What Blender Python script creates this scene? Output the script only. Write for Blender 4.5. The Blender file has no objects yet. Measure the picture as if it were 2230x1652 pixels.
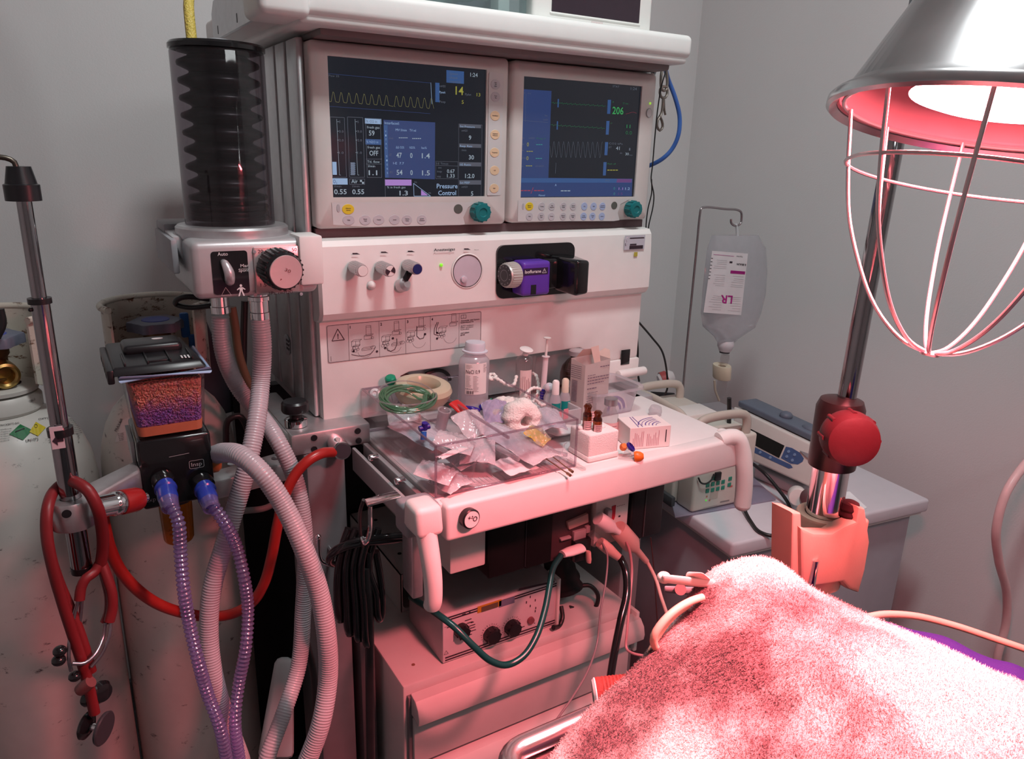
import bpy, bmesh, math, random
from mathutils import Vector, Matrix
random.seed(7)
sc = bpy.context.scene
COL = sc.collection
V = Vector
# ------------------------------------------------------------------ camera
CAM = V((0, 0, 1.31))
FPX, YAW, PITCH, ROLL = 1639.4, 0.548718, 0.295014, 0.027859
_f = V((math.sin(YAW) * math.cos(PITCH), math.cos(YAW) * math.cos(PITCH), -math.sin(PITCH)))
_r = V((math.cos(YAW), -math.sin(YAW), 0))
_u = _r.cross(_f)
RX = _r * math.cos(ROLL) + _u * math.sin(ROLL)
UX = -_r * math.sin(ROLL) + _u * math.cos(ROLL)
cd = bpy.data.cameras.new('camera')
cam = bpy.data.objects.new('camera', cd)
COL.objects.link(cam)
cam.matrix_world = Matrix(((RX.x, UX.x, -_f.x, CAM.x), (RX.y, UX.y, -_f.y, CAM.y), (RX.z, UX.z, -_f.z, CAM.z), (0, 0, 0, 1)))
cd.sensor_width = 36
cd.lens = FPX / 2230 * 36
cd.clip_start = 0.02
sc.camera = cam
# ------------------------------------------------------------------ view and light
sc.view_settings.view_transform = 'Standard'
sc.view_settings.look = 'None'
sc.view_settings.gamma = 1
sc.view_settings.exposure = 0
sc.cycles.transparent_max_bounces = 32
sc.cycles.max_bounces = 8
sc.cycles.sample_clamp_indirect = 6
w = bpy.data.worlds.new('world')
sc.world = w
w.use_nodes = True
w.node_tree.nodes['Background'].inputs[0].default_value = (.75, .85, .9, 1)
w.node_tree.nodes['Background'].inputs[1].default_value = .07


def area(name, loc, target, sx, sy, power, col):
    l = bpy.data.lights.new(name, 'AREA')
    l.shape = 'RECTANGLE'
    l.size, l.size_y, l.energy, l.color = sx, sy, power, col
    o = bpy.data.objects.new(name, l)
    COL.objects.link(o)
    o.location = loc
    o.rotation_euler = (V(target) - V(loc)).to_track_quat('-Z', 'Y').to_euler()
    return o


area('ceiling_light_source', (.55, .42, 2.44), (.55, .6, 0), .28, .20, 15, (.96, 1, 1))
area('fill_light_source', (1.0, -.9, 2.42), (.4, 1.2, 1.55), 1.0, .3, 8.5, (.96, 1, 1))  # added fill lamp, aimed to lift the walls and shelf front


# ------------------------------------------------------------------ pixel-ray helpers (measuring the place)
def ray(x, y):
    return RX * ((x - 1115) / FPX) - UX * ((y - 826) / FPX) + _f


def AY(x, y, Y):
    d = ray(x, y)
    return CAM + d * ((Y - CAM.y) / d.y)


def AX(x, y, X):
    d = ray(x, y)
    return CAM + d * ((X - CAM.x) / d.x)


def AZ(x, y, Z):
    d = ray(x, y)
    return CAM + d * ((Z - CAM.z) / d.z)


# ------------------------------------------------------------------ materials
MATS = {}


def mat(name, col, rough=.5, metal=0, spec=.5, var=.05, scale=30, bump=0, bscale=200, emit=None, es=1, trans=0, ior=1.45, alpha=1, sss=0, col2=None, thr=None, coat=0):
    if name in MATS:
        return MATS[name]
    m = bpy.data.materials.new(name)
    m.use_nodes = True
    nt = m.node_tree
    b = nt.nodes['Principled BSDF']
    tc = nt.nodes.new('ShaderNodeTexCoord')
    nz = nt.nodes.new('ShaderNodeTexNoise')
    nz.inputs['Scale'].default_value = scale
    nz.inputs['Detail'].default_value = 4
    nt.links.new(tc.outputs['Object'], nz.inputs['Vector'])
    cr = nt.nodes.new('ShaderNodeValToRGB')
    c1 = tuple(max(0, c * (1 - var)) for c in col) if col2 is None else tuple(col2)
    c2 = tuple(min(1, c * (1 + var)) for c in col) if col2 is None else tuple(col)
    cr.color_ramp.elements[0].color = (*c1, 1)
    cr.color_ramp.elements[1].color = (*c2, 1)
    if thr:
        cr.color_ramp.elements[0].position, cr.color_ramp.elements[1].position = thr
    else:
        cr.color_ramp.elements[0].position, cr.color_ramp.elements[1].position = .3, .7
    nt.links.new(nz.outputs['Fac'], cr.inputs['Fac'])
    nt.links.new(cr.outputs['Color'], b.inputs['Base Color'])
    b.inputs['Roughness'].default_value = rough
    b.inputs['Metallic'].default_value = metal
    b.inputs['Specular IOR Level'].default_value = spec
    b.inputs['IOR'].default_value = ior
    b.inputs['Transmission Weight'].default_value = trans
    b.inputs['Alpha'].default_value = alpha
    if coat:
        b.inputs['Coat Weight'].default_value = coat
    if sss:
        b.inputs['Subsurface Weight'].default_value = sss
        b.inputs['Subsurface Radius'].default_value = (.01, .006, .005)
    if emit:
        b.inputs['Emission Color'].default_value = (*emit, 1)
        b.inputs['Emission Strength'].default_value = es
    if bump:
        n2 = nt.nodes.new('ShaderNodeTexNoise')
        n2.inputs['Scale'].default_value = bscale
        n2.inputs['Detail'].default_value = 3
        nt.links.new(tc.outputs['Object'], n2.inputs['Vector'])
        bp = nt.nodes.new('ShaderNodeBump')
        bp.inputs['Strength'].default_value = bump
        bp.inputs['Distance'].default_value = .002
        nt.links.new(n2.outputs['Fac'], bp.inputs['Height'])
        nt.links.new(bp.outputs['Normal'], b.inputs['Normal'])
    MATS[name] = m
    return m


def clear(name, tint, gloss=.06, rough=.08, haze=0, hazecol=(.8, .8, .8), fres=1.45):
    """thin clear plastic: tinted see-through mixed with a gloss by Fresnel, and some milky haze"""
    if name in MATS:
        return MATS[name]
    m = bpy.data.materials.new(name)
    m.use_nodes = True
    nt = m.node_tree
    nt.nodes.remove(nt.nodes['Principled BSDF'])
    out = nt.nodes['Material Output']
    tr = nt.nodes.new('ShaderNodeBsdfTransparent')
    tr.inputs[0].default_value = (*tint, 1)
    gl = nt.nodes.new('ShaderNodeBsdfGlossy')
    gl.inputs['Roughness'].default_value = rough
    df = nt.nodes.new('ShaderNodeBsdfDiffuse')
    tl = nt.nodes.new('ShaderNodeBsdfTranslucent')
    tc = nt.nodes.new('ShaderNodeTexCoord')
    nz = nt.nodes.new('ShaderNodeTexNoise')
    nz.inputs['Scale'].default_value = 60
    nt.links.new(tc.outputs['Object'], nz.inputs['Vector'])
    cr = nt.nodes.new('ShaderNodeValToRGB')
    cr.color_ramp.elements[0].color = (*[c * .9 for c in hazecol], 1)
    cr.color_ramp.elements[1].color = (*hazecol, 1)
    nt.links.new(nz.outputs['Fac'], cr.inputs['Fac'])
    nt.links.new(cr.outputs['Color'], df.inputs[0])
    nt.links.new(cr.outputs['Color'], tl.inputs[0])
    m0 = nt.nodes.new('ShaderNodeMixShader')
    m0.inputs[0].default_value = .45
    nt.links.new(df.outputs[0], m0.inputs[1])
    nt.links.new(tl.outputs[0], m0.inputs[2])
    m1 = nt.nodes.new('ShaderNodeMixShader')
    m1.inputs[0].default_value = haze
    nt.links.new(tr.outputs[0], m1.inputs[1])
    nt.links.new(m0.outputs[0], m1.inputs[2])
    fr = nt.nodes.new('ShaderNodeLayerWeight')
    fr.inputs[0].default_value = .5
    pw = nt.nodes.new('ShaderNodeMath')
    pw.operation = 'POWER'
    pw.inputs[1].default_value = 4
    nt.links.new(fr.outputs['Facing'], pw.inputs[0])
    ml = nt.nodes.new('ShaderNodeMath')
    ml.operation = 'MULTIPLY_ADD'
    ml.use_clamp = True
    ml.inputs[1].default_value = .7
    ml.inputs[2].default_value = gloss
    nt.links.new(pw.outputs[0], ml.inputs[0])
    ad = ml
    m2 = nt.nodes.new('ShaderNodeMixShader')
    nt.links.new(ad.outputs[0], m2.inputs[0])
    nt.links.new(m1.outputs[0], m2.inputs[1])
    nt.links.new(gl.outputs[0], m2.inputs[2])
    nt.links.new(m2.outputs[0], out.inputs[0])
    MATS[name] = m
    return m


# ------------------------------------------------------------------ mesh builder
def catmull(pts, step, closed=False):
    pts = [V(p) for p in pts]
    n = len(pts)
    out = []
    rng = range(n if closed else n - 1)
    for i in rng:
        if closed:
            p0, p1, p2, p3 = pts[(i - 1) % n], pts[i], pts[(i + 1) % n], pts[(i + 2) % n]
        else:
            p1, p2 = pts[i], pts[i + 1]
            p0 = pts[i - 1] if i else p1 * 2 - p2
            p3 = pts[i + 2] if i + 2 < n else p2 * 2 - p1
        # centripetal
        t1 = max((p1 - p0).length ** .5, 1e-5)
        t2 = t1 + max((p2 - p1).length ** .5, 1e-5)
        t3 = t2 + max((p3 - p2).length ** .5, 1e-5)
        k = max(2, int((p2 - p1).length / step) + 1)
        for j in range(k):
            t = t1 + (t2 - t1) * j / k
            A1 = p0 * ((t1 - t) / t1) + p1 * (t / t1)
            A2 = p1 * ((t2 - t) / (t2 - t1)) + p2 * ((t - t1) / (t2 - t1))
            A3 = p2 * ((t3 - t) / (t3 - t2)) + p3 * ((t - t2) / (t3 - t2))
            B1 = A1 * ((t2 - t) / t2) + A2 * (t / t2)
            B2 = A2 * ((t3 - t) / (t3 - t1)) + A3 * ((t - t1) / (t3 - t1))
            out.append(B1 * ((t2 - t) / (t2 - t1)) + B2 * ((t - t1) / (t2 - t1)))
    if not closed:
        out.append(pts[-1])
    return out


def frame_of(axis):
    z = V(axis).normalized()
    a = V((0, 0, 1)) if abs(z.z) < .9 else V((1, 0, 0))
    x = a.cross(z).normalized()
    return x, z.cross(x), z


def rrect(x0, z0, x1, z1, r, n=5):
    """rounded rectangle outline, counter-clockwise"""
    P = []
    for cx, cz, a0 in ((x1 - r, z1 - r, 0), (x0 + r, z1 - r, 90), (x0 + r, z0 + r, 180), (x1 - r, z0 + r, 270)):
        for k in range(n + 1):
            a = math.radians(a0 + 90 * k / n)
            P.append((cx + r * math.cos(a), cz + r * math.sin(a)))
    return P


def ellipse(cx, cz, rx, rz, n=28):
    return [(cx + rx * math.cos(2 * math.pi * k / n), cz + rz * math.sin(2 * math.pi * k / n)) for k in range(n)]


class MB:
    def __init__(s):
        s.bm = bmesh.new()

    def _in(s, t, mi=0, M=None):
        for f in t.faces:
            f.material_index = mi
        if M is not None:
            t.transform(M)
        bmesh.ops.recalc_face_normals(t, faces=t.faces)
        me = bpy.data.meshes.new('t')
        t.to_mesh(me)
        t.free()
        s.bm.from_mesh(me)
        bpy.data.meshes.remove(me)
        return s

    def box(s, lo, hi, bev=0, seg=2, mi=0, M=None):
        t = bmesh.new()
        bmesh.ops.create_cube(t, size=1)
        lo, hi = V(lo), V(hi)
        for v in t.verts:
            v.co = V((lo[i] + (v.co[i] + .5) * (hi[i] - lo[i]) for i in range(3)))
        if bev:
            bmesh.ops.bevel(t, geom=t.edges[:], offset=min(bev, .49 * min(abs(hi[i] - lo[i]) for i in range(3))), segments=seg, profile=.5, affect='EDGES')
        return s._in(t, mi, M)

    def hexa(s, P, bev=0, seg=2, mi=0):
        """box from 8 points: bottom four then top four"""
        t = bmesh.new()
        vs = [t.verts.new(p) for p in P]
        for f in ((0, 1, 2, 3), (4, 5, 6, 7), (0, 1, 5, 4), (1, 2, 6, 5), (2, 3, 7, 6), (3, 0, 4, 7)):
            t.faces.new([vs[i] for i in f])
        bmesh.ops.recalc_face_normals(t, faces=t.faces)
        if bev:
            bmesh.ops.bevel(t, geom=t.edges[:], offset=bev, segments=seg, profile=.5, affect='EDGES')
        return s._in(t, mi)

    def lathe(s, prof, o, axis=(0, 0, 1), n=32, mi=0, closed=False, M=None, squash=1):
        x, y, z = frame_of(axis)
        o = V(o)
        t = bmesh.new()
        rows = []
        for r, h in prof:
            if r <= 1e-6:
                rows.append([t.verts.new(o + z * h)])
            else:
                rows.append([t.verts.new(o + z * h + (x * math.cos(2 * math.pi * k / n) + y * squash * math.sin(2 * math.pi * k / n)) * r) for k in range(n)])
        for a, b in list(zip(rows, rows[1:])) + ([(rows[-1], rows[0])] if closed else []):
            for k in range(n):
                k2 = (k + 1) % n
                if len(a) == 1 and len(b) == 1:
                    continue
                if len(a) == 1:
                    t.faces.new((a[0], b[k2], b[k]))
                elif len(b) == 1:
                    t.faces.new((a[k], a[k2], b[0]))
                else:
                    t.faces.new((a[k], a[k2], b[k2], b[k]))
        return s._in(t, mi, M)

    def cyl(s, p0, p1, r0, r1=None, n=24, mi=0, bev=0):
        p0, p1 = V(p0), V(p1)
        L = (p1 - p0).length
        r1 = r0 if r1 is None else r1
        if bev:
            pr = [(0, 0), (r0 - bev, 0), (r0 - bev * .3, bev * .3), (r0, bev), (r1, L - bev), (r1 - bev * .3, L - bev * .3), (r1 - bev, L), (0, L)]
        else:
            pr = [(0, 0), (r0, 0), (r1, L), (0, L)]
        return s.lathe(pr, p0, p1 - p0, n, mi)

    def tube(s, pts, r, n=10, step=.006, closed=False, mi=0, smooth=True, rad=None, caps=True, flat=1):
        P = catmull(pts, step, closed) if smooth else [V(p) for p in pts]
        t = bmesh.new()
        L = 0
        rows = []
        prev = None
        N = len(P)
        for i, p in enumerate(P):
            a = P[i - 1] if (i or closed) else p
            b = P[(i + 1) % N] if (i + 1 < N or closed) else p
            tan = (b - a).normalized()
            if prev is None:
                x, y, _ = frame_of(tan)
            else:
                x = prev - tan * prev.dot(tan)
                x.normalize()
                y = tan.cross(x)
            prev = x
            if i:
                L += (p - P[i - 1]).length
            rr = rad(L) if rad else r
            rows.append([t.verts.new(p + (x * math.cos(2 * math.pi * k / n) + y * flat * math.sin(2 * math.pi * k / n)) * rr) for k in range(n)])
        pairs = list(zip(rows, rows[1:])) + ([(rows[-1], rows[0])] if closed else [])
        for a, b in pairs:
            for k in range(n):
                t.faces.new((a[k], a[(k + 1) % n], b[(k + 1) % n], b[k]))
        if caps and not closed:
            t.faces.new(rows[0][::-1])
            t.faces.new(rows[-1])
        return s._in(t, mi)

    def prism(s, poly, y0, y1, plane='y', bev=0, seg=2, mi=0, M=None):
        """outline in the plane, extruded from y0 (front) to y1"""
        t = bmesh.new()
        def pt(u, v, w):
            return {'y': (u, w, v), 'x': (w, u, v), 'z': (u, v, w)}[plane]
        a = [t.verts.new(pt(u, v, y0)) for u, v in poly]
        b = [t.verts.new(pt(u, v, y1)) for u, v in poly]
        n = len(poly)
        fa = t.faces.new(a)
        fb = t.faces.new(b[::-1])
        for k in range(n):
            t.faces.new((a[k], b[k], b[(k + 1) % n], a[(k + 1) % n]))
        bmesh.ops.recalc_face_normals(t, faces=t.faces)
        if bev:
            bmesh.ops.bevel(t, geom=list(fa.edges), offset=bev, segments=seg, profile=.5, affect='EDGES')
        bmesh.ops.triangulate(t, faces=[f for f in t.faces if len(f.verts) > 4])
        return s._in(t, mi, M)

    def face(s, pts, mi=0):
        f = s.bm.faces.new([s.bm.verts.new(p) for p in pts])
        f.material_index = mi
        return s

    def ball(s, c, r, sc3=(1, 1, 1), n=16, mi=0):
        t = bmesh.new()
        bmesh.ops.create_uvsphere(t, u_segments=n, v_segments=max(6, n // 2 + 2), radius=r)
        for v in t.verts:
            v.co = V((v.co.x * sc3[0], v.co.y * sc3[1], v.co.z * sc3[2])) + V(c)
        return s._in(t, mi)

    def grid(s, f, nu, nv, mi=0, thick=0):
        t = bmesh.new()
        G = [[t.verts.new(f(i / nu, j / nv)) for j in range(nv + 1)] for i in range(nu + 1)]
        for i in range(nu):
            for j in range(nv):
                t.faces.new((G[i][j], G[i + 1][j], G[i + 1][j + 1], G[i][j + 1]))
        if thick:
            bmesh.ops.recalc_face_normals(t, faces=t.faces)
            bmesh.ops.solidify(t, geom=t.faces[:], thickness=thick)
        return s._in(t, mi)

    def text(s, txt, O, U, W, width=None, height=.005, mi=0, depth=.0002, align='L', bold=0):
        """flat lettering: baseline start O, unit directions U (along) and W (up)"""
        cu = bpy.data.curves.new('t', 'FONT')
        cu.body = txt
        cu.resolution_u = 2
        cu.offset = bold
        ob = bpy.data.objects.new('t', cu)
        me = bpy.data.meshes.new_from_object(ob)
        bpy.data.objects.remove(ob)
        bpy.data.curves.remove(cu)
        if not me.vertices:
            return s
        xs = [v.co.x for v in me.vertices]
        ys = [v.co.y for v in me.vertices]
        x0, x1 = min(xs), max(xs)
        sy = height / .70
        sx = sy if width is None else width / max(x1 - x0, 1e-6)
        O, U, W = V(O), V(U), V(W)
        off = {'L': -x0, 'C': -(x0 + x1) / 2, 'R': -x1}[align]
        for v in me.vertices:
            v.co = O + U * ((v.co.x + off) * sx) + W * (v.co.y * sy)
        for p in me.polygons:
            p.material_index = mi
        s.bm.from_mesh(me)
        bpy.data.meshes.remove(me)
        return s

    def build(s, name, mats, parent=None, angle=38, **props):
        bm = s.bm
        if not isinstance(mats, (list, tuple)):
            mats = [mats]
        ca = math.radians(angle)
        for f in bm.faces:
            f.smooth = True
        for e in bm.edges:
            if len(e.link_faces) == 2 and e.calc_face_angle(0) > ca:
                e.smooth = False
        me = bpy.data.meshes.new(name)
        bm.to_mesh(me)
        bm.free()
        for m in mats:
            me.materials.append(m)
        o = bpy.data.objects.new(name, me)
        COL.objects.link(o)
        if parent is not None:
            o.parent = parent
            loc = V(parent.location)
            p = parent.parent
            if parent.type == 'EMPTY':
                o.matrix_parent_inverse = Matrix.Translation(-loc)
        for k, v in props.items():
            o[k] = v
        return o


def thing(name, label, cat, loc=(0, 0, 0), group=None):
    o = bpy.data.objects.new(name, None)
    o.empty_display_size = .05
    COL.objects.link(o)
    o.location = loc
    o['label'] = label
    o['category'] = cat
    if group:
        o['group'] = group
    return o


def tag(o, label, cat, group=None, kind=None):
    o['label'] = label
    o['category'] = cat
    if group:
        o['group'] = group
    if kind:
        o['kind'] = kind
    return o


def clone(root, delta, label=None, rotz=0, scale=None):
    r = root.copy()
    COL.objects.link(r)
    r.location = V(root.location) + V(delta)
    r.rotation_euler.z = rotz
    if scale:
        r.scale = scale
    if label:
        r['label'] = label

    def kids(src, dst):
        for ch in [c for c in bpy.data.objects if c.parent == src]:
            c = ch.copy()
            COL.objects.link(c)
            c.parent = dst
            kids(ch, c)
    kids(root, r)
    return r


def each(items, name, m, parent):
    """one object for each of several like parts"""
    for f in items:
        b = MB()
        f(b)
        b.build(name, m, parent)


def corr(r, amp, pitch):
    return lambda L: r + amp * (math.cos(2 * math.pi * L / pitch))


UXX, UZZ = V((1, 0, 0)), V((0, 0, 1))
# ------------------------------------------------------------------ palette
WHITE = mat('machine white plastic', (.78, .76, .74), .42, bump=.05, bscale=900, var=.02)
WHITE2 = mat('warm white plastic', (.72, .69, .66), .45, var=.02, bump=.05, bscale=900)
CREAM = mat('cream plastic', (.66, .60, .48), .5, var=.03)
ALU = mat('brushed aluminium', (.56, .56, .57), .38, metal=.85, var=.05, scale=80, bump=.05, bscale=600)
ALUP = mat('grey painted metal', (.42, .42, .43), .45, metal=.3, var=.04)
CHROME = mat('chrome', (.75, .75, .76), .09, metal=1, var=.02)
BLACK = mat('black plastic', (.012, .012, .014), .32, var=.2)
BLACKG = mat('glossy black plastic', (.008, .008, .009), .15, var=.2, coat=.3)
RUBBER = mat('black rubber', (.015, .015, .016), .38, var=.2)
DARK = mat('dark grey plastic', (.05, .05, .055), .5, var=.1)
GREYP = mat('grey plastic', (.30, .30, .32), .5, var=.04)
INK = mat('dark printing ink', (.03, .015, .025), .6, var=.1)
INKW = mat('white printing ink', (.7, .7, .7), .6, var=.03)
PAPER = mat('white paper', (.80, .78, .76), .75, var=.03)
# ================================================================== THE ROOM
def struct(name, lo, hi, m):
    return MB().box(lo, hi).build(name, m, kind='structure')


WALLM = mat('matt grey-white wall paint', (.71, .69, .69), .8, var=.02, scale=3, bump=.15, bscale=350)
FLOORM = mat('dark grey vinyl floor', (.10, .10, .11), .45, var=.2, scale=8)
struct('floor', (-1.5, -2.1, -.1), (1.85, 1.95, 0), FLOORM)
struct('wall_back', (-1.5, 1.75, 0), (1.85, 1.95, 2.5), WALLM)
struct('wall_right', (1.67, -2.1, 0), (1.87, 1.75, 2.5), WALLM)
struct('wall_left', (-1.7, -2.1, 0), (-1.5, 1.95, 2.5), WALLM)
struct('wall_front', (-1.5, -2.3, 0), (1.85, -2.1, 2.5), WALLM)
struct('ceiling', (-1.5, -2.1, 2.5), (1.85, 1.95, 2.6), mat('white ceiling paint', (.7, .7, .69), .85, var=.02))
struct('baseboard_back', (-1.5, 1.735, 0), (1.67, 1.75, .08), mat('dark baseboard', (.12, .12, .13), .6))
for k, (cx, cy, sx, sy) in enumerate(((.55, .42, .36, .28), (1.0, -.9, 1.06, .36))):  # the long one houses the added fill lamp
    o = MB().box((cx - sx / 2, cy - sy / 2, 2.455), (cx + sx / 2, cy + sy / 2, 2.5), .005).build('ceiling_lamp_housing', WHITE)
    tag(o, ('small' if k == 0 else 'long') + ' white ceiling light housing fixed above the ' + ('machine' if k == 0 else 'rear, with the added fill lamp'), 'ceiling light')

# ================================================================== THE MACHINE
PX0, PX1 = .322, .952
mach = thing('anaesthesia_machine', 'large white anaesthesia machine with control panel, grey column and worktop', 'medical machine', (.635, 1.2, 0))
# body behind everything
b = MB()
b.box((.3268, 1.137, .88), (.945, 1.398, 1.455), .004)
b.build('body', ALUP, mach)
each([lambda b, y0=y0, y1=y1: b.box((.316, y0, .903), (.3265, y1, 1.45), .003) for y0, y1 in ((1.105, 1.155), (1.168, 1.215), (1.226, 1.30), (1.31, 1.42))], 'column_strip', ALU, mach)
b = MB()
b.lathe([(0, 0), (.017, 0), (.018, .0015), (.016, .003), (.0, .003)], AX(627, 750, .316), (-1, 0, 0))
b.build('round_vent_cap', GREYP, mach)
each([lambda b, dx=dx, dz=dz: b.box(AX(627, 750, .313) + V((-.001, dx - .003, dz - .002)), AX(627, 750, .313) + V((.0, dx + .003, dz + .002)), .0005) for dx in (-.005, .005) for dz in (-.007, 0, .007)], 'vent_slot', DARK, mach)

# front panel : upper bulging part and lower part with a recess
def ap(x, y, Y=1.09):
    p = AY(x, y, Y)
    return (p.x, p.z)


b = MB()
prof = [(1.10, 1.180), (1.078, 1.178), (1.072, 1.170), (1.070, 1.15), (1.068, 1.10), (1.068, 1.072), (1.074, 1.062), (1.088, 1.056), (1.13, 1.056), (1.13, 1.18)]
t = bmesh.new()
A = [t.verts.new((PX0 + .004, y, z)) for y, z in prof]
B = [t.verts.new((PX1 - .004, y, z)) for y, z in prof]
A2 = [t.verts.new((PX0, y + .006 if y < 1.12 else y, z)) for y, z in prof]
B2 = [t.verts.new((PX1, y + .006 if y < 1.12 else y, z)) for y, z in prof]
for L in ((A2, A), (A, B), (B, B2)):
    for k in range(len(prof)):
        k2 = (k + 1) % len(prof)
        t.faces.new((L[0][k], L[0][k2], L[1][k2], L[1][k]))
t.faces.new(A2)
t.faces.new(B2[::-1])
b._in(t)
b.build('upper_panel', WHITE, mach, angle=25)
zb = .893
r0, r1 = ap(866, 830), ap(1285, 790)
arcL = [(r0[0], zb), (r0[0] + .001, r0[1] - .01), (r0[0] + .006, ap(880, 818)[1]), (r0[0] + .02, ap(905, 808)[1])]
arcR = [ap(1262, 757), ap(1278, 764), ap(1288, 785), (ap(1290, 800)[0], zb + .02)]
poly = [(PX0 + .003, 1.058), (PX1, 1.058), (PX1, .935), (PX1 - .004, .93), (arcR[-1][0] + .003, .93)] + [arcR[-1]][:0] + [(arcR[-1][0], zb + .035)] + arcR[::-1][1:] + arcL[::-1] + [(PX0 + .003, zb)]
b = MB()
b.prism(poly, 1.0895, 1.135, 'y', bev=.003)
b.build('lower_panel', WHITE, mach)
b = MB()
b.box((.40, 1.165, .86), (.93, 1.175, 1.056))
b.build('recess_back', mat('lilac grey plastic', (.40, .39, .42), .5), mach)
b = MB()
b.box((arcR[-1][0] + .004, 1.085, .885), (.955, 1.13, .93), .004)
b.build('corner_block', WHITE, mach)
b = MB()
b.box(AY(1352, 795, 1.084), AY(1373, 760, 1.084) + V((0, .002, 0)), .0005)
b.build('dark_socket', BLACKG, mach)
b = MB()
b.cyl((.895, 1.075, .905), (.962, 1.075, .905), .0085, bev=.003)
b.build('roller', WHITE, mach)

# --- printing on the upper panel
YP = 1.0674
b = MB()
for x, y in ((776, 552), (838, 549), (896, 547), (1018, 542)):
    p = AY(x, y, YP)
    b.face([p + V(q) for q in ((-.006, 0, -.001), (.006, 0, -.0015), (.001, 0, .001), (-.006, 0, .0012))])
b.text('Anestesigas', AY(945, 547, YP), UXX, UZZ, (AY(991, 545, YP) - AY(945, 547, YP)).length, .0042, bold=.02)
b.text('Mixture', AY(1033, 545, YP), UXX, UZZ, .008, .0016)
b.build('panel_lettering', INK, mach)
# knobs
def knob(base, tip, r, faces, name, facename, mface, body=ALU, n=40, ribs=True):
    b = MB()
    base, tip = V(base), V(tip)
    ax = (tip - base).normalized()
    L = (tip - base).length
    b.lathe([(0, 0), (r * .92, 0), (r, L * .12), (r, L * .9), (r * .94, L), (0, L)], base, ax, n)
    if ribs:
        x, y, _ = frame_of(ax)
        for k in range(22):
            a = 2 * math.pi * k / 22
            c = base + (x * math.cos(a) + y * math.sin(a)) * r
            b.cyl(c + ax * L * .12, c + ax * L * .88, r * .085, n=6)
    o = b.build(name, body, mach)
    b = MB()
    faces(b, tip + ax * .0004, r * .86, ax)
    b.build(facename, mface, o)
    return o


def disc(b, c, r, ax):
    b.lathe([(0, 0), (r, 0), (r * .95, .0006), (0, .0006)], c, ax)


def bow(b, c, r, ax):
    disc(b, c, r, ax)
    for a0 in (20, 200):
        P = [c + V((0, -.0009, 0))] + [c + V((r * math.cos(math.radians(a0 + k * 14 - 50)), -.0009, r * math.sin(math.radians(a0 + k * 14 - 50)))) for k in range(7)]
        b.face(P, 1)


BLUEM = mat('navy blue plastic', (.012, .02, .12), .35)
kn = []
for (x, y, fc, mf, nm) in ((790, 590, disc, [WHITE], 'white_face'), (850, 590, bow, [WHITE, INK], 'black_and_white_face'), (909, 586, disc, [BLUEM], 'blue_face')):
    tp = AY(x, y, 1.030)
    kn.append(knob((tp.x - .001, 1.068, tp.z + .0015), tp, .0088, fc, 'flow_knob', nm, mf))
# white button
b = MB()
p = AY(809, 621, 1.066)
b.lathe([(.0065, 0), (.006, .004), (.003, .007), (0, .0078)], p, (0, -1, 0))
b.build('button', WHITE, mach)
# lever under the blue knob
b = MB()
b.hexa([AY(877, 604, 1.05), AY(888, 613, 1.045), AY(888, 613, 1.055), AY(877, 604, 1.06), AY(890, 580, 1.05), AY(903, 588, 1.045), AY(903, 588, 1.055), AY(890, 580, 1.06)], .001)
b.build('black_lever_arm', BLACK, mach)
b = MB()
b.lathe([(0, 0), (.010, 0), (.0105, .012), (.006, .017), (0, .017)], AY(872, 622, 1.066), (.25, -.85, .3))
b.build('lever_tip', ALU, mach)
# led and round gauge
b = MB()
b.ball(AY(961, 577, YP), .0027, n=12)
b.build('indicator_light', mat('green light', (.2, .6, .05), .3, emit=(.22, .75, .02), es=.7), mach)
gp = AY(1018, 590, 1.0675)
b = MB()
b.lathe([(.0255, 0), (.027, .001), (.0285, 0)], gp, (0, -1, 0), 48)
b.lathe([(.0245, 0), (.0255, .0012), (.0262, 0)], gp, (0, -1, 0), 48, mi=1)
b.build('gauge_ring', [WHITE, BLACK], mach)
b = MB()
b.lathe([(0, .0008), (.018, .0006), (.0248, .0004), (.025, 0)], gp, (0, -1, 0), 48)
b.lathe([(.0058, .0002), (.0052, .0042), (0, .006)], gp + V((-.0075, -.0006, -.0125)), (0, -1, 0), 20)
b.build('gauge_window', mat('lilac gauge glass', (.55, .50, .56), .12, spec=.6), mach)
# asset sticker
YS = 1.0672
def rectp(b, x0, y0, x1, y1, Y, mi=0, th=.0002):
    a, c = AY(x0, y0, Y), AY(x1, y1, Y)
    b.face([(a.x, Y, c.z), (c.x, Y, c.z), (c.x, Y, a.z), (a.x, Y, a.z)], mi)


b = MB()
rectp(b, 1361, 513, 1403, 542, YS)
rectp(b, 1371, 535, 1400, 541, YS - .0003, 1)
rectp(b, 1372, 531, 1386, 533.5, YS - .0003, 1)
rectp(b, 1372, 517.5, 1403, 518.5, YS - .0003, 1)
p = AY(1364, 524, YS - .0003)
b.tube([p + V((.002, 0, .006)), p + V((0, 0, .002)), p + V((.002, 0, -.003)), p + V((-.001, 0, -.008))], .0008, n=5)
b.box(p + V((-.002, 0, -.009)), p + V((0, .0002, -.005)), mi=1)
b.build('sticker', [mat('lilac sticker', (.52, .50, .56), .5), INK], mach)
b = MB()
rectp(b, 1381, 549, 1388, 558, YS)
b.build('yellow_dot', mat('dull yellow', (.45, .38, .05), .5), mach)
# vaporiser recess (black rounded surround)
a0, c0 = AY(1080, 648, 1.0665), AY(1280, 528, 1.0665)
b = MB()
zt = AY(1180, 530, 1.0665).z
zbt = AY(1140, 646, 1.0665).z
b.prism(rrect(a0.x, zbt, a0.x + .155, zt, .014), 1.0655, 1.08)
b.build('vaporiser_bay', BLACKG, mach)

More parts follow.
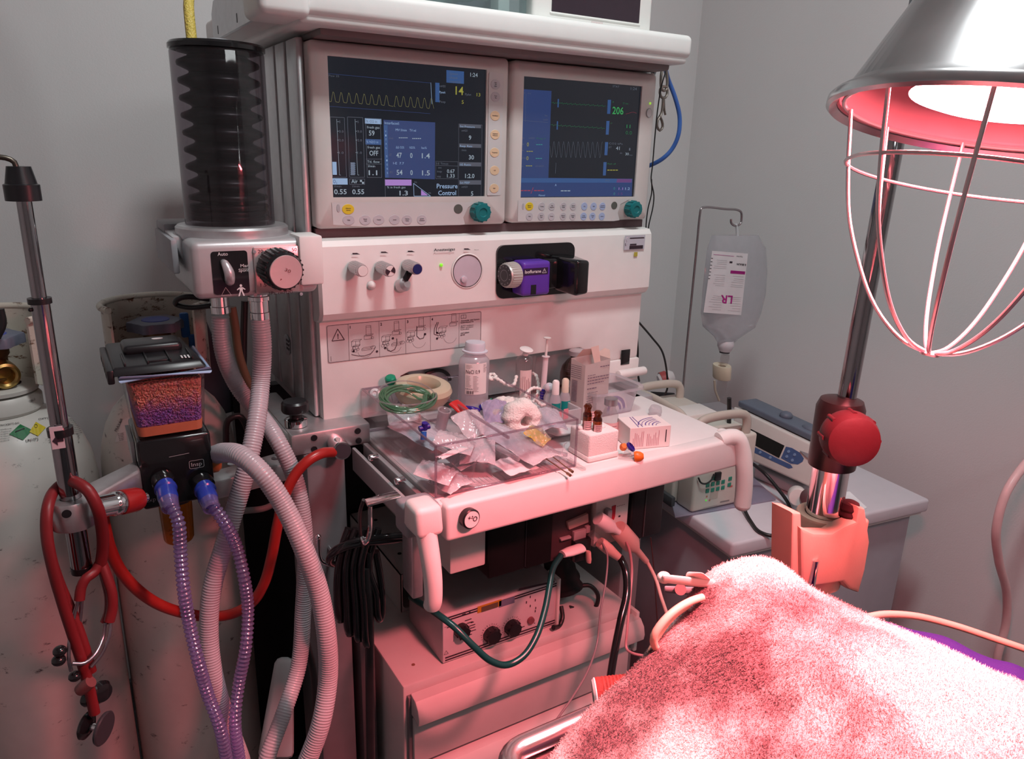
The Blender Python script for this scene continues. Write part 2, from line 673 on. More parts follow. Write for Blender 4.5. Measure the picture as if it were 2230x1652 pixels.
# --- checkout pictogram label on the lower panel
def Z4(x, y):
    return (660 + x / 4.859, 500 + y / 4.859)


YL = 1.0890
def lp(x, y, d=0):
    return AY(*Z4(x, y), YL - d)


b = MB()
tl, br_ = lp(240, 1005), lp(1890, 1275)
lx0, lx1, lz1, lz0 = lp(243, 1012).x, lp(1888, 884).x, lp(243, 1012).z, lp(262, 1415).z
b.prism(rrect(lx0, lz0, lx1, lz1, .003), YL, YL + .0006)
b.build('checkout_label', mat('grey label foil', (.58, .56, .56), .5, var=.02), mach)
b = MB()
H = lz1 - lz0


def u(fx, fz, d=.0004):
    """point on the label, fractions of its width and height"""
    return V((lx0 + (lx1 - lx0) * fx, YL - d, lz0 + H * fz))


def seg(b, p, q, w=.0005, mi=0):
    p, q = V(p), V(q)
    d = (q - p).normalized()
    n = V((-d.z, 0, d.x)) * w / 2
    b.face([p - n, q - n, q + n, p + n], mi)


def pl(b, pts, w=.0005, mi=0, closed=False):
    for p, q in zip(pts, pts[1:] + (pts[:1] if closed else [])):
        seg(b, p, q, w, mi)


pl(b, [V((x, YL - .0004, z)) for x, z in rrect(lx0 + .001, lz0 + .001, lx1 - .001, lz1 - .001, .003)], .0006, closed=True)
for fx in (.128, .315, .482, .645, .842):
    seg(b, u(fx, .01), u(fx, .99), .0004)
# warning triangle
pl(b, [u(.03, .58), u(.103, .58), u(.066, .88)], .0011, closed=True)
b.text('!', u(.066, .63), UXX, UZZ, .0016, .0075, align='C', bold=.04)
for i, fx in enumerate((.138, .323, .492, .652)):
    b.text('1234'[i], u(fx, .86), UXX, UZZ, None, .0042, bold=.03)


def boxd(fx, fz, w, h, d=.012):
    pl(b, [u(fx, fz), u(fx + w, fz), u(fx + w, fz + h), u(fx, fz + h)], .0004, closed=True)
    pl(b, [u(fx, fz + h), u(fx + d, fz + h + .04), u(fx + w + d, fz + h + .04), u(fx + w, fz + h)], .0004)


def ring(fx, fz, r, w=.0004, a0=0, a1=360, sx=1):
    c = u(fx, fz)
    pl(b, [c + V((r * sx * math.cos(math.radians(a)), 0, r * math.sin(math.radians(a)))) for a in range(a0, a1 + 1, 15)], w)


def star(fx, fz):
    c = u(fx, fz)
    b.face([c + V(((.0016 if k % 2 else .0024) * math.cos(math.pi * k / 6), 0, (.0016 if k % 2 else .0024) * math.sin(math.pi * k / 6))) for k in range(12)])


for i, (ox, oz) in enumerate(((.0, .0), (.185, .04), (.345, .09), (.555, .12))):
    boxd(.145 + ox, .38 + oz, .05, .13)
    seg(b, u(.17 + ox, .38 + oz), u(.17 + ox, .51 + oz), .0004)
    boxd(.150 + ox, .30 + oz, .035, .07)
    for dx, dz in ((.15, .27), (.168, .25), (.182, .29), (.16, .33)):
        ring(dx + ox, dz + oz, .0022)
    if i != 3:
        boxd(.235 + ox - (.01 if i else 0), .63 + oz, .03, .22, .0)
        boxd(.222 + ox - (.01 if i else 0), .53 + oz, .045, .09)
        ring(.272 + ox - (.01 if i else 0), .56 + oz, .002)
    else:
        boxd(.235 + ox, .63 + oz, .03, .2, .0)
        boxd(.222 + ox, .53 + oz, .045, .08)
    if i in (0, 1):
        boxd(.205 + ox, .24 + oz, .06, .04)
        ring(.275 + ox, .30 + oz, .0025, sx=1.6)
    ring(.225 + ox, .25 + oz, .012, .0003, 190, 350)
pl(b, [u(.142, .17), u(.18, .11), u(.22, .09), u(.26, .13), u(.28, .22), u(.29, .3)], .0008)
pl(b, [u(.36, .24), u(.365, .17), u(.385, .13), u(.41, .17), u(.425, .30), u(.425, .46)], .001)
pl(b, [u(.555, .75), u(.555, .47), u(.575, .38), u(.60, .40), u(.605, .53)], .001)
pl(b, [u(.69, .80), u(.672, .62), u(.67, .47), u(.70, .42)], .001)
pl(b, [u(.70, .80), u(.685, .62), u(.685, .52), u(.705, .47)], .001)
for q in ((.155, .25), (.298, .17), (.40, .48), (.35, .24), (.61, .5), (.69, .5), (.69, .34)):
    star(*q)
# book and text block
pl(b, [u(.855, .83), u(.855, .93), u(.872, .935), u(.89, .93), u(.89, .83), u(.872, .84)], .0006, closed=True)
seg(b, u(.872, .84), u(.872, .935), .0004)
for fz, tx, wd, bo in ((.75, 'Gennemfør altid System-', .135, .02), (.70, 'kontroltesterne', .09, .02), (.60, 'AUTO ventilation', .09, 0), (.55, 'MAN ventilation', .088, 0), (.50, 'Kontrollists', .06, 0), (.40, 'med patient', .06, .02), (.35, 'pa', .03, .02)):
    b.text(tx, u(.853, fz), UXX, UZZ, (lx1 - lx0) * wd, .0024, bold=bo)
for k in range(4):
    seg(b, u(.02, .05 + k * .035), u(.02, .07 + k * .035), .0008)
b.build('label_printing', INK, mach)
# gap under monitors, its shadow painted as a dark pinkish strip
b = MB()
b.box((.33, 1.10, 1.1805), (.948, 1.13, 1.1935))
b.build('gap_shadow_strip', mat('shadow-toned gap plastic', (.10, .06, .065), .5), mach)

# --- top shelf
SHW = mat('shelf white plastic', (.80, .80, .78), .45, var=.02, bump=.04, bscale=900)
b = MB()
b.box((.262, 1.02, 1.466), (.962, 1.44, 1.502), .010, 4)
b.box((.248, 1.012, 1.461), (.312, 1.10, 1.512), .010, 4)
b.box((.30, 1.026, 1.457), (.957, 1.43, 1.475), .006, 3)
b.build('shelf', SHW, mach)
b = MB()
b.box((.335, 1.055, 1.448), (.945, 1.42, 1.460), .004)
b.build('shelf_underside', mat('shade-toned shelf plastic', (.20, .17, .17), .55), mach)  # shade below the shelf put into this dark colour
b = MB()
ys, ye = 1.09, 1.345
b.prism([(ys, 1.462), (ye - .01, 1.462), (ye, 1.47), (ye, 1.50), (ye - .02, 1.516), (ys, 1.516)], .256, .261, 'x')
b.build('shelf_side_plate', ALU, mach)
each([lambda b, p=AX(x, y, .2555): b.box(p + V((0, -.002, -.006)), p + V((.001, .002, .006)), .0008) for x, y in ((552, 18), (515, 39), (474, 65))], 'plate_slot', BLACK, mach)

# --- lower brackets, rails, legs
b = MB()
b.box((.262, 1.045, .868), (.3845, 1.20, .902), .004)
b.hexa([(.262, 1.05, .868), (.30, 1.05, .868), (.30, 1.27, .868), (.235, 1.27, .868), (.263, 1.05, .8995), (.299, 1.05, .8995), (.299, 1.27, .8995), (.236, 1.27, .8995)], .003)
b.build('bracket', ALU, mach)
each([lambda b, p=AY(x, y, 1.0445): b.lathe([(0, 0), (.0048, 0), (.0048, .001), (0, .001)], p, (0, -1, 0)) for x, y in ((684, 953), (684, 978), (779, 938), (781, 959))], 'bracket_hole', BLACK, mach)
pk = AZ(645, 925, .903)
b = MB()
b.lathe([(0, 0), (.017, 0), (.017, .010), (.014, .012), (.009, .013), (0, .013)], pk, (0, 0, 1), 32)
b.build('chrome_collar', CHROME, mach)
b = MB()
b.lathe([(0, 0), (.009, 0), (.009, .008), (.019, .010), (.0205, .013), (.020, .024), (.017, .027), (0, .028)], pk + V((0, 0, .012)), (0, 0, 1), 24)
b.build('black_clamp_knob', BLACK, mach)
b = MB()
b.lathe([(0, 0), (.013, 0), (.0135, .03), (.0125, .045), (.0135, .05), (.0130, .053), (0, .053)], AY(730, 962, 1.045), (AY(748, 985, .985) - AY(730, 962, 1.045)), 28)
b.build('gas_coupling', CHROME, mach)
cpt = AY(748, 985, .985)
b = MB()
b.lathe([(0, 0), (.011, 0), (.011, .0008), (0, .0008)], AY(730, 962, 1.045) + (cpt - AY(730, 962, 1.045)).normalized() * .0535, (cpt - AY(730, 962, 1.045)))
b.build('coupling_face', mat('dark steel', (.12, .12, .14), .3, metal=.8), mach)
# left leg column and hook post, base
b = MB()
b.box((.278, 1.03, .0), (.338, 1.14, .868), .006)
b.build('leg', mat('grey steel column', (.20, .19, .20), .5, metal=.2), mach)
b = MB()
b.box((.346, 1.02, .0), (.372, 1.10, .70), .004)
b.build('leg', mat('dark painted steel', (.09, .085, .09), .5, metal=.2), mach)
b = MB()
b.box((.90, 1.03, 0), (.95, 1.42, .87), .006)
b.build('leg', ALUP, mach)
b = MB()
b.box((.25, 1.405, .0), (.93, 1.43, .87))
b.build('rear_panel', BLACK, mach)
b = MB()
b.box((.255, 1.0, .03), (.90, 1.26, .095), .02, 3)
b.hexa([AY(560, 1652, 1.02), AY(640, 1652, .98), AY(640, 1652, 1.1), AY(560, 1652, 1.14), AY(600, 1430, 1.10), AY(640, 1430, 1.06), AY(640, 1430, 1.16), AY(600, 1430, 1.2)], .01)
b.build('base', ALUP, mach)
b = MB()
hp = AY(693, 1168, .98)
b.tube([hp, hp + V((0, 0, -.03)), hp + V((.004, .0, -.042)), hp + V((.02, .0, -.052)), hp + V((.03, .03, -.052)), hp + V((.03, .06, -.05))], .0032, n=10)
b.ball(hp, .0042)
b.build('chrome_hook', CHROME, mach)

# --- tray (worktop)
TRX0, TRX1, TRY0, TRY1, TZ = .385, .925, .80, 1.165, .87
TRAYM = mat('worktop white plastic', (.80, .77, .76), .40, var=.02, bump=.05, bscale=700)
b = MB()
b.box((TRX0, TRY0, .848), (TRX1, TRY1, TZ), .003)
b.build('worktop', TRAYM, mach)
b = MB()
b.box((.388, .786, .820), (.922, .815, .872), .006, 4)
b.build('worktop_front', TRAYM, mach)
b = MB()
for k in range(34):
    x = .41 + k * .0065
    b.box((x, .822, TZ - .001), (x + .0028, .850, TZ + .0008), .0004, 1)
b.build('ribbed_strip', TRAYM, mach)
each([lambda b: b.box((.352, .83, .830), (.358, 1.042, .868), .002), lambda b: b.box((.370, .82, .835), (.378, 1.042, .872), .002)], 'side_rail', ALUP, mach)
each([lambda b, p=AX(x, y, .364): b.cyl((.357, p.y, p.z - .004), (.371, p.y, p.z - .004), .0048, bev=.001) for x, y in ((813, 990), (871, 1040))], 'rail_bolt', CHROME, mach)
b = MB()
b.box((.338, .80, .83), (.386, .84, .874), .006, 3)
b.build('rail_end_cap', GREYP, mach)


def grip(x, s):
    b = MB()
    # upper block and hanging grip
    b.hexa([(x - .012, .765, .845), (x + .026, .765, .845), (x + .026, .815, .845), (x - .012, .815, .845),
            (x - .012, .768, .886), (x + .024, .768, .886), (x + .024, .81, .886), (x - .012, .81, .886)], .008, 3)
    P = [(x + .004, .782, .865), (x + .006, .776, .84), (x + .008, .770, .81), (x + .010, .768, .78), (x + .011, .77, .752), (x + .011, .773, .745)]
    b.tube(P, .0125, n=20, flat=1.0, rad=lambda L: .0135 - .002 * min(1, L / .12))
    b.ball(P[-1], .0118, (1, 1, .8))
    return b.build('grip_handle', WHITE, mach)


grip(.350, 1)
b = MB()
P = [(.887, .80, .868), (.904, .796, .872), (.917, .79, .870), (.926, .785, .85), (.931, .78, .82), (.935, .778, .78), (.936, .778, .752)]
b.tube(P, .013, n=20, rad=lambda L: .014)
b.ball(P[-1], .0138, (1, 1, .8))
b.box((.912, .79, .822), (.930, .835, .874), .007, 3)
b.build('grip_handle', WHITE, mach)
# oxygen flush button
op = AY(1018, 1125, .786)
b = MB()
b.lathe([(0, 0), (.0135, 0), (.0135, .009), (.0118, .0105), (.0112, .009), (0, .009)], op, (.1, -1, 0.05), 36)
o2 = b.build('flush_button', BLACK, mach)
ax = V((.1, -1, .05)).normalized()
b = MB()
b.lathe([(0, 0), (.0112, 0), (.0112, .0016), (0, .0016)], op + ax * .009, ax, 36)
b.build('pale_button_face', WHITE, o2)
b = MB()
d = V((.94, .05, -.34)).normalized()
b.text('+²O', op + ax * .0112 + V((-.0074, 0, .0006)), d, V((.34, 0, .94)), .0150, .0072, bold=.015)
b.build('button_lettering', INK, o2)

# --- chrome hook bracket holding cable
hb = MB()
pa, pb = AY(800, 1093, .80), AY(868, 1080, .83)
hb.hexa([AY(794, 1092, .81), AY(800, 1104, .79), AY(874, 1084, .80), AY(862, 1072, .83)] + [q + V((0, 0, .004)) for q in (AY(794, 1092, .81), AY(800, 1104, .79), AY(874, 1084, .80), AY(862, 1072, .83))], .0012)
hb.tube([AY(806, 1102, .795), AY(806, 1125, .795), AY(806, 1150, .795), AY(802, 1170, .795), AY(795, 1182, .80), AY(789, 1170, .81)], .0028, n=8)
hb.build('hook_bracket', CHROME, mach)
b = MB()
b.box((.352, .815, .73), (.368, .85, .845), .003)
b.build('bracket_plate', ALU, mach)
# ================================================================== MONITORS
YSC = 1.0911
BEZ = mat('monitor bezel plastic', (.64, .58, .56), .45, var=.02, bump=.05, bscale=900)


def bezel(b, ox0, oz0, ox1, oz1, ix0, iz0, ix1, iz1, yf, yb, ysc):
    t = bmesh.new()
    O = rrect(ox0, oz0, ox1, oz1, .008, 4)
    n = len(O)
    k = n // 4
    I = []
    for q, (cx, cz) in enumerate(((ix1, iz1), (ix0, iz1), (ix0, iz0), (ix1, iz0))):
        I += [(cx, cz)] * k
    # rows: inner back, inner front, outer front (inset), outer front edge, outer back
    Oi = rrect(ox0 + .005, oz0 + .005, ox1 - .005, oz1 - .005, .005, 4)
    Iq = [(ix1, iz1), (ix0, iz1), (ix0, iz0), (ix1, iz0)]
    vf = [t.verts.new((x, yf, z)) for x, z in Oi]
    ve = [t.verts.new((x, yf + .005, z)) for x, z in O]
    vb = [t.verts.new((x, yb, z)) for x, z in O]
    iq = [t.verts.new((x, yf + .0012, z)) for x, z in Iq]
    ib = [t.verts.new((x, ysc, z)) for x, z in Iq]
    for a in range(n):
        c = (a + 1) % n
        t.faces.new((vf[a], vf[c], ve[c], ve[a]))
        t.faces.new((ve[a], ve[c], vb[c], vb[a]))
    t.faces.new(vb)
    for q in range(4):
        q2 = (q + 1) % 4
        t.faces.new((iq[q], iq[q2], ib[q2], ib[q]))
        # corner fan + side
        for a in range(q * k, q * k + k - 1):
            t.faces.new((vf[a], vf[a + 1], iq[q]))
        a, c = q * k + k - 1, (q * k + k) % n
        t.faces.new((vf[a], vf[c], iq[q2], iq[q]))
    return b._in(t)


def em(name, c, s=.62):
    return mat('lit ' + name, (.02, .02, .02), .5, var=0, emit=c, es=s)


SCR = mat('screen glass', (.006, .007, .009), .12, spec=.5, emit=(.0095, .011, .016), es=1, var=.05)
EW, EY, EG, EB, EN, EL, EP, ED, ER, ET = (em('white', (.42, .52, .62)), em('yellow', (.42, .40, .06)), em('green', (.05, .42, .12)), em('bright blue', (.035, .11, .32)),
    em('navy', (.022, .055, .20)), em('pale blue', (.38, .56, .85)), em('lilac', (.52, .28, .78)), em('dim white', (.13, .15, .20)), em('red', (.50, .05, .09)), em('cyan', (.05, .35, .33)))
EDG = em('dim green', (.02, .17, .07))
EGR = em('grey line', (.10, .11, .15))
EPD = em('dim violet', (.16, .06, .24))
SM = [EW, EY, EG, EB, EN, EL, EP, ED, ER, ET, EDG, EGR, EPD, em('dim yellow', (.28, .27, .10))]
iW, iY, iG, iB, iN, iL, iP, iD, iR, iT, iDG, iGR, iPD = range(13)


class Scr:
    def __init__(s, ox, oy, k):
        s.ox, s.oy, s.k = ox, oy, k
        s.b = MB()

    def p(s, x, y, d=.0006):
        return AY(s.ox + x / s.k, s.oy + y / s.k, YSC - d)

    def rect(s, x0, y0, x1, y1, mi, d=.0003):
        a, c = s.p(x0, y0, d), s.p(x1, y1, d)
        s.b.face([(a.x, a.y, a.z), (c.x, a.y, a.z), (c.x, a.y, c.z), (a.x, a.y, c.z)], mi)

    def quad(s, pts, mi, d=.0003):
        s.b.face([s.p(x, y, d) for x, y in pts], mi)

    def line(s, pts, mi, w=.0005, d=.0006):
        pl(s.b, [s.p(x, y, d) for x, y in pts], w, mi)

    def outl(s, x0, y0, x1, y1, mi, w=.0005, d=.0005):
        a, c = s.p(x0, y0, d), s.p(x1, y1, d)
        pl(s.b, [V((a.x, a.y, a.z)), V((c.x, a.y, a.z)), V((c.x, a.y, c.z)), V((a.x, a.y, c.z))], w, mi, closed=True)

    def t(s, txt, x, y, x1, h, mi, d=.0007, bold=.0):
        """text with its baseline left at x,y and its right end at x1; h cap height in crop pixels"""
        a, c = s.p(x, y, d), s.p(x1, y, d)
        s.b.text(txt, a, UXX, UZZ, c.x - a.x, h / s.k / 1400, mi, bold=bold)


# ---------------- left monitor
m1 = thing('display_monitor', 'left of the two built-in monitors, showing the ventilator screen with Pressure Control', 'monitor', (.484, 1.14, 1.19), 'built-in monitors')
tl, br_ = AY(709.8, 121.3, YSC), AY(1052.5, 430.2, YSC)
bl1 = AY(724, 429.5, YSC)
b = MB()
bezel(b, .3275, 1.194, .6445, 1.4465, bl1.x, bl1.z, br_.x + .001, tl.z, 1.0865, 1.13, YSC)
bz = b.build('bezel', BEZ, m1, angle=50)
b = MB()
b.face([(bl1.x - .001, YSC, bl1.z - .001), (br_.x + .002, YSC, bl1.z - .001), (br_.x + .002, YSC, tl.z + .001), (bl1.x - .001, YSC, tl.z + .001)])
b.build('screen', SCR, m1)
S = Scr(640, 80, 3.754)
S.rect(1247, 272, 1390, 385, iB)
for k, tx in enumerate(('System', 'check', 'required')):
    S.t(tx, 1272, 308 + k * 32, 1340 if k < 2 else 1360, 16, iD)
S.t('1:24', 1442, 325, 1502, 30, iW)
S.t('14', 1322, 472, 1386, 62, iY, bold=.01)
S.t('Pplat', 1400, 478, 1450, 16, iD)
S.t('13', 1494, 486, 1524, 26, iY)
S.t('5', 1372, 548, 1388, 28, iY)
S.rect(1156, 375, 1190, 535, iB)
for k, tx in enumerate(('cmH2O', 'Ppeak', 'Peep')):
    S.t(tx, 1190, (410, 460, 538)[k], 1240, 16, iL if k == 1 else iD)
S.t('Paw 35', 285, 325, 370, 14, iGR)
S.line([(272, 300), (1120, 378)], iN, .0005)
S.line([(285, 568), (1115, 628)], iN, .0005)
S.line([(1120, 375), (1128, 550)], iL, .0005)
# pressure waves
W1, x = [(280, 522)], 300
for k in range(14):
    x = 303 + k * 64.5 - (k * k) * .35 + (22 if k > 7 else 0)
    y = 530 + k * 4.2
    W1 += [(x, y + 2), (x + 3, y - 4), (x + 16, y - 80), (x + 24, y - 74), (x + 36, y - 12), (x + 40, y + 2)]
W1a = [q for q in W1 if q[0] < 812]
W1b = [q for q in W1 if 812 <= q[0] < 1150]
S.line(W1a + [(812, 570)], 13, .0004)
S.line([(828, 572)] + W1b, 13, .0004)
# flow gauges
for x0, x1 in ((288, 420), (430, 568)):
    S.outl(x0 + 8, 655, x1 + 10, 1148, iD)
for x0, lab in ((350, 'S'), (500, 'S')):
    S.line([(x0, 672), (x0 + 22, 1130)], iW, .0004)
    S.line([(x0 + 22, 1130), (x0 + 34, 1130)], iW, .0004)
    for y, n_ in ((700, '5'), (778, '3.0'), (850, '2.0'), (952, '1.0')):
        S.line([(x0 + 4, y - 6), (x0 + 18, y - 6)], iW, .0004)
        S.t(n_, x0 + 20, y + 4, x0 + (30 if len(n_) == 1 else 56), 16, iD)
S.rect(314, 1022, 352, 1128, iL)
S.rect(462, 1026, 500, 1132, iGR)
for k in range(13):
    for j in range(5):
        S.rect(463 + j * 8 + (k % 2) * 4, 1028 + k * 8, 467 + j * 8 + (k % 2) * 4, 1032 + k * 8, iL, .0005)
S.rect(308, 1156, 440, 1208, iL)
S.t('O', 322, 1197, 342, 28, iN)
S.t('2', 345, 1202, 354, 14, iN)
S.t('Air', 470, 1196, 522, 28, iW, bold=.01)
S.outl(455, 1162, 580, 1206, iD)
for q in ((540, 1170, 557, 1186), (557, 1186, 574, 1202)):
    S.rect(*q, iW)
for x0, x1 in ((330, 432), (478, 575)):
    S.t('l/min', x0, 1230, x0 + 58, 16, iD)
    S.t('0.55', x0, 1286, x1, 36, iW, bold=.012)
# fresh gas column
S.rect(580, 665, 715, 715, iL)
S.t('% O2 in', 592, 700, 680, 18, iGR)
S.t('fresh gas', 598, 748, 700, 18, iW)
S.t('59', 614, 806, 660, 36, iW, bold=.012)
S.rect(584, 835, 716, 884, iB)
S.t('% N2O in', 594, 868, 690, 18, iL)
S.t('fresh gas', 602, 912, 704, 18, iW)
S.t('OFF', 618, 970, 690, 36, iW, bold=.012)
S.t('Ttl. flow', 600, 1030, 702, 18, iW)
S.t('l/min', 608, 1066, 664, 18, iW)
S.t('1.1', 612, 1130, 682, 36, iW, bold=.012)
S.outl(586, 668, 718, 1150, iD)
for y in (1000, 1040):
    S.line([(590, y), (720, y)], iD, .0005)
# interfaced panel
S.quad([(732, 678), (1155, 700), (1152, 1165), (745, 1152)], iN)
S.quad([(735, 722), (765, 722), (775, 1152), (745, 1152)], iB, .0004)
S.t('Interfaced:', 742, 714, 862, 20, iL)
S.t('MV l/min', 832, 770, 922, 18, iL)
S.t('TV ml', 945, 774, 998, 18, iL)
S.t('exp', 778, 834, 812, 14, iD)
for x in range(5):
    S.rect(858 + x * 15, 822, 869 + x * 15, 829, iW, .0006)
    S.rect(968 + x * 15, 828, 979 + x * 15, 835, iW, .0006)
for tx, x0, x1, y in (('ΔΔ O2%', 834, 902, 912), ('N2O%', 946, 990, 914), ('Iso%', 1044, 1086, 916), ('I-E  7.7', 812, 900, 1042), ('ET', 782, 800, 974), ('FI', 786, 804, 1116)):
    S.t(tx, x0, y, x1, 17, iD if tx in ('ET', 'FI') else iL)
for tx, x0, x1, y in (('47', 838, 882, 988), ('0', 950, 970, 990), ('1.4', 1046, 1112, 992), ('54', 840, 888, 1128), ('0', 952, 972, 1130), ('1.5', 1048, 1112, 1132)):
    S.t(tx, x0, y, x1, 38, iW, bold=.012)
for k, ch in enumerate('VITAL SIGNS'):
    S.t(ch, 745 + k * 1.5, 780 + k * 34, 755 + k * 1.5, 14, iL)
S.rect(743, 1166, 962, 1216, iP)
S.t('% in fresh gas', 762, 1238, 912, 16, iW)
S.t('1.3', 864, 1296, 932, 36, iW, bold=.012)
S.line([(978, 1198), (982, 1302), (1118, 1302), (978, 1198)], iL, .0007)
S.quad([(1040, 1250), (1092, 1292), (1092, 1296), (1040, 1296)], iP)
S.t('5%', 984, 1196, 1006, 14, iD)
S.t('0%', 1100, 1284, 1122, 14, iD)
S.line([(745, 1160), (748, 1310)], iD, .0005)
S.outl(1160, 1018, 1340, 1160, iGR)
S.line([(1160, 1052), (1342, 1056)], iGR, .0005)
for tx, x0, x1, y in (('I:E Times', 1166, 1262, 1044), ('sec', 1180, 1208, 1076), ('insp', 1172, 1210, 1108), ('exp', 1172, 1202, 1148)):
    S.t(tx, x0, y, x1, 16, iD)
S.t('0.67', 1252, 1112, 1314, 28, iW, bold=.008)
S.t('1.33', 1252, 1150, 1314, 28, iW, bold=.008)
S.t('Pressure', 1168, 1238, 1338, 36, iL, bold=.012)
S.t('Control', 1180, 1294, 1326, 36, iL, bold=.012)
for y, a, c_, d_, dx in ((712, 'Set Pressure', 'cmH2O', '9', 1430), (872, 'Resp. Rate', '/min', '30', 1430), (1024, 'I:E Ratio', '', '1:2.0', 1400), (1172, 'Set PEEP', 'cmH2O', '5', 1448)):
    S.rect(1352, y, 1530, y + 36, iGR if y != 1 else iD)
    S.t(a, 1358, y + 28, 1358 + len(a) * 10, 16, iL)
    if c_:
        S.t(c_, 1370, y + 62, 1370 + len(c_) * 10, 16, iD)
    wd = {'9': 20, '30': 42, '1:2.0': 76, '5': 18}[d_]
    S.t(d_, dx, y + 130 + (-4 if y > 1100 else 0), dx + wd, 34, iW, bold=.012)
S.outl(1348, 712, 1530, 1305, iGR)
S.b.build('screen_readout', SM, m1)
# controls of the left monitor
YB = 1.0863
GB, YBn, OBn, BBn, TEAL = (mat('pale grey button', (.50, .46, .49), .5), mat('yellow button', (.72, .52, .03), .45), mat('peach button', (.76, .52, .34), .5), mat('pale blue button', (.36, .42, .62), .5), mat('teal knob plastic', (.006, .16, .17), .38))
DGB = mat('dark olive grey button', (.10, .10, .09), .5)
FRM = mat('keypad foil', (.60, .56, .56), .5, var=.02)


def keyfoil(parent, pts, name='keypad_foil'):
    b = MB()
    b.prism([(p.x, p.z) for p in pts], YB, YB + .0004)
    return b.build(name, FRM, parent)


def key(parent, c, rx, rz, m, lines=(), name='key'):
    b = MB()
    b.prism(ellipse(c.x, c.z, rx, rz), YB - .0006, YB + .0002, bev=.0003, seg=1)
    k = b.build(name, m, parent)
    if lines:
        b = MB()
        for i, tx in enumerate(lines):
            z = c.z - .0006 + (len(lines) - 1) * .0013 - i * .0027
            b.text(tx, (c.x, YB - .0009, z), UXX, UZZ, min(rx * 1.5, .0011 * len(tx)), .0015, align='C', bold=.02)
        b.build('key_lettering', INK, k)
    return k


def dial(parent, c, r=.0145):
    b = MB()
    b.lathe([(0, 0), (r * 1.0, 0), (r * 1.02, .004), (r, .016), (r * .93, .019), (r * .5, .0195), (r * .42, .018), (0, .0175)], c, (0, -1, 0), 32)
    x, y, _ = frame_of((0, -1, 0))
    for k in range(12):
        a = 2 * math.pi * k / 12
        q = c + (x * math.cos(a) + y * math.sin(a)) * r
        b.cyl(q + V((0, -.003, 0)), q + V((0, -.0165, 0)), .0016, n=6)
    return b.build('rotary_knob', TEAL, parent)


def Z7(x, y):
    return AY(700 + x / 5.439, 440 + y / 5.439, YB)


keyfoil(m1, [Z7(122, 4), Z7(140, 268), Z7(560, 292), Z7(1640, 270), Z7(1700, 262), Z7(1680, 180), Z7(1740, 60), Z7(1820, 4)])
for x, y, rx, m, ls in ((316, 84, .0092, YBn, ('Silence', 'Alarms')), (322, 212, .0092, GB, ('Help',)), (518, 211, .009, GB, ('Reset', 'Case')), (678, 209, .009, GB, ('Trends',)), (866, 208, .0088, GB, ('Setup',)), (1013, 208, .0084, GB, ('Alarms', 'Setup')), (1188, 206, .0082, GB, ('System', 'Checkout')), (1620, 80, .0078, DGB, ())):
    key(m1, Z7(x, y), rx, .0073, m, ls)
key(m1, Z7(200, 70), .0028, .0058, mat('soft grey symbol', (.42, .40, .42), .5), name='alarm_symbol')
dial(m1, Z7(1876, 134) + V((-.004, 0, .003)))
a1, a2 = AY(1065, 157, YB), AY(1093, 425, YB)
b = MB()
b.prism(rrect(a1.x, a2.z, a2.x - .002, a1.z, .002), YB, YB + .0004)
b.build('side_keypad_foil', FRM, m1)
for x, y, m, ls in ((1079, 184, GB, ('Norm', 'Gas', 'Flow')), (1079, 211, GB, ('Fast', 'Gas')), (1078, 252, OBn, ('Ventilator',)), (1078, 293, OBn, ('Inspired', 'Pressure')), (1077, 332, OBn, ('Frequency',)), (1077, 371, OBn, ('I:E',)), (1076, 410, OBn, ('PEEP',))):
    key(m1, AY(x, y, YB), .0085, .0072, m, ls)

# ---------------- right monitor
m2 = thing('display_monitor', 'right of the two built-in monitors, showing a green heart rate of 206', 'monitor', (.80, 1.14, 1.19), 'built-in monitors')
tl, br_ = AY(1139, 166, YSC), AY(1376, 428, YSC)
tr = AY(1396.5, 187, YSC)
b = MB()
bezel(b, .6505, 1.195, .9475, 1.4455, tl.x, br_.z, tr.x, tl.z, 1.0865, 1.13, YSC)
b.build('bezel', BEZ, m2, angle=50)
b = MB()
b.face([(tl.x - .001, YSC, br_.z - .001), (tr.x + .001, YSC, br_.z - .001), (tr.x + .001, YSC, tl.z + .001), (tl.x - .001, YSC, tl.z + .001)])
b.build('screen', SCR, m2)
S = Scr(1080, 120, 4.131)
S.quad([(236, 305), (500, 322), (466, 1270), (208, 1275)], iN)
S.quad([(236, 1100), (1228, 1112), (1222, 1268), (206, 1275)], iN, .0002)
S.quad([(214, 1105), (1226, 1112), (1222, 1148), (212, 1146)], iB, .0005)
S.quad([(1090, 1112), (1222, 1115), (1220, 1146), (1084, 1146)], iPD, .0006)
S.line([(270, 345), (264, 600)], iD, .0004)
S.line([(228, 585), (466, 606)], iD, .0004)
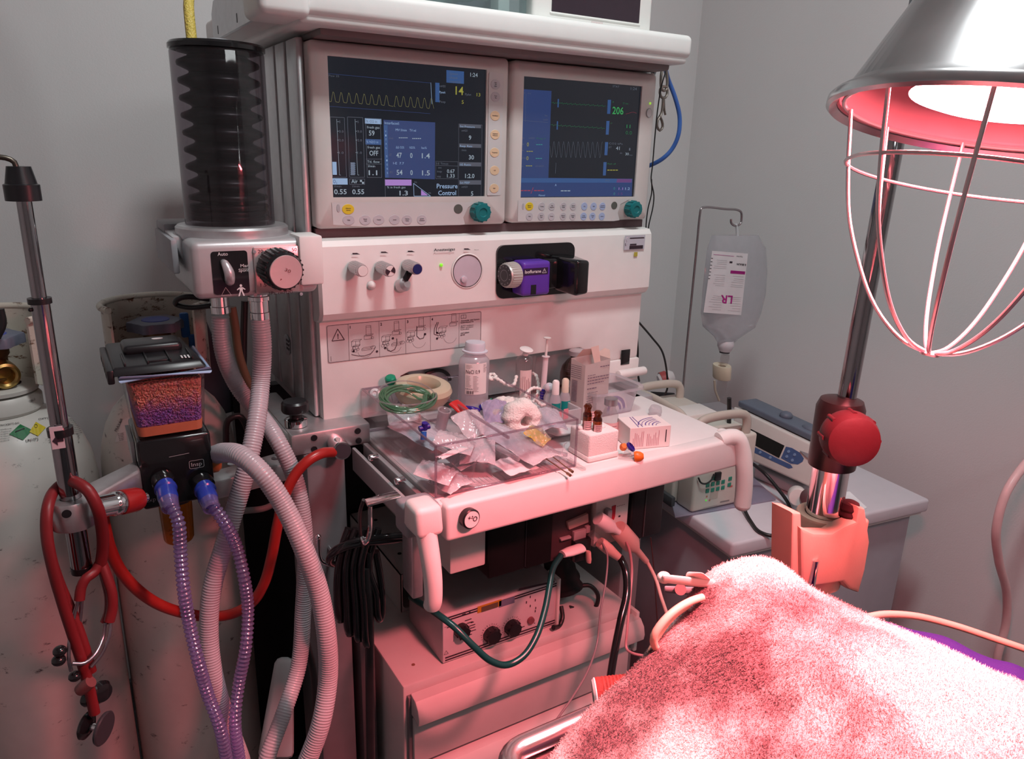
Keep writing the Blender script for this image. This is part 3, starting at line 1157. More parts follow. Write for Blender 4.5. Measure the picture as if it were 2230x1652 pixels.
for tx, x0, x1, y, h, c_ in (('ml', 240, 262, 345, 14, iD), ('cmH2O', 425, 466, 586, 14, iD), ('Paw', 440, 464, 550, 14, iD), ('P-V', 290, 315, 352, 14, iD), ('STAT', 1050, 1110, 288, 18, iD), ('1:24', 1212, 1266, 312, 26, iD), ('206', 1046, 1146, 528, 68, iG), ('II', 1172, 1210, 655, 34, iDG), ('0.0', 1166, 1222, 712, 34, iDG), ('HR', 1046, 1062, 428, 16, iDG), ('ST mm', 1140, 1190, 440, 16, iDG), ('ST', 1030, 1046, 620, 14, iDG),
        ('41', 1080, 1112, 852, 34, iW), ('CO2 kPa', 1016, 1140, 802, 18, iD), ('ET', 1016, 1040, 836, 16, iD), ('1', 1196, 1208, 858, 26, iD), ('30', 1164, 1194, 900, 26, iW), ('/min', 1198, 1228, 904, 14, iD), ('RR', 1116, 1136, 888, 14, iD), ('Pleth off', 1002, 1078, 984, 16, iDG),
        ('art', 228, 256, 752, 16, iD), ('cmH2O', 296, 346, 752, 16, iD), ('Preg V', 366, 448, 756, 16, iDG), ('exp', 224, 254, 806, 16, iD), ('P', 222, 250, 868, 16, iD), ('Peep', 222, 270, 930, 16, iD), ('0', 278, 296, 820, 36, iY), ('0', 274, 292, 944, 36, iY), ('Raw', 216, 246, 1004, 16, iD), ('ml/cmH2O', 354, 430, 1004, 16, iD),
        ('A', 530, 545, 1178, 22, iL), ('Manual', 384, 440, 1268, 16, iL), ('AA O2', 985, 1020, 1134, 16, iD), ('0', 1058, 1070, 1210, 26, iT), ('1.1', 1104, 1142, 1212, 26, iP), ('1.2', 1162, 1204, 1212, 26, iL), ('0', 1058, 1070, 1258, 26, iT), ('1.5', 1100, 1138, 1258, 26, iPD)):
    S.t(tx, x0, y, x1, h, c_, bold=.015 if h > 60 else 0)
for x0, x1, y0, y1 in ((1000, 1036, 402, 528), (988, 1022, 592, 715), (976, 1010, 782, 900), (962, 996, 962, 1082)):
    S.quad([(x0 + 6, y0), (x1, y0), (x1 - 8, y1), (x0, y1)], iB)
for row, y0, x0 in ((0, 428, 500), (1, 628, 492)):
    P = []
    random.seed(row + 3)
    for k in range(62):
        x = x0 + k * 8
        P.append((x, y0 + (x - x0) * .06 + (-8 if k % 5 == 2 else 8 if k % 5 == 3 else random.uniform(-3, 3))))
    S.line(P, iDG, .0005)
    S.rect(x0 + 56, y0 - 34, x0 + 64, y0 + 42, iB, .0004)
P = []
for k in range(0, 441):
    x = 486 + k * 1.08
    P.append((x, 848 + k * .01 + 72 * math.cos(2 * math.pi * (x - 500) / 43.5) * (1 if True else 0)))
S.line(P[::3], iD, .0004)
S.line([(540, 968), (534, 1064)], iD, .0005)
for x0, y, c_ in ((276, 865, iY), (270, 995, iY), (362, 804, iT), (358, 928, iT)):
    for k in range(3):
        S.rect(x0 + k * 20, y - 3, x0 + k * 20 + 16, y + 4, c_, .0006)
for k in range(4):
    S.rect(1002 + k * 25, 1030, 1022 + k * 25, 1038, iY, .0006)
for k in range(3):
    S.rect(220 + k * 32, 1214, 246 + k * 32, 1222, iR, .0006)
    S.rect(342 + k * 32, 1214, 368 + k * 32, 1222, iR, .0006)
    S.rect(584 + k * 30, 1216, 608 + k * 30, 1224, iW, .0006)
S.line([(314, 1246), (336, 1190)], iR, .0009)
S.line([(1168, 530), (1232, 512), (1266, 522)], iR, .0003)
S.b.build('screen_readout', SM, m2)


def Y2(x, y, Y=YB):
    return AY(1080 + x / 4.131, 120 + y / 4.131, Y)


keyfoil(m2, [Y2(200, 1306), Y2(198, 1494), Y2(1060, 1492), Y2(1112, 1484), Y2(1096, 1420), Y2(1120, 1340), Y2(1200, 1296)])
rows = [(300, YBn, ('Silence', 'Alarms')), (412, GB, ('Freeze',)), (502, GB, ('Take', 'Snapshot')), (606, GB, ('Alarms', 'Setup')), (694, GB, ('Normal', 'Screen')), (794, BBn, ('ECG',)), (878, BBn, ('NIBP',)), (958, BBn, ('Invasive', 'Pressures'))]
for x, m, ls in rows:
    key(m2, Y2(x, 1360), .0079 if m is YBn else .0068, .0068, m, ls)
for x, m, ls in ((300, GB, ('Help',)), (406, GB, ('Reset', 'Case')), (498, GB, ('Trends',)), (604, GB, ('Monitor', 'Setup')), (690, GB, ('Patient', 'Data')), (788, BBn, ('Pulse', 'Oximetry')), (868, BBn, ('Airway', 'Gas')), (952, BBn, ('Others',))):
    key(m2, Y2(x, 1450), .0068, .0068, m, ls)
key(m2, Y2(1064, 1352), .0068, .0068, DGB)
key(m2, Y2(244, 1360), .0022, .0052, MATS['soft grey symbol'], name='alarm_symbol')
dial(m2, Y2(1220, 1396) + V((-.004, 0, .003)), .0138)
b = MB()
b.ball(Y2(1388, 434), .0022, n=10)
b.build('power_light', MATS['green light'] if 0 else em('power green', (.5, .9, .1)), m2)
b = MB()
c = Y2(1378, 520)
b.prism(ellipse(c.x, c.z, .0062, .0078), YB - .0004, YB + .0002)
b.prism(ellipse(c.x, c.z, .0054, .007), YB - .0007, YB + .0002, mi=1)
b.build('power_button', [GREYP, FRM], m2)
a1, a2 = Y2(1318, 278), Y2(1456, 1240)
# ================================================================== VAPORISER
vp = thing('vaporiser', 'purple Isoflurane vaporiser with ribbed dial, slotted into the black bay', 'vaporiser', (.68, 1.03, 1.08), None)
PUR = mat('purple plastic', (.10, .035, .36), .35, bump=.03, bscale=700)
xa, xb = AY(1138, 600, 1.03).x, AY(1200, 600, 1.03).x
zt, zb2 = AY(1140, 571, 1.03).z, AY(1140, 646, 1.03).z
b = MB()
b.box((xa, 1.03, zb2), (xb, 1.0652, zt), .006, 4)
b.build('body', PUR, vp)
b = MB()
b.box((xb + .001, 1.045, zb2 + .006), (xb + .036, 1.0652, zt - .002), .003)
b.build('rear_body', BLACKG, vp)
b = MB()
q = AY(1140, 586, 1.0296)
b.face([(q.x, 1.0296, q.z - .0105), (q.x + .048, 1.0296, q.z - .0105), (q.x + .048, 1.0296, q.z + .0008), (q.x, 1.0296, q.z + .0008)])
lab = b.build('name_plate', mat('dark violet plate', (.03, .012, .05), .4), vp)
b = MB()
b.text('Isoflurane', (q.x + .003, 1.0293, q.z - .0072), UXX, UZZ, .031, .0052, bold=.015)
tq = V((q.x + .0405, 1.0293, q.z - .008))
pl(b, [tq + V((-.004, 0, 0)), tq + V((.004, 0, 0)), tq + V((0, 0, .0068))], .0006, closed=True)
b.text('!', tq + V((0, 0, .001)), UXX, UZZ, .0006, .0035, align='C')
b.build('name_lettering', INKW, lab)
b = MB()
q = AY(1162, 628, 1.0295)
b.box((q.x - .005, 1.0293, q.z - .010), (q.x + .005, 1.031, q.z + .006))
b.build('dark_slot', BLACK, vp)
# dial on its left side
c0 = V((xa - .004, 1.0475, (zt + zb2) / 2 + .006))
ax = V((-.985, -.17, .02)).normalized()
b = MB()
r = .0205
b.lathe([(0, 0), (r, 0), (r * 1.02, .006), (r * .93, .020), (r * .88, .022), (0, .022)], c0, ax, 44)
x_, y_, _ = frame_of(ax)
for k in range(30):
    a = 2 * math.pi * k / 30
    d0 = x_ * math.cos(a) + y_ * math.sin(a)
    b.cyl(c0 + d0 * r * 1.0 + ax * .002, c0 + d0 * r * .94 + ax * .019, .0011, n=6)
dl = b.build('dial', mat('silvery ribbed plastic', (.52, .50, .47), .35, metal=.4), vp)
b = MB()
b.lathe([(0, 0), (r * .86, 0), (r * .84, .0008), (0, .0008)], c0 + ax * .022, ax, 36)
b.build('dial_face', DARK, dl)
b = MB()
for k in range(12):
    a = 2 * math.pi * k / 12 + .2
    d0 = x_ * math.cos(a) + y_ * math.sin(a)
    d1 = -x_ * math.sin(a) + y_ * math.cos(a)
    cc = c0 + ax * .0232 + d0 * r * .66
    b.face([cc - d1 * .0008, cc + d1 * .0008, cc + d1 * .0008 + d0 * .0022, cc - d1 * .0008 + d0 * .0022])
b.lathe([(.0085, 0), (.0092, 0)], c0 + ax * .0231, ax, 24)
b.build('dial_marks', GREYP, dl)
# black locking handle
b = MB()
hA, hB = AY(1232, 545, 1.02), AY(1281, 636, 1.0)
b.hexa([(hA.x - .002, 1.0652, zb2 + .004), (hA.x + .01, 1.0, zb2 - .001), (hA.x + .036, 1.0, zb2 + .002), (hA.x + .05, 1.0652, zb2 + .004),
        (hA.x - .002, 1.0652, zt + .004), (hA.x + .01, 1.0, zt + .003), (hA.x + .036, 1.0, zt + .001), (hA.x + .05, 1.0652, zt + .002)], .005, 3)
b.build('locking_handle', BLACKG, vp)
b = MB()
b.cyl((xb, 1.055, (zt + zb2) / 2 + .022), (hA.x + .01, 1.05, (zt + zb2) / 2 + .022), .006)
b.build('locking_bar', BLACK, vp)

# ================================================================== BELLOWS UNIT
bu = thing('bellows_ventilator', 'black pleated bellows in a smoky clear dome on a silver valve block', 'ventilator', (.2, 1.1, 1.12))
YB_ = 1.11
cb = AY(503, 492, YB_)
ct = AY(472, 100, YB_)
bx = (cb.x + ct.x) / 2
zb3, zt3 = cb.z + .004, ct.z + .002
RD = .0585
b = MB()
prof = [(RD, 0), (RD, zt3 - zb3 - .012), (RD - .003, zt3 - zb3 - .003), (RD - .012, zt3 - zb3), (0, zt3 - zb3)]
b.lathe(prof, (bx, YB_, zb3), (0, 0, 1), 56)
dome = b.build('dome', clear('smoky dome plastic', (.50, .46, .49), gloss=.05, rough=.04, haze=.05, hazecol=(.4, .35, .38)), bu, angle=60)
b = MB()
b.lathe([(RD - .02, 0), (RD - .001, -.001), (RD + .0015, -.004), (RD + .0015, -.009), (RD - .001, -.010), (RD - .001, -.004), (RD - .01, -.002), (0, -.002)], (bx, YB_, zt3 + .001), (0, 0, 1), 56)
b.build('dome_rim', BLACKG, dome)
b = MB()
b.lathe([(0, 0), (.014, 0), (.015, .002), (.013, .004), (0, .004)], (bx, YB_ - .01, zt3 + .001), (0, 0, 1), 28)
b.build('dome_port', GREYP, dome)
b = MB()
prof = [(0, .004)]
n = 12
H = zt3 - zb3 - .02
ys_ = [0]
for k in range(n):
    ys_.append(ys_[-1] + ((.25, .32, .45, .7)[k] if k < 4 else 1))
for k in range(n):
    z0, z1 = ys_[k] / ys_[-1] * H + .006, ys_[k + 1] / ys_[-1] * H + .006
    prof += [(.0365, z0), (.038, z0 + (z1 - z0) * .10), (.0505, (z0 + z1) / 2 - .003), (.0515, (z0 + z1) / 2), (.0505, (z0 + z1) / 2 + .003), (.038, z1 - (z1 - z0) * .10)]
prof += [(.0365, H + .006), (.050, H + .009), (.050, H + .012), (0, H + .012)]
b.lathe(prof, (bx, YB_, zb3), (0, 0, 1), 48)
b.build('bellows', mat('black bellows rubber', (.008, .008, .009), .34, var=.2, scale=60, spec=.6), bu, angle=60)
# base ring and valve block
b = MB()
b.lathe([(0, 0), (.073, 0), (.074, .003), (.074, .014), (.071, .017), (.062, .018), (0, .018)], (bx + .002, YB_, zb3 - .018), (0, 0, 1), 48)
b.build('dome_seat', ALU, bu)
zA, zB = AY(430, 655, 1.02).z, AY(420, 527, 1.02).z
xA = AY(418, 580, 1.02).x
xB = AY(692, 580, 1.02).x
b = MB()
b.box((xA, 1.02, zA), (xB, 1.20, zB), .010, 4)
b.hexa([(xA + .004, 1.09, zA + .03), (xA + .03, 1.09, zA + .03), (xA + .03, 1.22, zA + .03), (xA + .004, 1.22, zA + .03), (xA - .012, 1.09, zB), (xA + .03, 1.09, zB), (xA + .03, 1.22, zB + .004), (xA - .012, 1.22, zB + .004)], .004)
b.build('valve_block', mat('silver painted plastic', (.50, .49, .50), .35, metal=.35, bump=.04, bscale=900), bu)
b = MB()
b.box((xA - .016, 1.07, zA + .028), (xA - .008, 1.23, zB - .002), .002)
b.box((xA - .012, 1.16, zB - .004), (xA + .03, 1.24, zB + .010), .003)
b.build('side_cover', GREYP, bu)
b = MB()
b.box((xB - .026, 1.012, zA + .012), (xB + .006, 1.06, zB + .004), .003)
b.build('mounting_bracket', WHITE, bu)
YF = 1.0195


def fr(x0, y0, x1, y1, x2, y2, x3, y3, Y):
    return [AY(x0, y0, Y), AY(x1, y1, Y), AY(x2, y2, Y), AY(x3, y3, Y)]


pA, pB = AY(458, 548, YF), AY(549, 650, YF)
b = MB()
b.prism(rrect(pA.x, zA + .006, pB.x - .002, pA.z, .004), YF - .0004, YF + .0006)
pan = b.build('selector_panel', BLACKG, bu)
b = MB()
b.text('Auto', AY(474, 557, YF - .0006), UXX, UZZ, .0125, .0045)
b.text('Man', AY(524, 582, YF - .0006), UXX, UZZ, .0105, .0042)
b.text('Spont', AY(520, 592, YF - .0006), UXX, UZZ, .013, .0042)
seg(b, AY(520, 586, YF - .0006), AY(545, 584, YF - .0006), .0004)
q = AY(493, 643, YF - .0006)
pl(b, [q + V((-.0062, 0, 0)), q + V((.0062, 0, 0)), q + V((0, 0, .0105))], .0004, closed=True)
q = AY(526, 640, YF - .0006)
b.prism(ellipse(q.x, q.z + .0112, .0016, .0018, 12), YF - .0007, YF - .0005)
for pts in (((-.0022, .009), (.0022, .009), (.0018, .004), (-.0018, .004)), ((-.0022, .009), (-.0055, .0062), (-.005, .0052), (-.0015, .0072)), ((.0022, .009), (.0055, .0062), (.005, .0052), (.0015, .0072)), ((-.0018, .0042), (0, .0042), (-.0022, -.0025), (-.0042, -.0025)), ((0, .0042), (.0018, .0042), (.0042, -.0025), (.0022, -.0025))):
    b.face([q + V((u_, -.0001, w_)) for u_, w_ in pts])
b.build('panel_lettering', INKW, pan)
b = MB()
p0, p1 = AY(486, 570, YF), AY(500, 612, YF)
b.tube([p0 + V((0, .001, 0)), p0 + V((.001, -.007, -.002)), (p0 + p1) / 2 + V((.001, -.012, 0)), p1 + V((-.001, -.008, .002)), p1 + V((0, .001, 0))], .0055, n=14, step=.003, rad=lambda L: .0035 + .003 * math.sin(min(1, L / .05) * math.pi))
b.build('lever_knob', mat('satin silver', (.62, .60, .62), .3, metal=.6), pan)
# pressure limiter plate and knob
pA, pB = AY(550, 540, YF), AY(661, 648, YF)
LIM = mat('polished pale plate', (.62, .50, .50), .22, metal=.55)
b = MB()
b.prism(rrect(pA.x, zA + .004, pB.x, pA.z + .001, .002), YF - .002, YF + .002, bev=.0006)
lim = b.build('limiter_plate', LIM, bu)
b = MB()
for x, y in ((554, 548), (655, 545), (556, 642), (656, 640)):
    b.lathe([(0, 0), (.0022, 0), (.0022, .0008), (0, .001)], AY(x, y, YF - .002), (0, -1, 0), 12)
b.build('screw', GREYP, lim)
b = MB()
b.text('20', AY(562, 551, YF - .0024), UXX, UZZ, .0065, .0045)
b.text('50', AY(636, 547, YF - .0024), UXX, UZZ, .0065, .0045)
b.text('1.5', AY(568, 624, YF - .0024), UXX, UZZ, .0075, .0045)
b.text('hPa, cmH2O', AY(586, 642, YF - .0024), UXX, UZZ, .032, .0045)
b.build('plate_lettering', INK, lim)
tip = AY(623, 592, .980)
bs = V((tip.x - .004, YF - .002, tip.z + .002))
ax = (tip - bs).normalized()
L = (tip - bs).length
b = MB()
b.lathe([(0, 0), (.0245, 0), (.0250, .004), (.0245, L - .004), (.0225, L), (0, L)], bs, ax, 40)
x_, y_, _ = frame_of(ax)
for k in range(24):
    a = 2 * math.pi * k / 24
    q = bs + (x_ * math.cos(a) + y_ * math.sin(a)) * .0248
    b.cyl(q + ax * .003, q + ax * (L - .005), .0017, n=6)
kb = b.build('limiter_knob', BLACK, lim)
b = MB()
b.lathe([(0, 0), (.0218, 0), (.0212, .001), (0, .001)], bs + ax * L, ax, 40)
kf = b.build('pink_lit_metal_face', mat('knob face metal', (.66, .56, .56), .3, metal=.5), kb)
b = MB()
q = bs + ax * (L + .0014)
b.text('30', q + V((.001, 0, 0)), V((.9, 0, -.42)), V((.42, 0, .9)), .008, .0045, align='C')
b.face([q + V((-.010, 0, -.011)), q + V((-.006, 0, -.009)), q + V((-.009, 0, -.0065))])
b.build('knob_marks', mat('brownish red ink', (.22, .05, .05), .6), kf)
# hose ports under the block
for x, y, nm in ((480, 668, 1.10), (565, 668, 1.04)):
    b = MB()
    q = AY(x, y, nm)
    b.lathe([(0, 0), (.0125, 0), (.0125, .004), (.0145, .005), (.0145, .010), (.0125, .011), (.0125, .026), (.0135, .027), (.0135, .036), (0, .036)], V((q.x, q.y, zA + .002)), (0, 0, -1), 28)
    b.build('hose_port', CHROME, bu)
b = MB()
q = AY(405, 658, 1.18)
b.tube([q + V((.03, -.02, .006)), q + V((.0, -.01, .010)), q + V((-.013, .0, .004)), q + V((-.012, .01, -.004)), q + V((.004, .0, -.008)), q + V((.03, -.02, -.004))], .004, n=10)
b.build('black_lever_loop', RUBBER, bu)

# ================================================================== ABSORBER
ab = thing('carbon_dioxide_absorber', 'clear canister of pink and purple soda lime with black lid, on a black breathing block', 'absorber canister', (.1, 1.05, .86))
YA = 1.0
f0, f1 = AY(270, 825, YA), AY(448, 803, YA)
g0, g1 = AY(305, 962, YA), AY(450, 942, YA)
xl, xr = .053, .148
zt4, zb4 = .842 + .19, g0.z + .001
zt4 = f0.z
# clear canister, tapering down
b = MB()
dT, dB = .118, .10
t = bmesh.new()
def cant(b, inset, zlo, zhi, mi=0):
    def row(z, k):
        s_ = 0 + (zt4 - z) / (zt4 - zb4)
        x0, x1 = xl + inset + .006 * s_, xr - inset - .006 * s_
        y0, y1 = YA + inset + .004 * s_, YA + dT - inset - .012 * s_
        return rrect(x0, y0, x1, y1, max(.012 - inset, .004), 4)
    t = bmesh.new()
    A = [t.verts.new((u_, v_, zlo)) for u_, v_ in row(zlo, 0)]
    B = [t.verts.new((u_, v_, zhi)) for u_, v_ in row(zhi, 0)]
    n = len(A)
    for k in range(n):
        t.faces.new((A[k], A[(k + 1) % n], B[(k + 1) % n], B[k]))
    t.faces.new(A[::-1])
    t.faces.new(B)
    b._in(t, mi)


cant(b, 0, zb4, zt4)
cn = b.build('canister', clear('clear canister plastic', (.90, .88, .90), gloss=.03, rough=.05), ab)
SL = mat('pink soda lime', (.62, .22, .17), .8, var=0)
SLP = mat('purple soda lime', (.30, .10, .33), .8, var=0)
nt = SL.node_tree
bs_ = nt.nodes['Principled BSDF']
vo = nt.nodes.new('ShaderNodeTexVoronoi')
vo.inputs['Scale'].default_value = 290
geo = nt.nodes.new('ShaderNodeNewGeometry')
nt.links.new(geo.outputs['Position'], vo.inputs['Vector'])
sep = nt.nodes.new('ShaderNodeSeparateXYZ')
nt.links.new(geo.outputs['Position'], sep.inputs[0])
mr = nt.nodes.new('ShaderNodeMapRange')
mr.inputs['From Min'].default_value = zb4 + .03
mr.inputs['From Max'].default_value = zb4 + .055
nt.links.new(sep.outputs['Z'], mr.inputs['Value'])
rp = nt.nodes.new('ShaderNodeMixRGB')
rp.inputs[1].default_value = (.26, .10, .36, 1)
rp.inputs[2].default_value = (.68, .27, .19, 1)
nz = nt.nodes.new('ShaderNodeTexNoise')
nz.inputs['Scale'].default_value = 120
nt.links.new(geo.outputs['Position'], nz.inputs['Vector'])
am = nt.nodes.new('ShaderNodeMath')
am.operation = 'MULTIPLY_ADD'
am.inputs[1].default_value = 1.2
am.inputs[2].default_value = -.6
nt.links.new(nz.outputs['Fac'], am.inputs[0])
ad = nt.nodes.new('ShaderNodeMath')
ad.use_clamp = True
nt.links.new(mr.outputs[0], ad.inputs[0])
nt.links.new(am.outputs[0], ad.inputs[1])
nt.links.new(ad.outputs[0], rp.inputs[0])
hs = nt.nodes.new('ShaderNodeMixRGB')
hs.blend_type = 'MULTIPLY'
hs.inputs[0].default_value = .22
nt.links.new(rp.outputs[0], hs.inputs[1])
nt.links.new(vo.outputs['Color'], hs.inputs[2])
nt.links.new(hs.outputs[0], bs_.inputs['Base Color'])
bp = nt.nodes.new('ShaderNodeBump')
bp.inputs['Strength'].default_value = 1
bp.inputs['Distance'].default_value = .003
bp.invert = True
nt.links.new(vo.outputs['Distance'], bp.inputs['Height'])
nt.links.new(bp.outputs['Normal'], bs_.inputs['Normal'])
b = MB()
cant(b, .004, zb4 + .015, zt4 - .012)
gr = b.build('soda_lime', SL, cn)
gr['kind'] = 'stuff'
# individual pellets against the front face
random.seed(4)
b = MB()
for k in range(900):
    z = zb4 + .017 + random.random() ** .9 * (zt4 - zb4 - .033)
    s_ = (zt4 - z) / (zt4 - zb4)
    x = random.uniform(xl + .009 + .006 * s_, xr - .009 - .006 * s_)
    y = YA + .0038 + .004 * s_ + random.uniform(-.0005, .0006)
    a = random.uniform(0, 3.14)
    d_ = V((math.cos(a), .15, math.sin(a))) * random.uniform(.0012, .0024)
    b.cyl(V((x, y, z)) - d_, V((x, y, z)) + d_, .0009, n=5)
o = b.build('soda_lime_pellets', SL, cn, angle=80)
o['kind'] = 'stuff'
b = MB()
cant(b, .003, zb4 + .002, zb4 + .0145)
b.build('orange_filter_pad', mat('orange filter foam', (.55, .17, .08), .8), cn)
b = MB()
b.tube([(xl - .003, YA - .003, zt4), (xr + .003, YA - .003, zt4), (xr + .003, YA + dT, zt4), (xl - .003, YA + dT, zt4)], .0042, closed=True, smooth=False, n=10)
b.build('blue_rim', mat('pale blue plastic', (.30, .42, .62), .3), cn)
# black lid
b = MB()
b.hexa([(xl - .012, YA - .004, zt4 + .004), (xr + .002, YA - .004, zt4 + .004), (xr - .006, YA + dT + .012, zt4 + .004), (xl - .012, YA + dT + .012, zt4 + .004),
        (xl - .010, YA + .004, zt4 + .014), (xr - .004, YA + .004, zt4 + .014), (xr - .012, YA + dT + .006, zt4 + .018), (xl - .010, YA + dT + .006, zt4 + .018)], .003)
b.box((xl - .018, YA + .0, zt4 - .006), (xl - .010, YA + dT + .012, zt4 + .012), .002)
b.box((xl + .006, YA + .055, zt4 + .012), (xr - .018, YA + .105, zt4 + .027), .006, 3)
for k in range(4):
    b.box((xl + .002 + k * .026, YA + .006, zt4 + .012), (xl + .0045 + k * .026, YA + .06, zt4 + .018), .001)
b.box((xl + .030, YA + .012, zt4 + .012), (xl + .054, YA + .04, zt4 + .0165), .001)
lid = b.build('lid', BLACK, ab)
b = MB()
for k in range(3):
    b.box((xr - .026 + k * .004, YA + .012 - k * .001, zt4 + .0155), (xr - .024 + k * .004, YA + .024, zt4 + .0162))
b.build('pale_marks', INKW, lid)
b = MB()
b.prism(ellipse(xl + .05, YA + .085, .007, .004), zt4 + .0269, zt4 + .0274, 'z')
b.build('oval_badge', INKW, lid)
b = MB()
for k in range(4):
    b.box((xl - .0186, YA + .010 + k * .028, zt4 + .0), (xl - .0176, YA + .022 + k * .028, zt4 + .006), .0005)
b.build('lid_slot', DARK, lid)
# black block below
h0, h1 = AY(322, 1112, YA), AY(460, 1080, YA)
zlo = h0.z
b = MB()
b.box((xl + .004, YA + .002, zlo), (xr - .002, YA + .108, zb4 - .002), .004, 3)
blk = b.build('breathing_block', BLACKG, ab)
b = MB()
p = AX(285, 930, xl + .0035)
b.hexa([(xl + .0, YA + .03, zlo + .05), (xl + .0035, YA + .03, zlo + .05), (xl + .0035, YA + .10, zlo + .055), (xl + .0, YA + .10, zlo + .055), (xl - .001, YA + .03, zb4 - .01), (xl + .0035, YA + .03, zb4 - .01), (xl + .0035, YA + .10, zb4 - .01), (xl - .001, YA + .10, zb4 - .01)])
b.build('side_plate', ALUP, ab)
b = MB()
q = AY(413, 1018, YA + .0012)
ro = [V((u_, q.y, w_)) for u_, w_ in rrect(q.x, q.z - .002, q.x + .018, q.z + .009, .002)]
pl(b, ro, .0005, closed=True)
b.text('Insp', V((q.x + .0025, q.y, q.z + .0008)), UXX, UZZ, .013, .0055)
q = AY(318, 1094, YA + .0012)
b.text('Exp', V((q.x, q.y, q.z)), UXX, UZZ, .012, .0055)
seg(b, AY(368, 995, YA + .0012), AY(412, 986, YA + .0012), .0006)
b.build('block_lettering', mat('grey printing ink', (.35, .35, .36), .6), blk)
# ports, blue cuffs
BLUEC = mat('blue hose cuff', (.02, .045, .33), .25, spec=.7)
for x, y in ((352, 1045), (438, 1050)):
    q = AY(x, y, YA)
    b = MB()
    b.lathe([(.008, 0), (.0145, 0), (.0150, .006), (.0145, .012), (.0120, .014), (.008, .014)], q + V((0, .001, .002)), (.18, -.9, -.4), 28)
    b.build('port', BLACKG, ab)
# amber water trap under the block
q = AY(388, 1150, YA + .05)
AMB = clear('amber cup plastic', (.75, .42, .12), gloss=.05)
b = MB()
b.lathe([(0, 0), (.018, 0), (.020, .004), (.0215, .05), (.0215, .075)], V((q.x, q.y, zlo - .075)), (0, 0, 1), 28)
b.build('amber_trap_cup', AMB, ab)
b = MB()
b.lathe([(0, 0), (.0225, 0), (.0225, .02), (0, .02)], V((q.x, q.y, zlo - .014)), (0, 0, 1), 28)
b.build('trap_collar', DARK, ab)
q = AY(462, 1000, YA + .03)
b = MB()
b.lathe([(0, 0), (.0165, 0), (.0185, .003), (.0185, .010), (.015, .014), (0, .014)], V((xr - .003, q.y, q.z)), (1, 0, 0), 28)
b.build('brass_coloured_collar', mat('amber plastic', (.55, .28, .08), .25, spec=.7), ab)
# ================================================================== GAS CYLINDERS
def dirty(name, col, dirt, sc_=9, lo=.56, hi=.66):
    m = mat(name, col, .38, var=.03, spec=.5)
    nt = m.node_tree
    b_ = nt.nodes['Principled BSDF']
    tc = nt.nodes.new('ShaderNodeTexCoord')
    n1 = nt.nodes.new('ShaderNodeTexNoise')
    n1.inputs['Scale'].default_value = sc_
    n1.inputs['Detail'].default_value = 8
    n1.inputs['Roughness'].default_value = .72
    mp = nt.nodes.new('ShaderNodeMapping')
    mp.inputs['Scale'].default_value = (1, 1, 1.8)
    nt.links.new(tc.outputs['Object'], mp.inputs[0])
    nt.links.new(mp.outputs[0], n1.inputs['Vector'])
    cr = nt.nodes.new('ShaderNodeValToRGB')
    cr.color_ramp.elements[0].position, cr.color_ramp.elements[1].position = lo, hi
    nt.links.new(n1.outputs['Fac'], cr.inputs[0])
    mx = nt.nodes.new('ShaderNodeMixRGB')
    old = b_.inputs['Base Color'].links[0].from_socket
    nt.links.new(cr.outputs[0], mx.inputs[0])
    nt.links.new(old, mx.inputs[1])
    mx.inputs[2].default_value = (*dirt, 1)
    nt.links.new(mx.outputs[0], b_.inputs['Base Color'])
    return m


CYL = dirty('scuffed white cylinder paint', (.64, .61, .57), (.09, .07, .07), 26, .60, .68)
RUST = dirty('chipped cream paint', (.52, .49, .42), (.12, .06, .03), 40, .55, .62)
BRASS = mat('worn brass', (.42, .28, .10), .32, metal=1, var=.15, scale=60)
BRASSD = mat('dull brown brass', (.16, .11, .06), .4, metal=.9, var=.2, scale=80)
WHEEL = mat('blue-grey handwheel plastic', (.13, .14, .19), .5, var=.08)
CP = [(.0, 0.0), (.100, 0.0), (.110, .02), (.110, .76), (.1085, .79), (.104, .82), (.095, .85), (.082, .875), (.066, .893), (.050, .903), (.050, .915), (.048, .925), (.0, .926)]


def hit(px_, py_, c, prof=CP):
    d = ray(px_, py_)
    t = (c.y - .16) / d.y
    while t < (c.y + .2) / d.y:
        p = CAM + d * t
        r = math.hypot(p.x - c.x, p.y - c.y)
        z = p.z
        if z < prof[-2][1]:
            for (r0, z0), (r1, z1) in zip(prof[1:], prof[2:]):
                if z0 <= z <= z1:
                    k_ = 1.065 if c.x < 0 else 1
                    r0, r1 = r0 * k_ if r0 > .06 else r0, r1 * k_ if r1 > .06 else r1
                    R = r0 + (r1 - r0) * (z - z0) / max(z1 - z0, 1e-6)
                    if r < R + .0006:
                        return p
                    break
        t += .0008
    return None


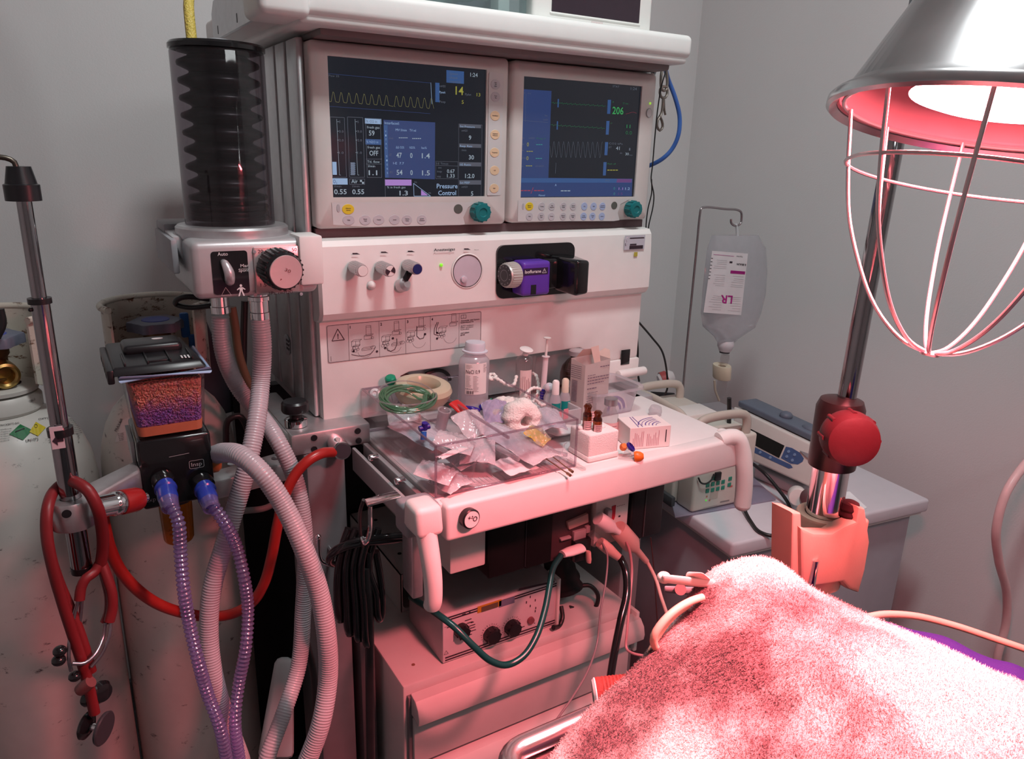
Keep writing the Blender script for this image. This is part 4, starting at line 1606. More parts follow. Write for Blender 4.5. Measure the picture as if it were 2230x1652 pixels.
def cylinder(cx, cy, lab, full):
    c = V((cx, cy, 0))
    cyl_ = thing('gas_cylinder', lab, 'gas cylinder', c, 'gas cylinders against the wall')
    b = MB()
    b.lathe([(r_ * (1.065 if full and r_ > .06 else 1), z_) for r_, z_ in CP], c, (0, 0, 1), 72)
    body = b.build('body', CYL, cyl_, angle=50)
    b = MB()
    b.lathe([(.051, .903), (.055, .908), (.055, .925), (.05, .932), (.035, .934), (.035, .925)], c, (0, 0, 1), 48)
    b.lathe([(.040, .934), (.052, .936), (.053, .942), (.04, .945), (.03, .945)], c, (0, 0, 1), 48)
    b.build('neck_ring', CYL, cyl_)
    # collar guard, open at the front
    b = MB()
    a0, a1 = (-48, 208)
    R, z0, z1 = .079, .925, 1.052
    def f(u_, v_):
        a = math.radians(a0 + (a1 - a0) * u_)
        e = min(u_, 1 - u_) * 6
        zz = z0 + (z1 - z0) * v_
        if e < 1:
            zz = (z0 + .03 * (1 - e)) + (z1 - z0 - .03 * (1 - e)) * v_
        return V((cx + R * math.cos(a), cy + R * math.sin(a), zz))
    b.grid(f, 48, 6, thick=.004)
    b.tube([(cx + R * math.cos(math.radians(a)), cy + R * math.sin(math.radians(a)), z1) for a in range(a0, a1 + 1, 8)], .0055, n=10)
    b.build('collar_guard', RUST, cyl_)
    # valve
    b = MB()
    b.lathe([(0, 0), (.022, 0), (.022, .02), (.018, .025), (.018, .05), (.0215, .055), (.0215, .068), (.012, .07), (.012, .085), (0, .085)], c + V((0, 0, .938)), (0, 0, 1), 28)
    b.build('valve_body', BRASSD, cyl_)
    b = MB()
    b.lathe([(.011, .0), (.020, 0), (.0205, .014), (.0195, .028), (.0155, .030), (.0125, .027), (.012, .008), (0, .008)], c + V((.006, -.012, .968)), (.28, -.95, -.05), 32)
    b.build('outlet_fitting', BRASS, cyl_)
    b = MB()
    n = 60
    def rr(k):
        return .039 + .006 * max(0, math.cos(k / n * 2 * math.pi * 6))
    for z0_, z1_ in ((1.008, 1.024),):
        P = [(cx + rr(k) * math.cos(2 * math.pi * k / n), cy + rr(k) * math.sin(2 * math.pi * k / n)) for k in range(n)]
        b.prism(P, z1_, z0_, 'z', bev=.004, seg=2)
    b.lathe([(.02, 0), (.013, -.012), (.0, -.012)], c + V((0, 0, 1.008)), (0, 0, 1), 24)
    w_ = b.build('handwheel', WHEEL, cyl_)
    b = MB()
    b.lathe([(0, 0), (.022, 0), (.021, .0012), (0, .0014)], c + V((0, 0, 1.024)), (0, 0, 1), 28)
    b.build('blue_cap', mat('blue wheel cap', (.05, .07, .30), .45), w_)
    return cyl_, body


C1, C2 = V((-.100, 1.35, 0)), V((.130, 1.36, 0))
cy1, bd1 = cylinder(C1.x, C1.y, 'white gas cylinder nearest the left edge of the picture, with green and yellow hazard diamonds', True)
cy2, bd2 = cylinder(C2.x, C2.y, 'white gas cylinder standing behind the pink canister, with a blue tag on its collar', False)


def decal(b, quad_, c, mi=0, n=10, off=.0006):
    """a patch lying on the cylinder, corners given clockwise from its upper left"""
    G = []
    for i in range(n + 1):
        row = []
        for j in range(n + 1):
            u_, v_ = i / n, j / n
            x = (quad_[0][0] * (1 - u_) + quad_[1][0] * u_) * (1 - v_) + (quad_[3][0] * (1 - u_) + quad_[2][0] * u_) * v_
            y = (quad_[0][1] * (1 - u_) + quad_[1][1] * u_) * (1 - v_) + (quad_[3][1] * (1 - u_) + quad_[2][1] * u_) * v_
            p = hit(x, y, c)
            if p is None:
                return
            row.append(b.bm.verts.new(p - ray(x, y) * off))
        G.append(row)
    for i in range(n):
        for j in range(n):
            f = b.bm.faces.new((G[i][j], G[i][j + 1], G[i + 1][j + 1], G[i + 1][j]))
            f.material_index = mi


def decal_text(b, txt, x, y, x1, y1, h, c, mi=0, off=.0016):
    tb = MB()
    L = math.hypot(x1 - x, y1 - y)
    tb.text(txt, (0, 0, 0), (1, 0, 0), (0, 1, 0), L, h)
    dx, dy = (x1 - x) / L, (y1 - y) / L
    for v in tb.bm.verts:
        a, q = v.co.x, v.co.y
        X_, Y_ = x + a * dx + q * dy, y + a * dy - q * dx
        p = hit(X_, Y_, c)
        v.co = (p - ray(X_, Y_) * off) if p is not None else V((c.x, c.y, .5))
    for f in tb.bm.faces:
        f.material_index = mi
    me = bpy.data.meshes.new('t')
    tb.bm.to_mesh(me)
    tb.bm.free()
    b.bm.from_mesh(me)
    bpy.data.meshes.remove(me)


GRN, YEL = mat('hazard green', (.01, .16, .05), .5), mat('hazard yellow', (.62, .48, .02), .5)
b = MB()
decal(b, [(0, 918), (160, 903), (182, 945), (0, 972)], C1)
b.build('label', mat('cylinder label paper', (.72, .70, .68), .6), bd1)
b = MB()
decal(b, [(266, 914), (300, 900), (300, 958), (250, 962)], C2)
b.build('label', MATS['cylinder label paper'], bd2)
b = MB()
decal(b, [(44, 923), (71, 936), (50, 958), (20, 945)], C1, 0, off=.0012)
decal(b, [(78, 918), (100, 930), (83, 949), (64, 940)], C1, 1, off=.0014)
decal(b, [(33, 939), (53, 931), (54, 933), (34, 941)], C1, 2, n=3, off=.002)
for k in range(12):
    a = k / 12 * 6.28
    a2 = (k + 1) / 12 * 6.28
    decal(b, [(78 + 4 * math.cos(a), 927 + 4 * math.sin(a)), (78 + 4 * math.cos(a2), 927 + 4 * math.sin(a2)), (78 + 3.2 * math.cos(a2), 927 + 3.2 * math.sin(a2)), (78 + 3.2 * math.cos(a), 927 + 3.2 * math.sin(a))], C1, 2, n=1, off=.002)
b.build('hazard_diamonds', [GRN, YEL, INK], bd1)
b = MB()
for k, (tx, x, y, x1, y1, h) in enumerate((('TRYCKSÄTTS GAS', 0, 928, 42, 922, 4), ('OXYGEN', 84, 914, 118, 910, 4), ('MEDICINSK OXYGEN', 118, 909, 158, 905, 4), ('UN1072', 57, 962, 84, 958, 6))):
    decal_text(b, tx, x, y, x1, y1, h, C1)
for k in range(9):
    decal_text(b, 'andningsoxygen förvaras svalt', 128 + k * .8, 916 + k * 4.2, 162 + k * 2.2, 911 + k * 3.8, 2.2, C1)
for k in range(6):
    decal_text(b, 'håll behållaren torr', 1, 936 + k * 5, 26 - k, 933 + k * 5, 2.2, C1)
b.build('label_printing', INK, bd1)
b = MB()
decal_text(b, 'PRAXAIR', 254, 940, 268, 912, 6, C2)
for k in range(5):
    decal_text(b, 'gas oxygen', 256 + k, 945 + k * 3.5, 270, 943 + k * 3.5, 2, C2)
b.build('label_printing', INK, bd2)
b = MB()
p = AY(402, 690, 1.36)
b.box(p + V((-.008, -.006, -.035)), p + V((.006, .004, .008)), .003)
b.box(p + V((.002, -.006, -.065)), p + V((.014, .0, -.03)), .003)
b.build('blue_tag', mat('blue tag plastic', (.01, .09, .30), .4), cy2)
b = MB()
b.box((C1.x + .073, C1.y - .030, .985), (C1.x + .080, C1.y - .012, 1.0))
b.build('red_mark', mat('red label', (.45, .03, .03), .5), cy1)
b = MB()
p = AY(4, 690, 1.30)
b.tube([p + V((-.01, 0, -.03)), p + V((0, 0, -.01)), p + V((0, 0, .012))], .005)
b.build('black_strap', RUBBER, cy1)

# grey bag hanging behind the second cylinder
b = MB()
p = AY(462, 800, 1.42)
b.hexa([p + V(q) for q in ((-.02, 0, -.10), (.05, 0, -.09), (.05, .04, -.09), (-.02, .04, -.10), (-.035, 0, .09), (-.005, 0, .10), (-.005, .03, .10), (-.035, .03, .09))], .008, 3)
tag(b.build('wall_bracket', mat('dark blue-grey plastic', (.05, .055, .075), .6)), 'dark blue-grey plastic bracket on the wall behind the white hoses', 'bracket')

# ================================================================== ARM AND POLE ON THE LEFT
YP_ = .94
arm = thing('support_arm', 'flat silver support arm with a round pole clamp at its end', 'bracket arm', AY(155, 1110, YP_))
q0, q1 = AY(190, 1085, YP_), AY(620, 1000, 1.10)
zt_ = .872
zr = AY(460, 1038, 1.05).z
b = MB()
b.hexa([(x, y, z) for z in (zr - .028, zr) for x, y in ((.1475, 1.03), (.261, 1.05), (.261, 1.10), (.1475, 1.07))], .003)
b.build('arm_bar', ALU, arm)
b = MB()
pc = AY(158, 1108, YP_)
pc2 = V((pc.x, pc.y, pc.z))
b.hexa([pc2 + V(q) for q in ((0, -.0235, -.019), (.078, .05, -.016), (.078, .09, -.016), (0, .0235, -.019), (0, -.0235, .013), (.078, .05, .014), (.078, .09, .014), (0, .0235, .013))], .004)
b.build('arm_bar', ALU, arm)
b = MB()
b.lathe([(.0115, -.019), (.024, -.019), (.025, -.016), (.025, .012), (.0235, .015), (.0115, .015)], pc2, (0, 0, 1), 40, closed=True)
clampo = b.build('clamp_ring', ALU, arm)
b = MB()
b.lathe([(0, 0), (.0048, 0), (.005, .001), (.003, .0012), (0, .0008)], AY(145, 1118, YP_ - .0245), (0, -1, 0))
b.build('clamp_hole', BLACK, clampo)
b = MB()
q = AY(598, 1001, 1.09)
for x, y in ((505, 1010), (600, 998)):
    b.lathe([(0, 0), (.006, 0), (.006, .001), (0, .001)], AZ(x, y, zt_), (0, 0, 1))
b.build('arm_screw', GREYP, arm)

pole = thing('telescopic_pole', 'chrome telescopic pole with black collar and bent hook rod, clamped at the left', 'pole', (pc.x, pc.y, .80))
POLEX, POLEY = pc.x, pc.y
zt1 = AY(38, 428, YP_).z
zm = AY(75, 655, YP_).z
zl = AY(112, 940, YP_).z
zb_ = AY(165, 1240, YP_).z
b = MB()
b.cyl((POLEX, POLEY, zm), (POLEX, POLEY, zt1), .0072, n=28)
DCH = mat('chrome with dark reflection', (.34, .33, .34), .08, metal=1)  # reflection of a dark room painted into the chrome's base colour
b.build('upper_tube', DCH, pole)
b = MB()
b.cyl((POLEX, POLEY, zl), (POLEX, POLEY, zm), .0092, n=28)
b.build('middle_tube', DCH, pole)
b = MB()
b.cyl((POLEX, POLEY, zb_), (POLEX, POLEY, zl), .0112, n=28)
b.build('lower_tube', DCH, pole)
each([lambda b, pr=pr, z=z, c=c: b.lathe(pr, (POLEX, POLEY, z), (0, 0, 1), 24, closed=c) for pr, z, c in (([(.007, -.003), (.0115, -.003), (.0115, .003), (.007, .003)], zm, True), ([(.0085, -.005), (.0130, -.005), (.0132, .004), (.0085, .004)], zl, True), ([(0, -.004), (.0118, -.004), (.0118, .004), (0, .004)], zb_, False))], 'black_ring', BLACK, pole)
b = MB()
b.lathe([(0, -.004), (.0165, -.004), (.0165, .012), (.0145, .013), (.011, .030), (0, .030)], (POLEX, POLEY, zt1), (0, 0, 1), 24)
b.build('black_collar', BLACK, pole)
b = MB()
z = zt1 + .03
b.tube([(POLEX - .002, POLEY, z - .004), (POLEX - .003, POLEY, z + .004), (POLEX - .010, POLEY, z + .008), (POLEX - .03, POLEY, z + .0085), (POLEX - .08, POLEY, z + .0085)], .0028, n=10)
b.build('hook_rod', mat('dark bronze rod', (.10, .085, .07), .35, metal=.8), pole)
b = MB()
q = AY(122, 970, YP_ - .0113)
b.prism([(q.x - .004, q.z + .022), (q.x + .009, q.z + .022), (q.x + .009, q.z - .004), (q.x - .004, q.z - .004)], q.y - .0004, q.y + .001)
st = b.build('sticker', mat('pinkish sticker', (.55, .45, .48), .6), pole)
b = MB()
b.face([q + V((x_, -.0008, z_)) for x_, z_ in ((-.003, .006), (.002, .012), (.002, .0085), (.008, .0085), (.008, .004), (.002, .004), (.002, .0))])
b.build('arrow_mark', INK, st)
b = MB()
b.ball(AY(66, 673, YP_) + V((-.0, -.004, 0)), .0022)
b.build('locking_button', BLACK, pole)

# red capped connector
con = thing('gas_connector', 'chrome gas connector with red cap plugged into the black breathing block', 'connector', AY(255, 1090, .97))
a_, c_ = AY(208, 1105, .918), AY(310, 1084, .955)
d_ = (c_ - a_).normalized()
L_ = (c_ - a_).length
b = MB()
b.lathe([(0, 0), (.0125, 0), (.013, .002), (.013, L_ * .32), (.0135, L_ * .34), (.0145, L_ * .36), (.0145, L_ * .44), (.0125, L_ * .47), (.014, L_ * .5), (.0125, L_ * .55), (0, L_ * .55)], a_, d_, 30)
b.build('chrome_body', CHROME, con)
REDP = mat('red rubber', (.30, .012, .012), .28, spec=.7, var=.08)
b = MB()
b.lathe([(0, L_ * .52), (.0148, L_ * .52), (.0152, L_ * .56), (.0148, L_ * .85), (.013, L_ * .93), (0, L_ * .93)], a_, d_, 30)
b.build('red_cap', REDP, con)
b = MB()
b.lathe([(0, L_ * .92), (.006, L_ * .92), (.006, L_ * 1.08), (0, L_ * 1.08)], a_, d_, 20)
b.build('chrome_stem', CHROME, con)


def route(lst):
    return [AY(x, y, Y) for x, y, Y in lst]


# ================================================================== HOSES
HOSE = clear('milky corrugated hose plastic', (.8, .76, .8), gloss=.05, rough=.25, haze=.78, hazecol=(.66, .60, .63))
HOSES = mat('milky hose wall', (.43, .40, .43), .3, spec=.6, var=.03)
PURH = clear('clear purple hose plastic', (.66, .60, .90), gloss=.12, rough=.12, haze=.35, hazecol=(.45, .38, .68))


def hose(name, pts, r, m, label, amp=.0005, pitch=.0038, group='corrugated breathing hoses'):
    b = MB()
    b.tube(route(pts), r, n=20, step=.00105, rad=corr(r, amp, pitch), caps=True)
    o = b.build(name, m, angle=75)
    return tag(o, label, 'hose', group)


hose('corrugated_hose', [(480, 690, 1.10), (481, 730, 1.10), (490, 780, 1.10), (520, 845, 1.11), (560, 895, 1.08), (605, 960, 1.02), (640, 1035, 1.005), (657, 1110, .995), (665, 1200, .99), (660, 1330, .99), (650, 1450, .98), (615, 1560, .95), (585, 1640, .93), (570, 1700, .93)], .0118, HOSES,
     'milky white corrugated hose from the left port, passing behind the other white hoses')
hose('corrugated_hose', [(566, 690, 1.04), (571, 750, 1.04), (568, 830, 1.04), (558, 920, 1.01), (542, 1000, .99), (520, 1080, .985), (490, 1180, .98), (462, 1280, .975), (455, 1380, .97), (465, 1470, .96), (490, 1560, .96), (520, 1640, .96), (540, 1700, .96)], .0125, HOSES,
     'milky white corrugated hose hanging straight down from the chrome port under the pressure knob')
hose('corrugated_hose', [(468, 990, 1.03), (490, 985, .985), (525, 992, .945), (570, 1030, .915), (615, 1095, .90), (660, 1190, .88), (695, 1290, .87), (712, 1390, .86), (714, 1480, .86), (700, 1570, .85), (672, 1650, .85), (655, 1690, .85)], .0128, HOSES,
     'thick white corrugated hose in front, arching from the amber collar down to the bottom edge')
hose('breathing_hose', [(364, 1080, .965), (372, 1098, .95), (388, 1135, .94), (393, 1200, .94), (400, 1280, .93), (413, 1360, .93), (432, 1440, .92), (452, 1510, .92), (478, 1580, .91), (495, 1660, .91)], .0075, PURH,
     'purple see-through spiral hose from the left blue cuff of the breathing block', amp=.0011, pitch=.0062, group='purple breathing hoses')
hose('breathing_hose', [(452, 1080, .965), (462, 1098, .955), (488, 1135, .95), (515, 1190, .95), (532, 1260, .94), (540, 1330, .94), (535, 1410, .93), (520, 1490, .93), (512, 1570, .92), (522, 1660, .92)], .0075, PURH,
     'purple see-through spiral hose from the right blue cuff of the breathing block', amp=.0011, pitch=.0062, group='purple breathing hoses')
for (x, y), (x2, y2), lb in (((358, 1052), (368, 1092), 'blue hose cuff on the left port of the breathing block'), ((443, 1056), (456, 1093), 'blue hose cuff on the right port of the breathing block')):
    p, q = AY(x, y, .99), AY(x2, y2, .958)
    b = MB()
    L_ = (q - p).length
    b.lathe([(0, -.006), (.0110, -.006), (.0115, .006), (.0135, .008), (.0138, .012), (.0120, .014), (.0125, L_ * .8), (.0108, L_), (.008, L_ + .004), (0, L_ + .004)], p, q - p, 28)
    cf = b.build('hose_cuff', BLUEC)
    tag(cf, lb, 'hose connector', 'blue hose cuffs')
    b = MB()
    b.lathe([(.008, L_ - .002), (.0118, L_ - .002), (.0105, L_ + .012), (.0085, L_ + .014)], p, q - p, 24)
    b.build('clear_sleeve', PURH, cf)
RED = mat('red gas hose rubber', (.34, .018, .014), .33, spec=.6, var=.06)
b = MB()
b.tube(route([(728, 984, 1.0), (700, 987, .985), (672, 1002, .98), (645, 1030, .98), (620, 1080, .98), (604, 1145, .98), (592, 1210, .985), (575, 1270, .99), (548, 1312, 1.0), (505, 1336, 1.01), (455, 1342, 1.02), (400, 1334, 1.02), (345, 1315, 1.01), (295, 1280, 1.0), (258, 1235, .99), (238, 1190, .985), (228, 1150, .98), (222, 1120, .98)]), .0075, n=16)
tag(b.build('gas_hose', RED), 'thick red rubber gas hose looping from the chrome coupling round to the left', 'hose')
b = MB()
b.tube([(-.2, 1.6, 1.9), (.12, 1.35, 1.75), (.16, 1.28, 1.62)] + route([(408, -60, 1.2), (411, 20, 1.16), (418, 92, 1.14)]), .0068, n=14)
HY = mat('yellow braided hose', (.62, .47, .10), .45)
ntx = HY.node_tree
ck = ntx.nodes.new('ShaderNodeTexVoronoi')
ck.inputs['Scale'].default_value = 420
tcx = ntx.nodes.new('ShaderNodeTexCoord')
ntx.links.new(tcx.outputs['Object'], ck.inputs['Vector'])
bpx = ntx.nodes.new('ShaderNodeBump')
bpx.inputs['Distance'].default_value = .001
ntx.links.new(ck.outputs['Distance'], bpx.inputs['Height'])
ntx.links.new(bpx.outputs['Normal'], ntx.nodes['Principled BSDF'].inputs['Normal'])
tag(b.build('braided_hose', HY), 'yellow braided hose coming down to the top of the black bellows', 'hose')
b = MB()
b.tube(route([(505, 668, 1.14), (512, 710, 1.14), (520, 770, 1.15), (540, 830, 1.16), (558, 868, 1.19), (572, 892, 1.2)]), .0062, n=12)
tag(b.build('braided_hose', mat('dull ochre hose', (.16, .11, .06), .5)), 'ochre hose dropping behind the two white corrugated hoses', 'hose')
b = MB()
b.tube(route([(533, 655, 1.22), (531, 720, 1.22), (530, 790, 1.22), (528, 850, 1.24)]), .0055, n=12)
tag(b.build('cable', RUBBER), 'black cable hanging straight down between the two white hoses', 'cable')
b = MB()
b.tube(route([(520, 905, 1.2), (497, 915, 1.2), (492, 950, 1.2), (500, 990, 1.2), (530, 1010, 1.2), (545, 980, 1.2), (535, 925, 1.2)]), .005, n=12, closed=True)
tag(b.build('cable_loop', RUBBER), 'loop of black cable behind the white hoses, above the silver arm', 'cable')
b = MB()
b.tube(route([(530, 1112, 1.12), (580, 1105, 1.12), (620, 1080, 1.12), (660, 1060, 1.12)]), .005, n=12)
tag(b.build('thin_hose', mat('dull grey tube', (.25, .23, .22), .5)), 'thin dull grey tube passing behind the thick white hose', 'hose')

# ================================================================== STETHOSCOPE
ste = thing('stethoscope', 'red stethoscope hung over the clamp of the chrome pole, chest piece down', 'stethoscope', AY(205, 1550, .9))
SR = mat('red stethoscope rubber', (.17, .012, .015), .42, spec=.5, var=.06)
YS_ = .905
b = MB()
b.tube(route([(218, 1235, .93), (224, 1195, .925), (222, 1150, .915), (212, 1105, .905), (192, 1068, .91), (165, 1050, .925), (142, 1048, .95), (118, 1068, .945), (103, 1110, .92), (102, 1165, .91), (115, 1235, .905), (136, 1310, .905), (160, 1385, .905), (180, 1445, .905), (196, 1505, .905), (206, 1552, .905)]), .0058, n=16, flat=1.15)
b.tube(route([(100, 1115, .935), (106, 1190, .925), (128, 1265, .925), (158, 1335, .92), (182, 1400, .915), (200, 1462, .912)]), .0056, n=16)
b.build('tubing', SR, ste)
b = MB()
b.tube(route([(219, 1222, .93), (205, 1246, .925), (188, 1258, .92), (177, 1278, .918), (173, 1306, .915)]), .0058, n=14)
b.tube(route([(220, 1222, .932), (232, 1255, .925), (243, 1290, .92), (244, 1325, .918), (238, 1352, .916)]), .0062, n=14)
b.tube(route([(219, 1225, .94), (230, 1262, .935), (238, 1300, .93), (236, 1335, .926), (228, 1355, .924)]), .0055, n=14)
b.build('forked_tubing', SR, ste)
b = MB()
b.tube(route([(172, 1302, .915), (160, 1345, .912), (152, 1390, .905), (150, 1435, .90), (155, 1460, .90)]), .0022, n=10)
b.tube(route([(178, 1305, .92), (174, 1350, .918), (165, 1400, .915)]), .0022, n=10)
b.tube(route([(229, 1355, .92), (225, 1385, .915), (210, 1420, .90), (185, 1443, .893), (158, 1444, .893)]), .0022, n=10)
b.tube(route([(242, 1352, .916), (236, 1390, .91), (220, 1425, .905), (198, 1452, .90)]), .0022, n=10)
b.build('ear_tube', mat('steel grey tube', (.35, .33, .36), .25, metal=.9), ste)
for x, y, r in ((130, 1417, .0075), (128, 1437, .0078), (163, 1472, .0072)):
    b = MB()
    b.ball(AY(x, y, .9), r, (1, 1, .85), 14)
    b.build('ear_tip', BLACKG, ste)
b = MB()
b.lathe([(0, -.010), (.007, -.010), (.008, 0), (.007, .010), (0, .010)], AY(186, 1493, .90), (.5, -.3, .5), 20)
b.build('tube_clip', mat('dull red-brown clip', (.16, .05, .05), .4), ste)
for x, y, rr_ in ((218, 1505, .0135), (190, 1520, .0095)):
    b = MB()
    b.lathe([(0, 0), (rr_, 0), (rr_ * 1.03, .003), (rr_ * .8, .008), (0, .010)], AY(x, y, .915), (.55, -.8, .1), 28)
    b.build('spare_bell', BLACKG, ste)
c1_ = AY(207, 1582, .905)
b = MB()
ax_ = V((.80, -.58, -.1)).normalized()
b.lathe([(0, -.006), (.0045, -.006), (.0045, .008), (0, .008)], c1_, ax_, 16)
b.build('chest_piece_stem', CHROME, ste)
b = MB()
b.lathe([(0, .006), (.010, .006), (.0195, .009), (.0205, .012), (.019, .0135), (0, .0132)], c1_, ax_, 36)
b.build('diaphragm', mat('dark diaphragm', (.035, .035, .04), .3), ste)
b = MB()
b.lathe([(0, -.004), (.008, -.004), (.0165, -.009), (.0170, -.012), (.0155, -.0135), (0, -.011)], c1_, ax_, 36)
b.build('bell', BLACKG, ste)
# ================================================================== ORGANISER ON THE WORKTOP
ACR = clear('clear acrylic', (.97, .955, .965), gloss=.015, rough=.03)
ACE = clear('acrylic edge', (.82, .75, .80), gloss=.06, rough=.1, haze=.2, hazecol=(.5, .42, .46))
OX0, OX1, OY0, OY1, OZ1 = .388, .612, .818, 1.086, .944
og = thing('acrylic_organiser', 'large clear acrylic organiser box with a divider, full of small supplies, on the worktop', 'organiser box', (.5, .97, TZ))
b = MB()
b.box((OX0, OY0, TZ + .0012), (OX1, OY1, TZ + .0042))
b.build('base_plate', ACR, og)
for nm, lo, hi in (('front_wall', (OX0, OY0, TZ + .0012), (OX1, OY0 + .003, OZ1)), ('back_wall', (OX0, OY1 - .003, TZ + .0012), (OX1, OY1, OZ1)), ('side_wall', (OX0, OY0 + .003, TZ + .0012), (OX0 + .003, OY1 - .003, OZ1)), ('side_wall', (OX1 - .003, OY0 + .003, TZ + .0012), (OX1, OY1 - .003, OZ1)), ('divider', (.496, OY0 + .003, TZ + .0042), (.499, OY1 - .003, OZ1 - .008))):
    b = MB()
    b.box(lo, hi)
    b.build(nm, ACR, og)
b = MB()
e = .0016
for x in (OX0, OX1):
    b.box((x - e, OY0 - e, OZ1 - e), (x + e, OY1 + e, OZ1 + e), .0008, 1)
for y in (OY0, OY1):
    b.box((OX0, y - e, OZ1 - e), (OX1, y + e, OZ1 + e), .0008, 1)
    b.box((OX0, y - e, TZ + .001), (OX1, y + e, TZ + .004), .0008, 1)
b.box((.4955, OY0, OZ1 - .010), (.4995, OY1, OZ1 - .006), .0008, 1)
for x in (OX0, OX1):
    b.box((x - e, OY0 - e, TZ + .001), (x + e, OY0 + e, OZ1), .0008, 1)
b.build('edge_strip', ACE, og)
for k, (x0, x1, y0, y1, lb) in enumerate(((.395, .462, .832, .885, 'small clear tray inside the organiser, front left'), (.504, .604, .826, .915, 'wider clear tray inside the organiser, front right'))):
    b = MB()
    t = bmesh.new()
    A = [t.verts.new((u_, v_, TZ + .0055)) for u_, v_ in rrect(x0 + .006, y0 + .006, x1 - .006, y1 - .006, .008)]
    B = [t.verts.new((u_, v_, TZ + .036)) for u_, v_ in rrect(x0, y0, x1, y1, .010)]
    C_ = [t.verts.new((u_, v_, TZ + .037)) for u_, v_ in rrect(x0 - .003, y0 - .003, x1 + .003, y1 + .003, .012)]
    n = len(A)
    for P_, Q_ in ((A, B), (B, C_)):
        for q in range(n):
            t.faces.new((P_[q], P_[(q + 1) % n], Q_[(q + 1) % n], Q_[q]))
    t.faces.new(A[::-1])
    b._in(t)
    tag(b.build('inner_tray', ACR, angle=60), lb, 'tray', 'clear inner trays')


def ground(x, y, z=TZ):
    return AZ(x, y, z)


# --- sachets and packets
FILM = clear('crinkled clear film', (.90, .88, .90), gloss=.035, rough=.16, haze=.30, hazecol=(.84, .80, .82))
PKP = mat('packet paper', (.74, .71, .72), .7, var=.04)


def packet(px_, py_, z, w, l, rot, tilt, label, m=PKP, name='sterile_packet', film=True, group='sterile packets in the organiser', bend=.006, cut=None):
    c = AZ(px_, py_, z)
    t = thing(name, label, 'packet', c, group)
    M = Matrix.Rotation(rot, 3, 'Z') @ Matrix.Rotation(tilt, 3, 'X')
    s_ = random.random() * 9
    def f(u_, v_, dz=0):
        x, y = (u_ - .5) * w, (v_ - .5) * l
        z_ = bend * math.sin(u_ * 3.1) + .0012 * math.sin(u_ * 17 + s_) * math.sin(v_ * 11 + s_)
        return c + M @ V((x, y, z_ + dz))
    b = MB()
    b.grid(lambda u_, v_: f(u_, v_), 10, 12, thick=.0006)
    b.build('paper_backing', m, t)
    if film:
        b = MB()
        b.grid(lambda u_, v_: f(u_, v_, .0012 + .006 * math.sin(u_ * math.pi) * math.sin(v_ * math.pi) + .0016 * math.sin(u_ * 31 + s_) * math.cos(v_ * 23)), 22, 22)
        b.build('clear_film', FILM, t)
    return t


random.seed(11)
PKB = mat('pale bluish packet paper', (.60, .64, .70), .7, var=.04)
YELP = mat('yellow plastic', (.75, .55, .05), .35)
packet(922, 940, .905, .066, .085, .5, .25, 'large curved white sheet packet leaning in the left compartment of the organiser', m=PKB)
packet(880, 905, .92, .05, .05, -.3, .2, 'small white packet half under the green tubing coil')
packet(985, 985, .925, .012, .062, -1.05, -.1, 'narrow white paper strip packet in the left compartment near the front', film=False, bend=.001)
packet(990, 965, .915, .045, .055, .9, .3, 'crumpled see-through packet beside the narrow white strip')
packet(1030, 925, .92, .05, .05, .2, .5, 'white paper packet standing against the divider')
packet(1112, 958, .905, .050, .09, .35, .2, 'pale packet with two soft folds in the middle of the organiser', m=PKB)
packet(1150, 975, .90, .06, .085, .2, .15, 'clear-faced packet lying below the yellow packet corner')
packet(1170, 950, .912, .032, .035, .6, .5, 'bright yellow packet corner in the right compartment', m=YELP, film=True)
packet(1122, 1012, .888, .05, .045, .1, .1, 'white card packet lying in the wider clear tray', film=False, bend=.001)
packet(985, 1050, .88, .05, .045, .3, .1, 'small clear packet lying in the front left clear tray')
packet(1080, 900, .915, .04, .06, -.4, .3, 'shiny clear packet with a bluish sheen behind the yellow cap', m=mat('violet film backing', (.45, .38, .62), .4))

packet(950, 1030, .895, .045, .05, .8, .2, 'soft clear packet leaning on the left wall of the organiser near the front')
packet(1040, 985, .90, .05, .05, -.5, .35, 'clear packet folded against the divider in front of the white paper packet')
packet(1195, 915, .91, .045, .06, -.3, .2, 'white packet at the right wall of the organiser, beside the rolled bandage', m=PKB)
packet(1015, 1000, .885, .05, .05, .1, .1, 'flat clear packet on the floor of the organiser by the front left tray')
for k, (x, y, z, x1, y1, lb) in enumerate(((1085, 975, .905, 1130, 1000, 'clear needle sheath lying across the pale packet with two folds'), (940, 965, .92, 975, 985, 'clear needle sheath near the narrow white strip'), (1205, 985, .885, 1235, 990, 'clear needle sheath by the right wall of the organiser'))):
    b = MB()
    b.cyl(AZ(x, y, z), AZ(x1, y1, z - .004), .0042, .003, n=12)
    tag(b.build('needle_sheath', FILM), lb, 'needle sheath', 'clear needle sheaths')

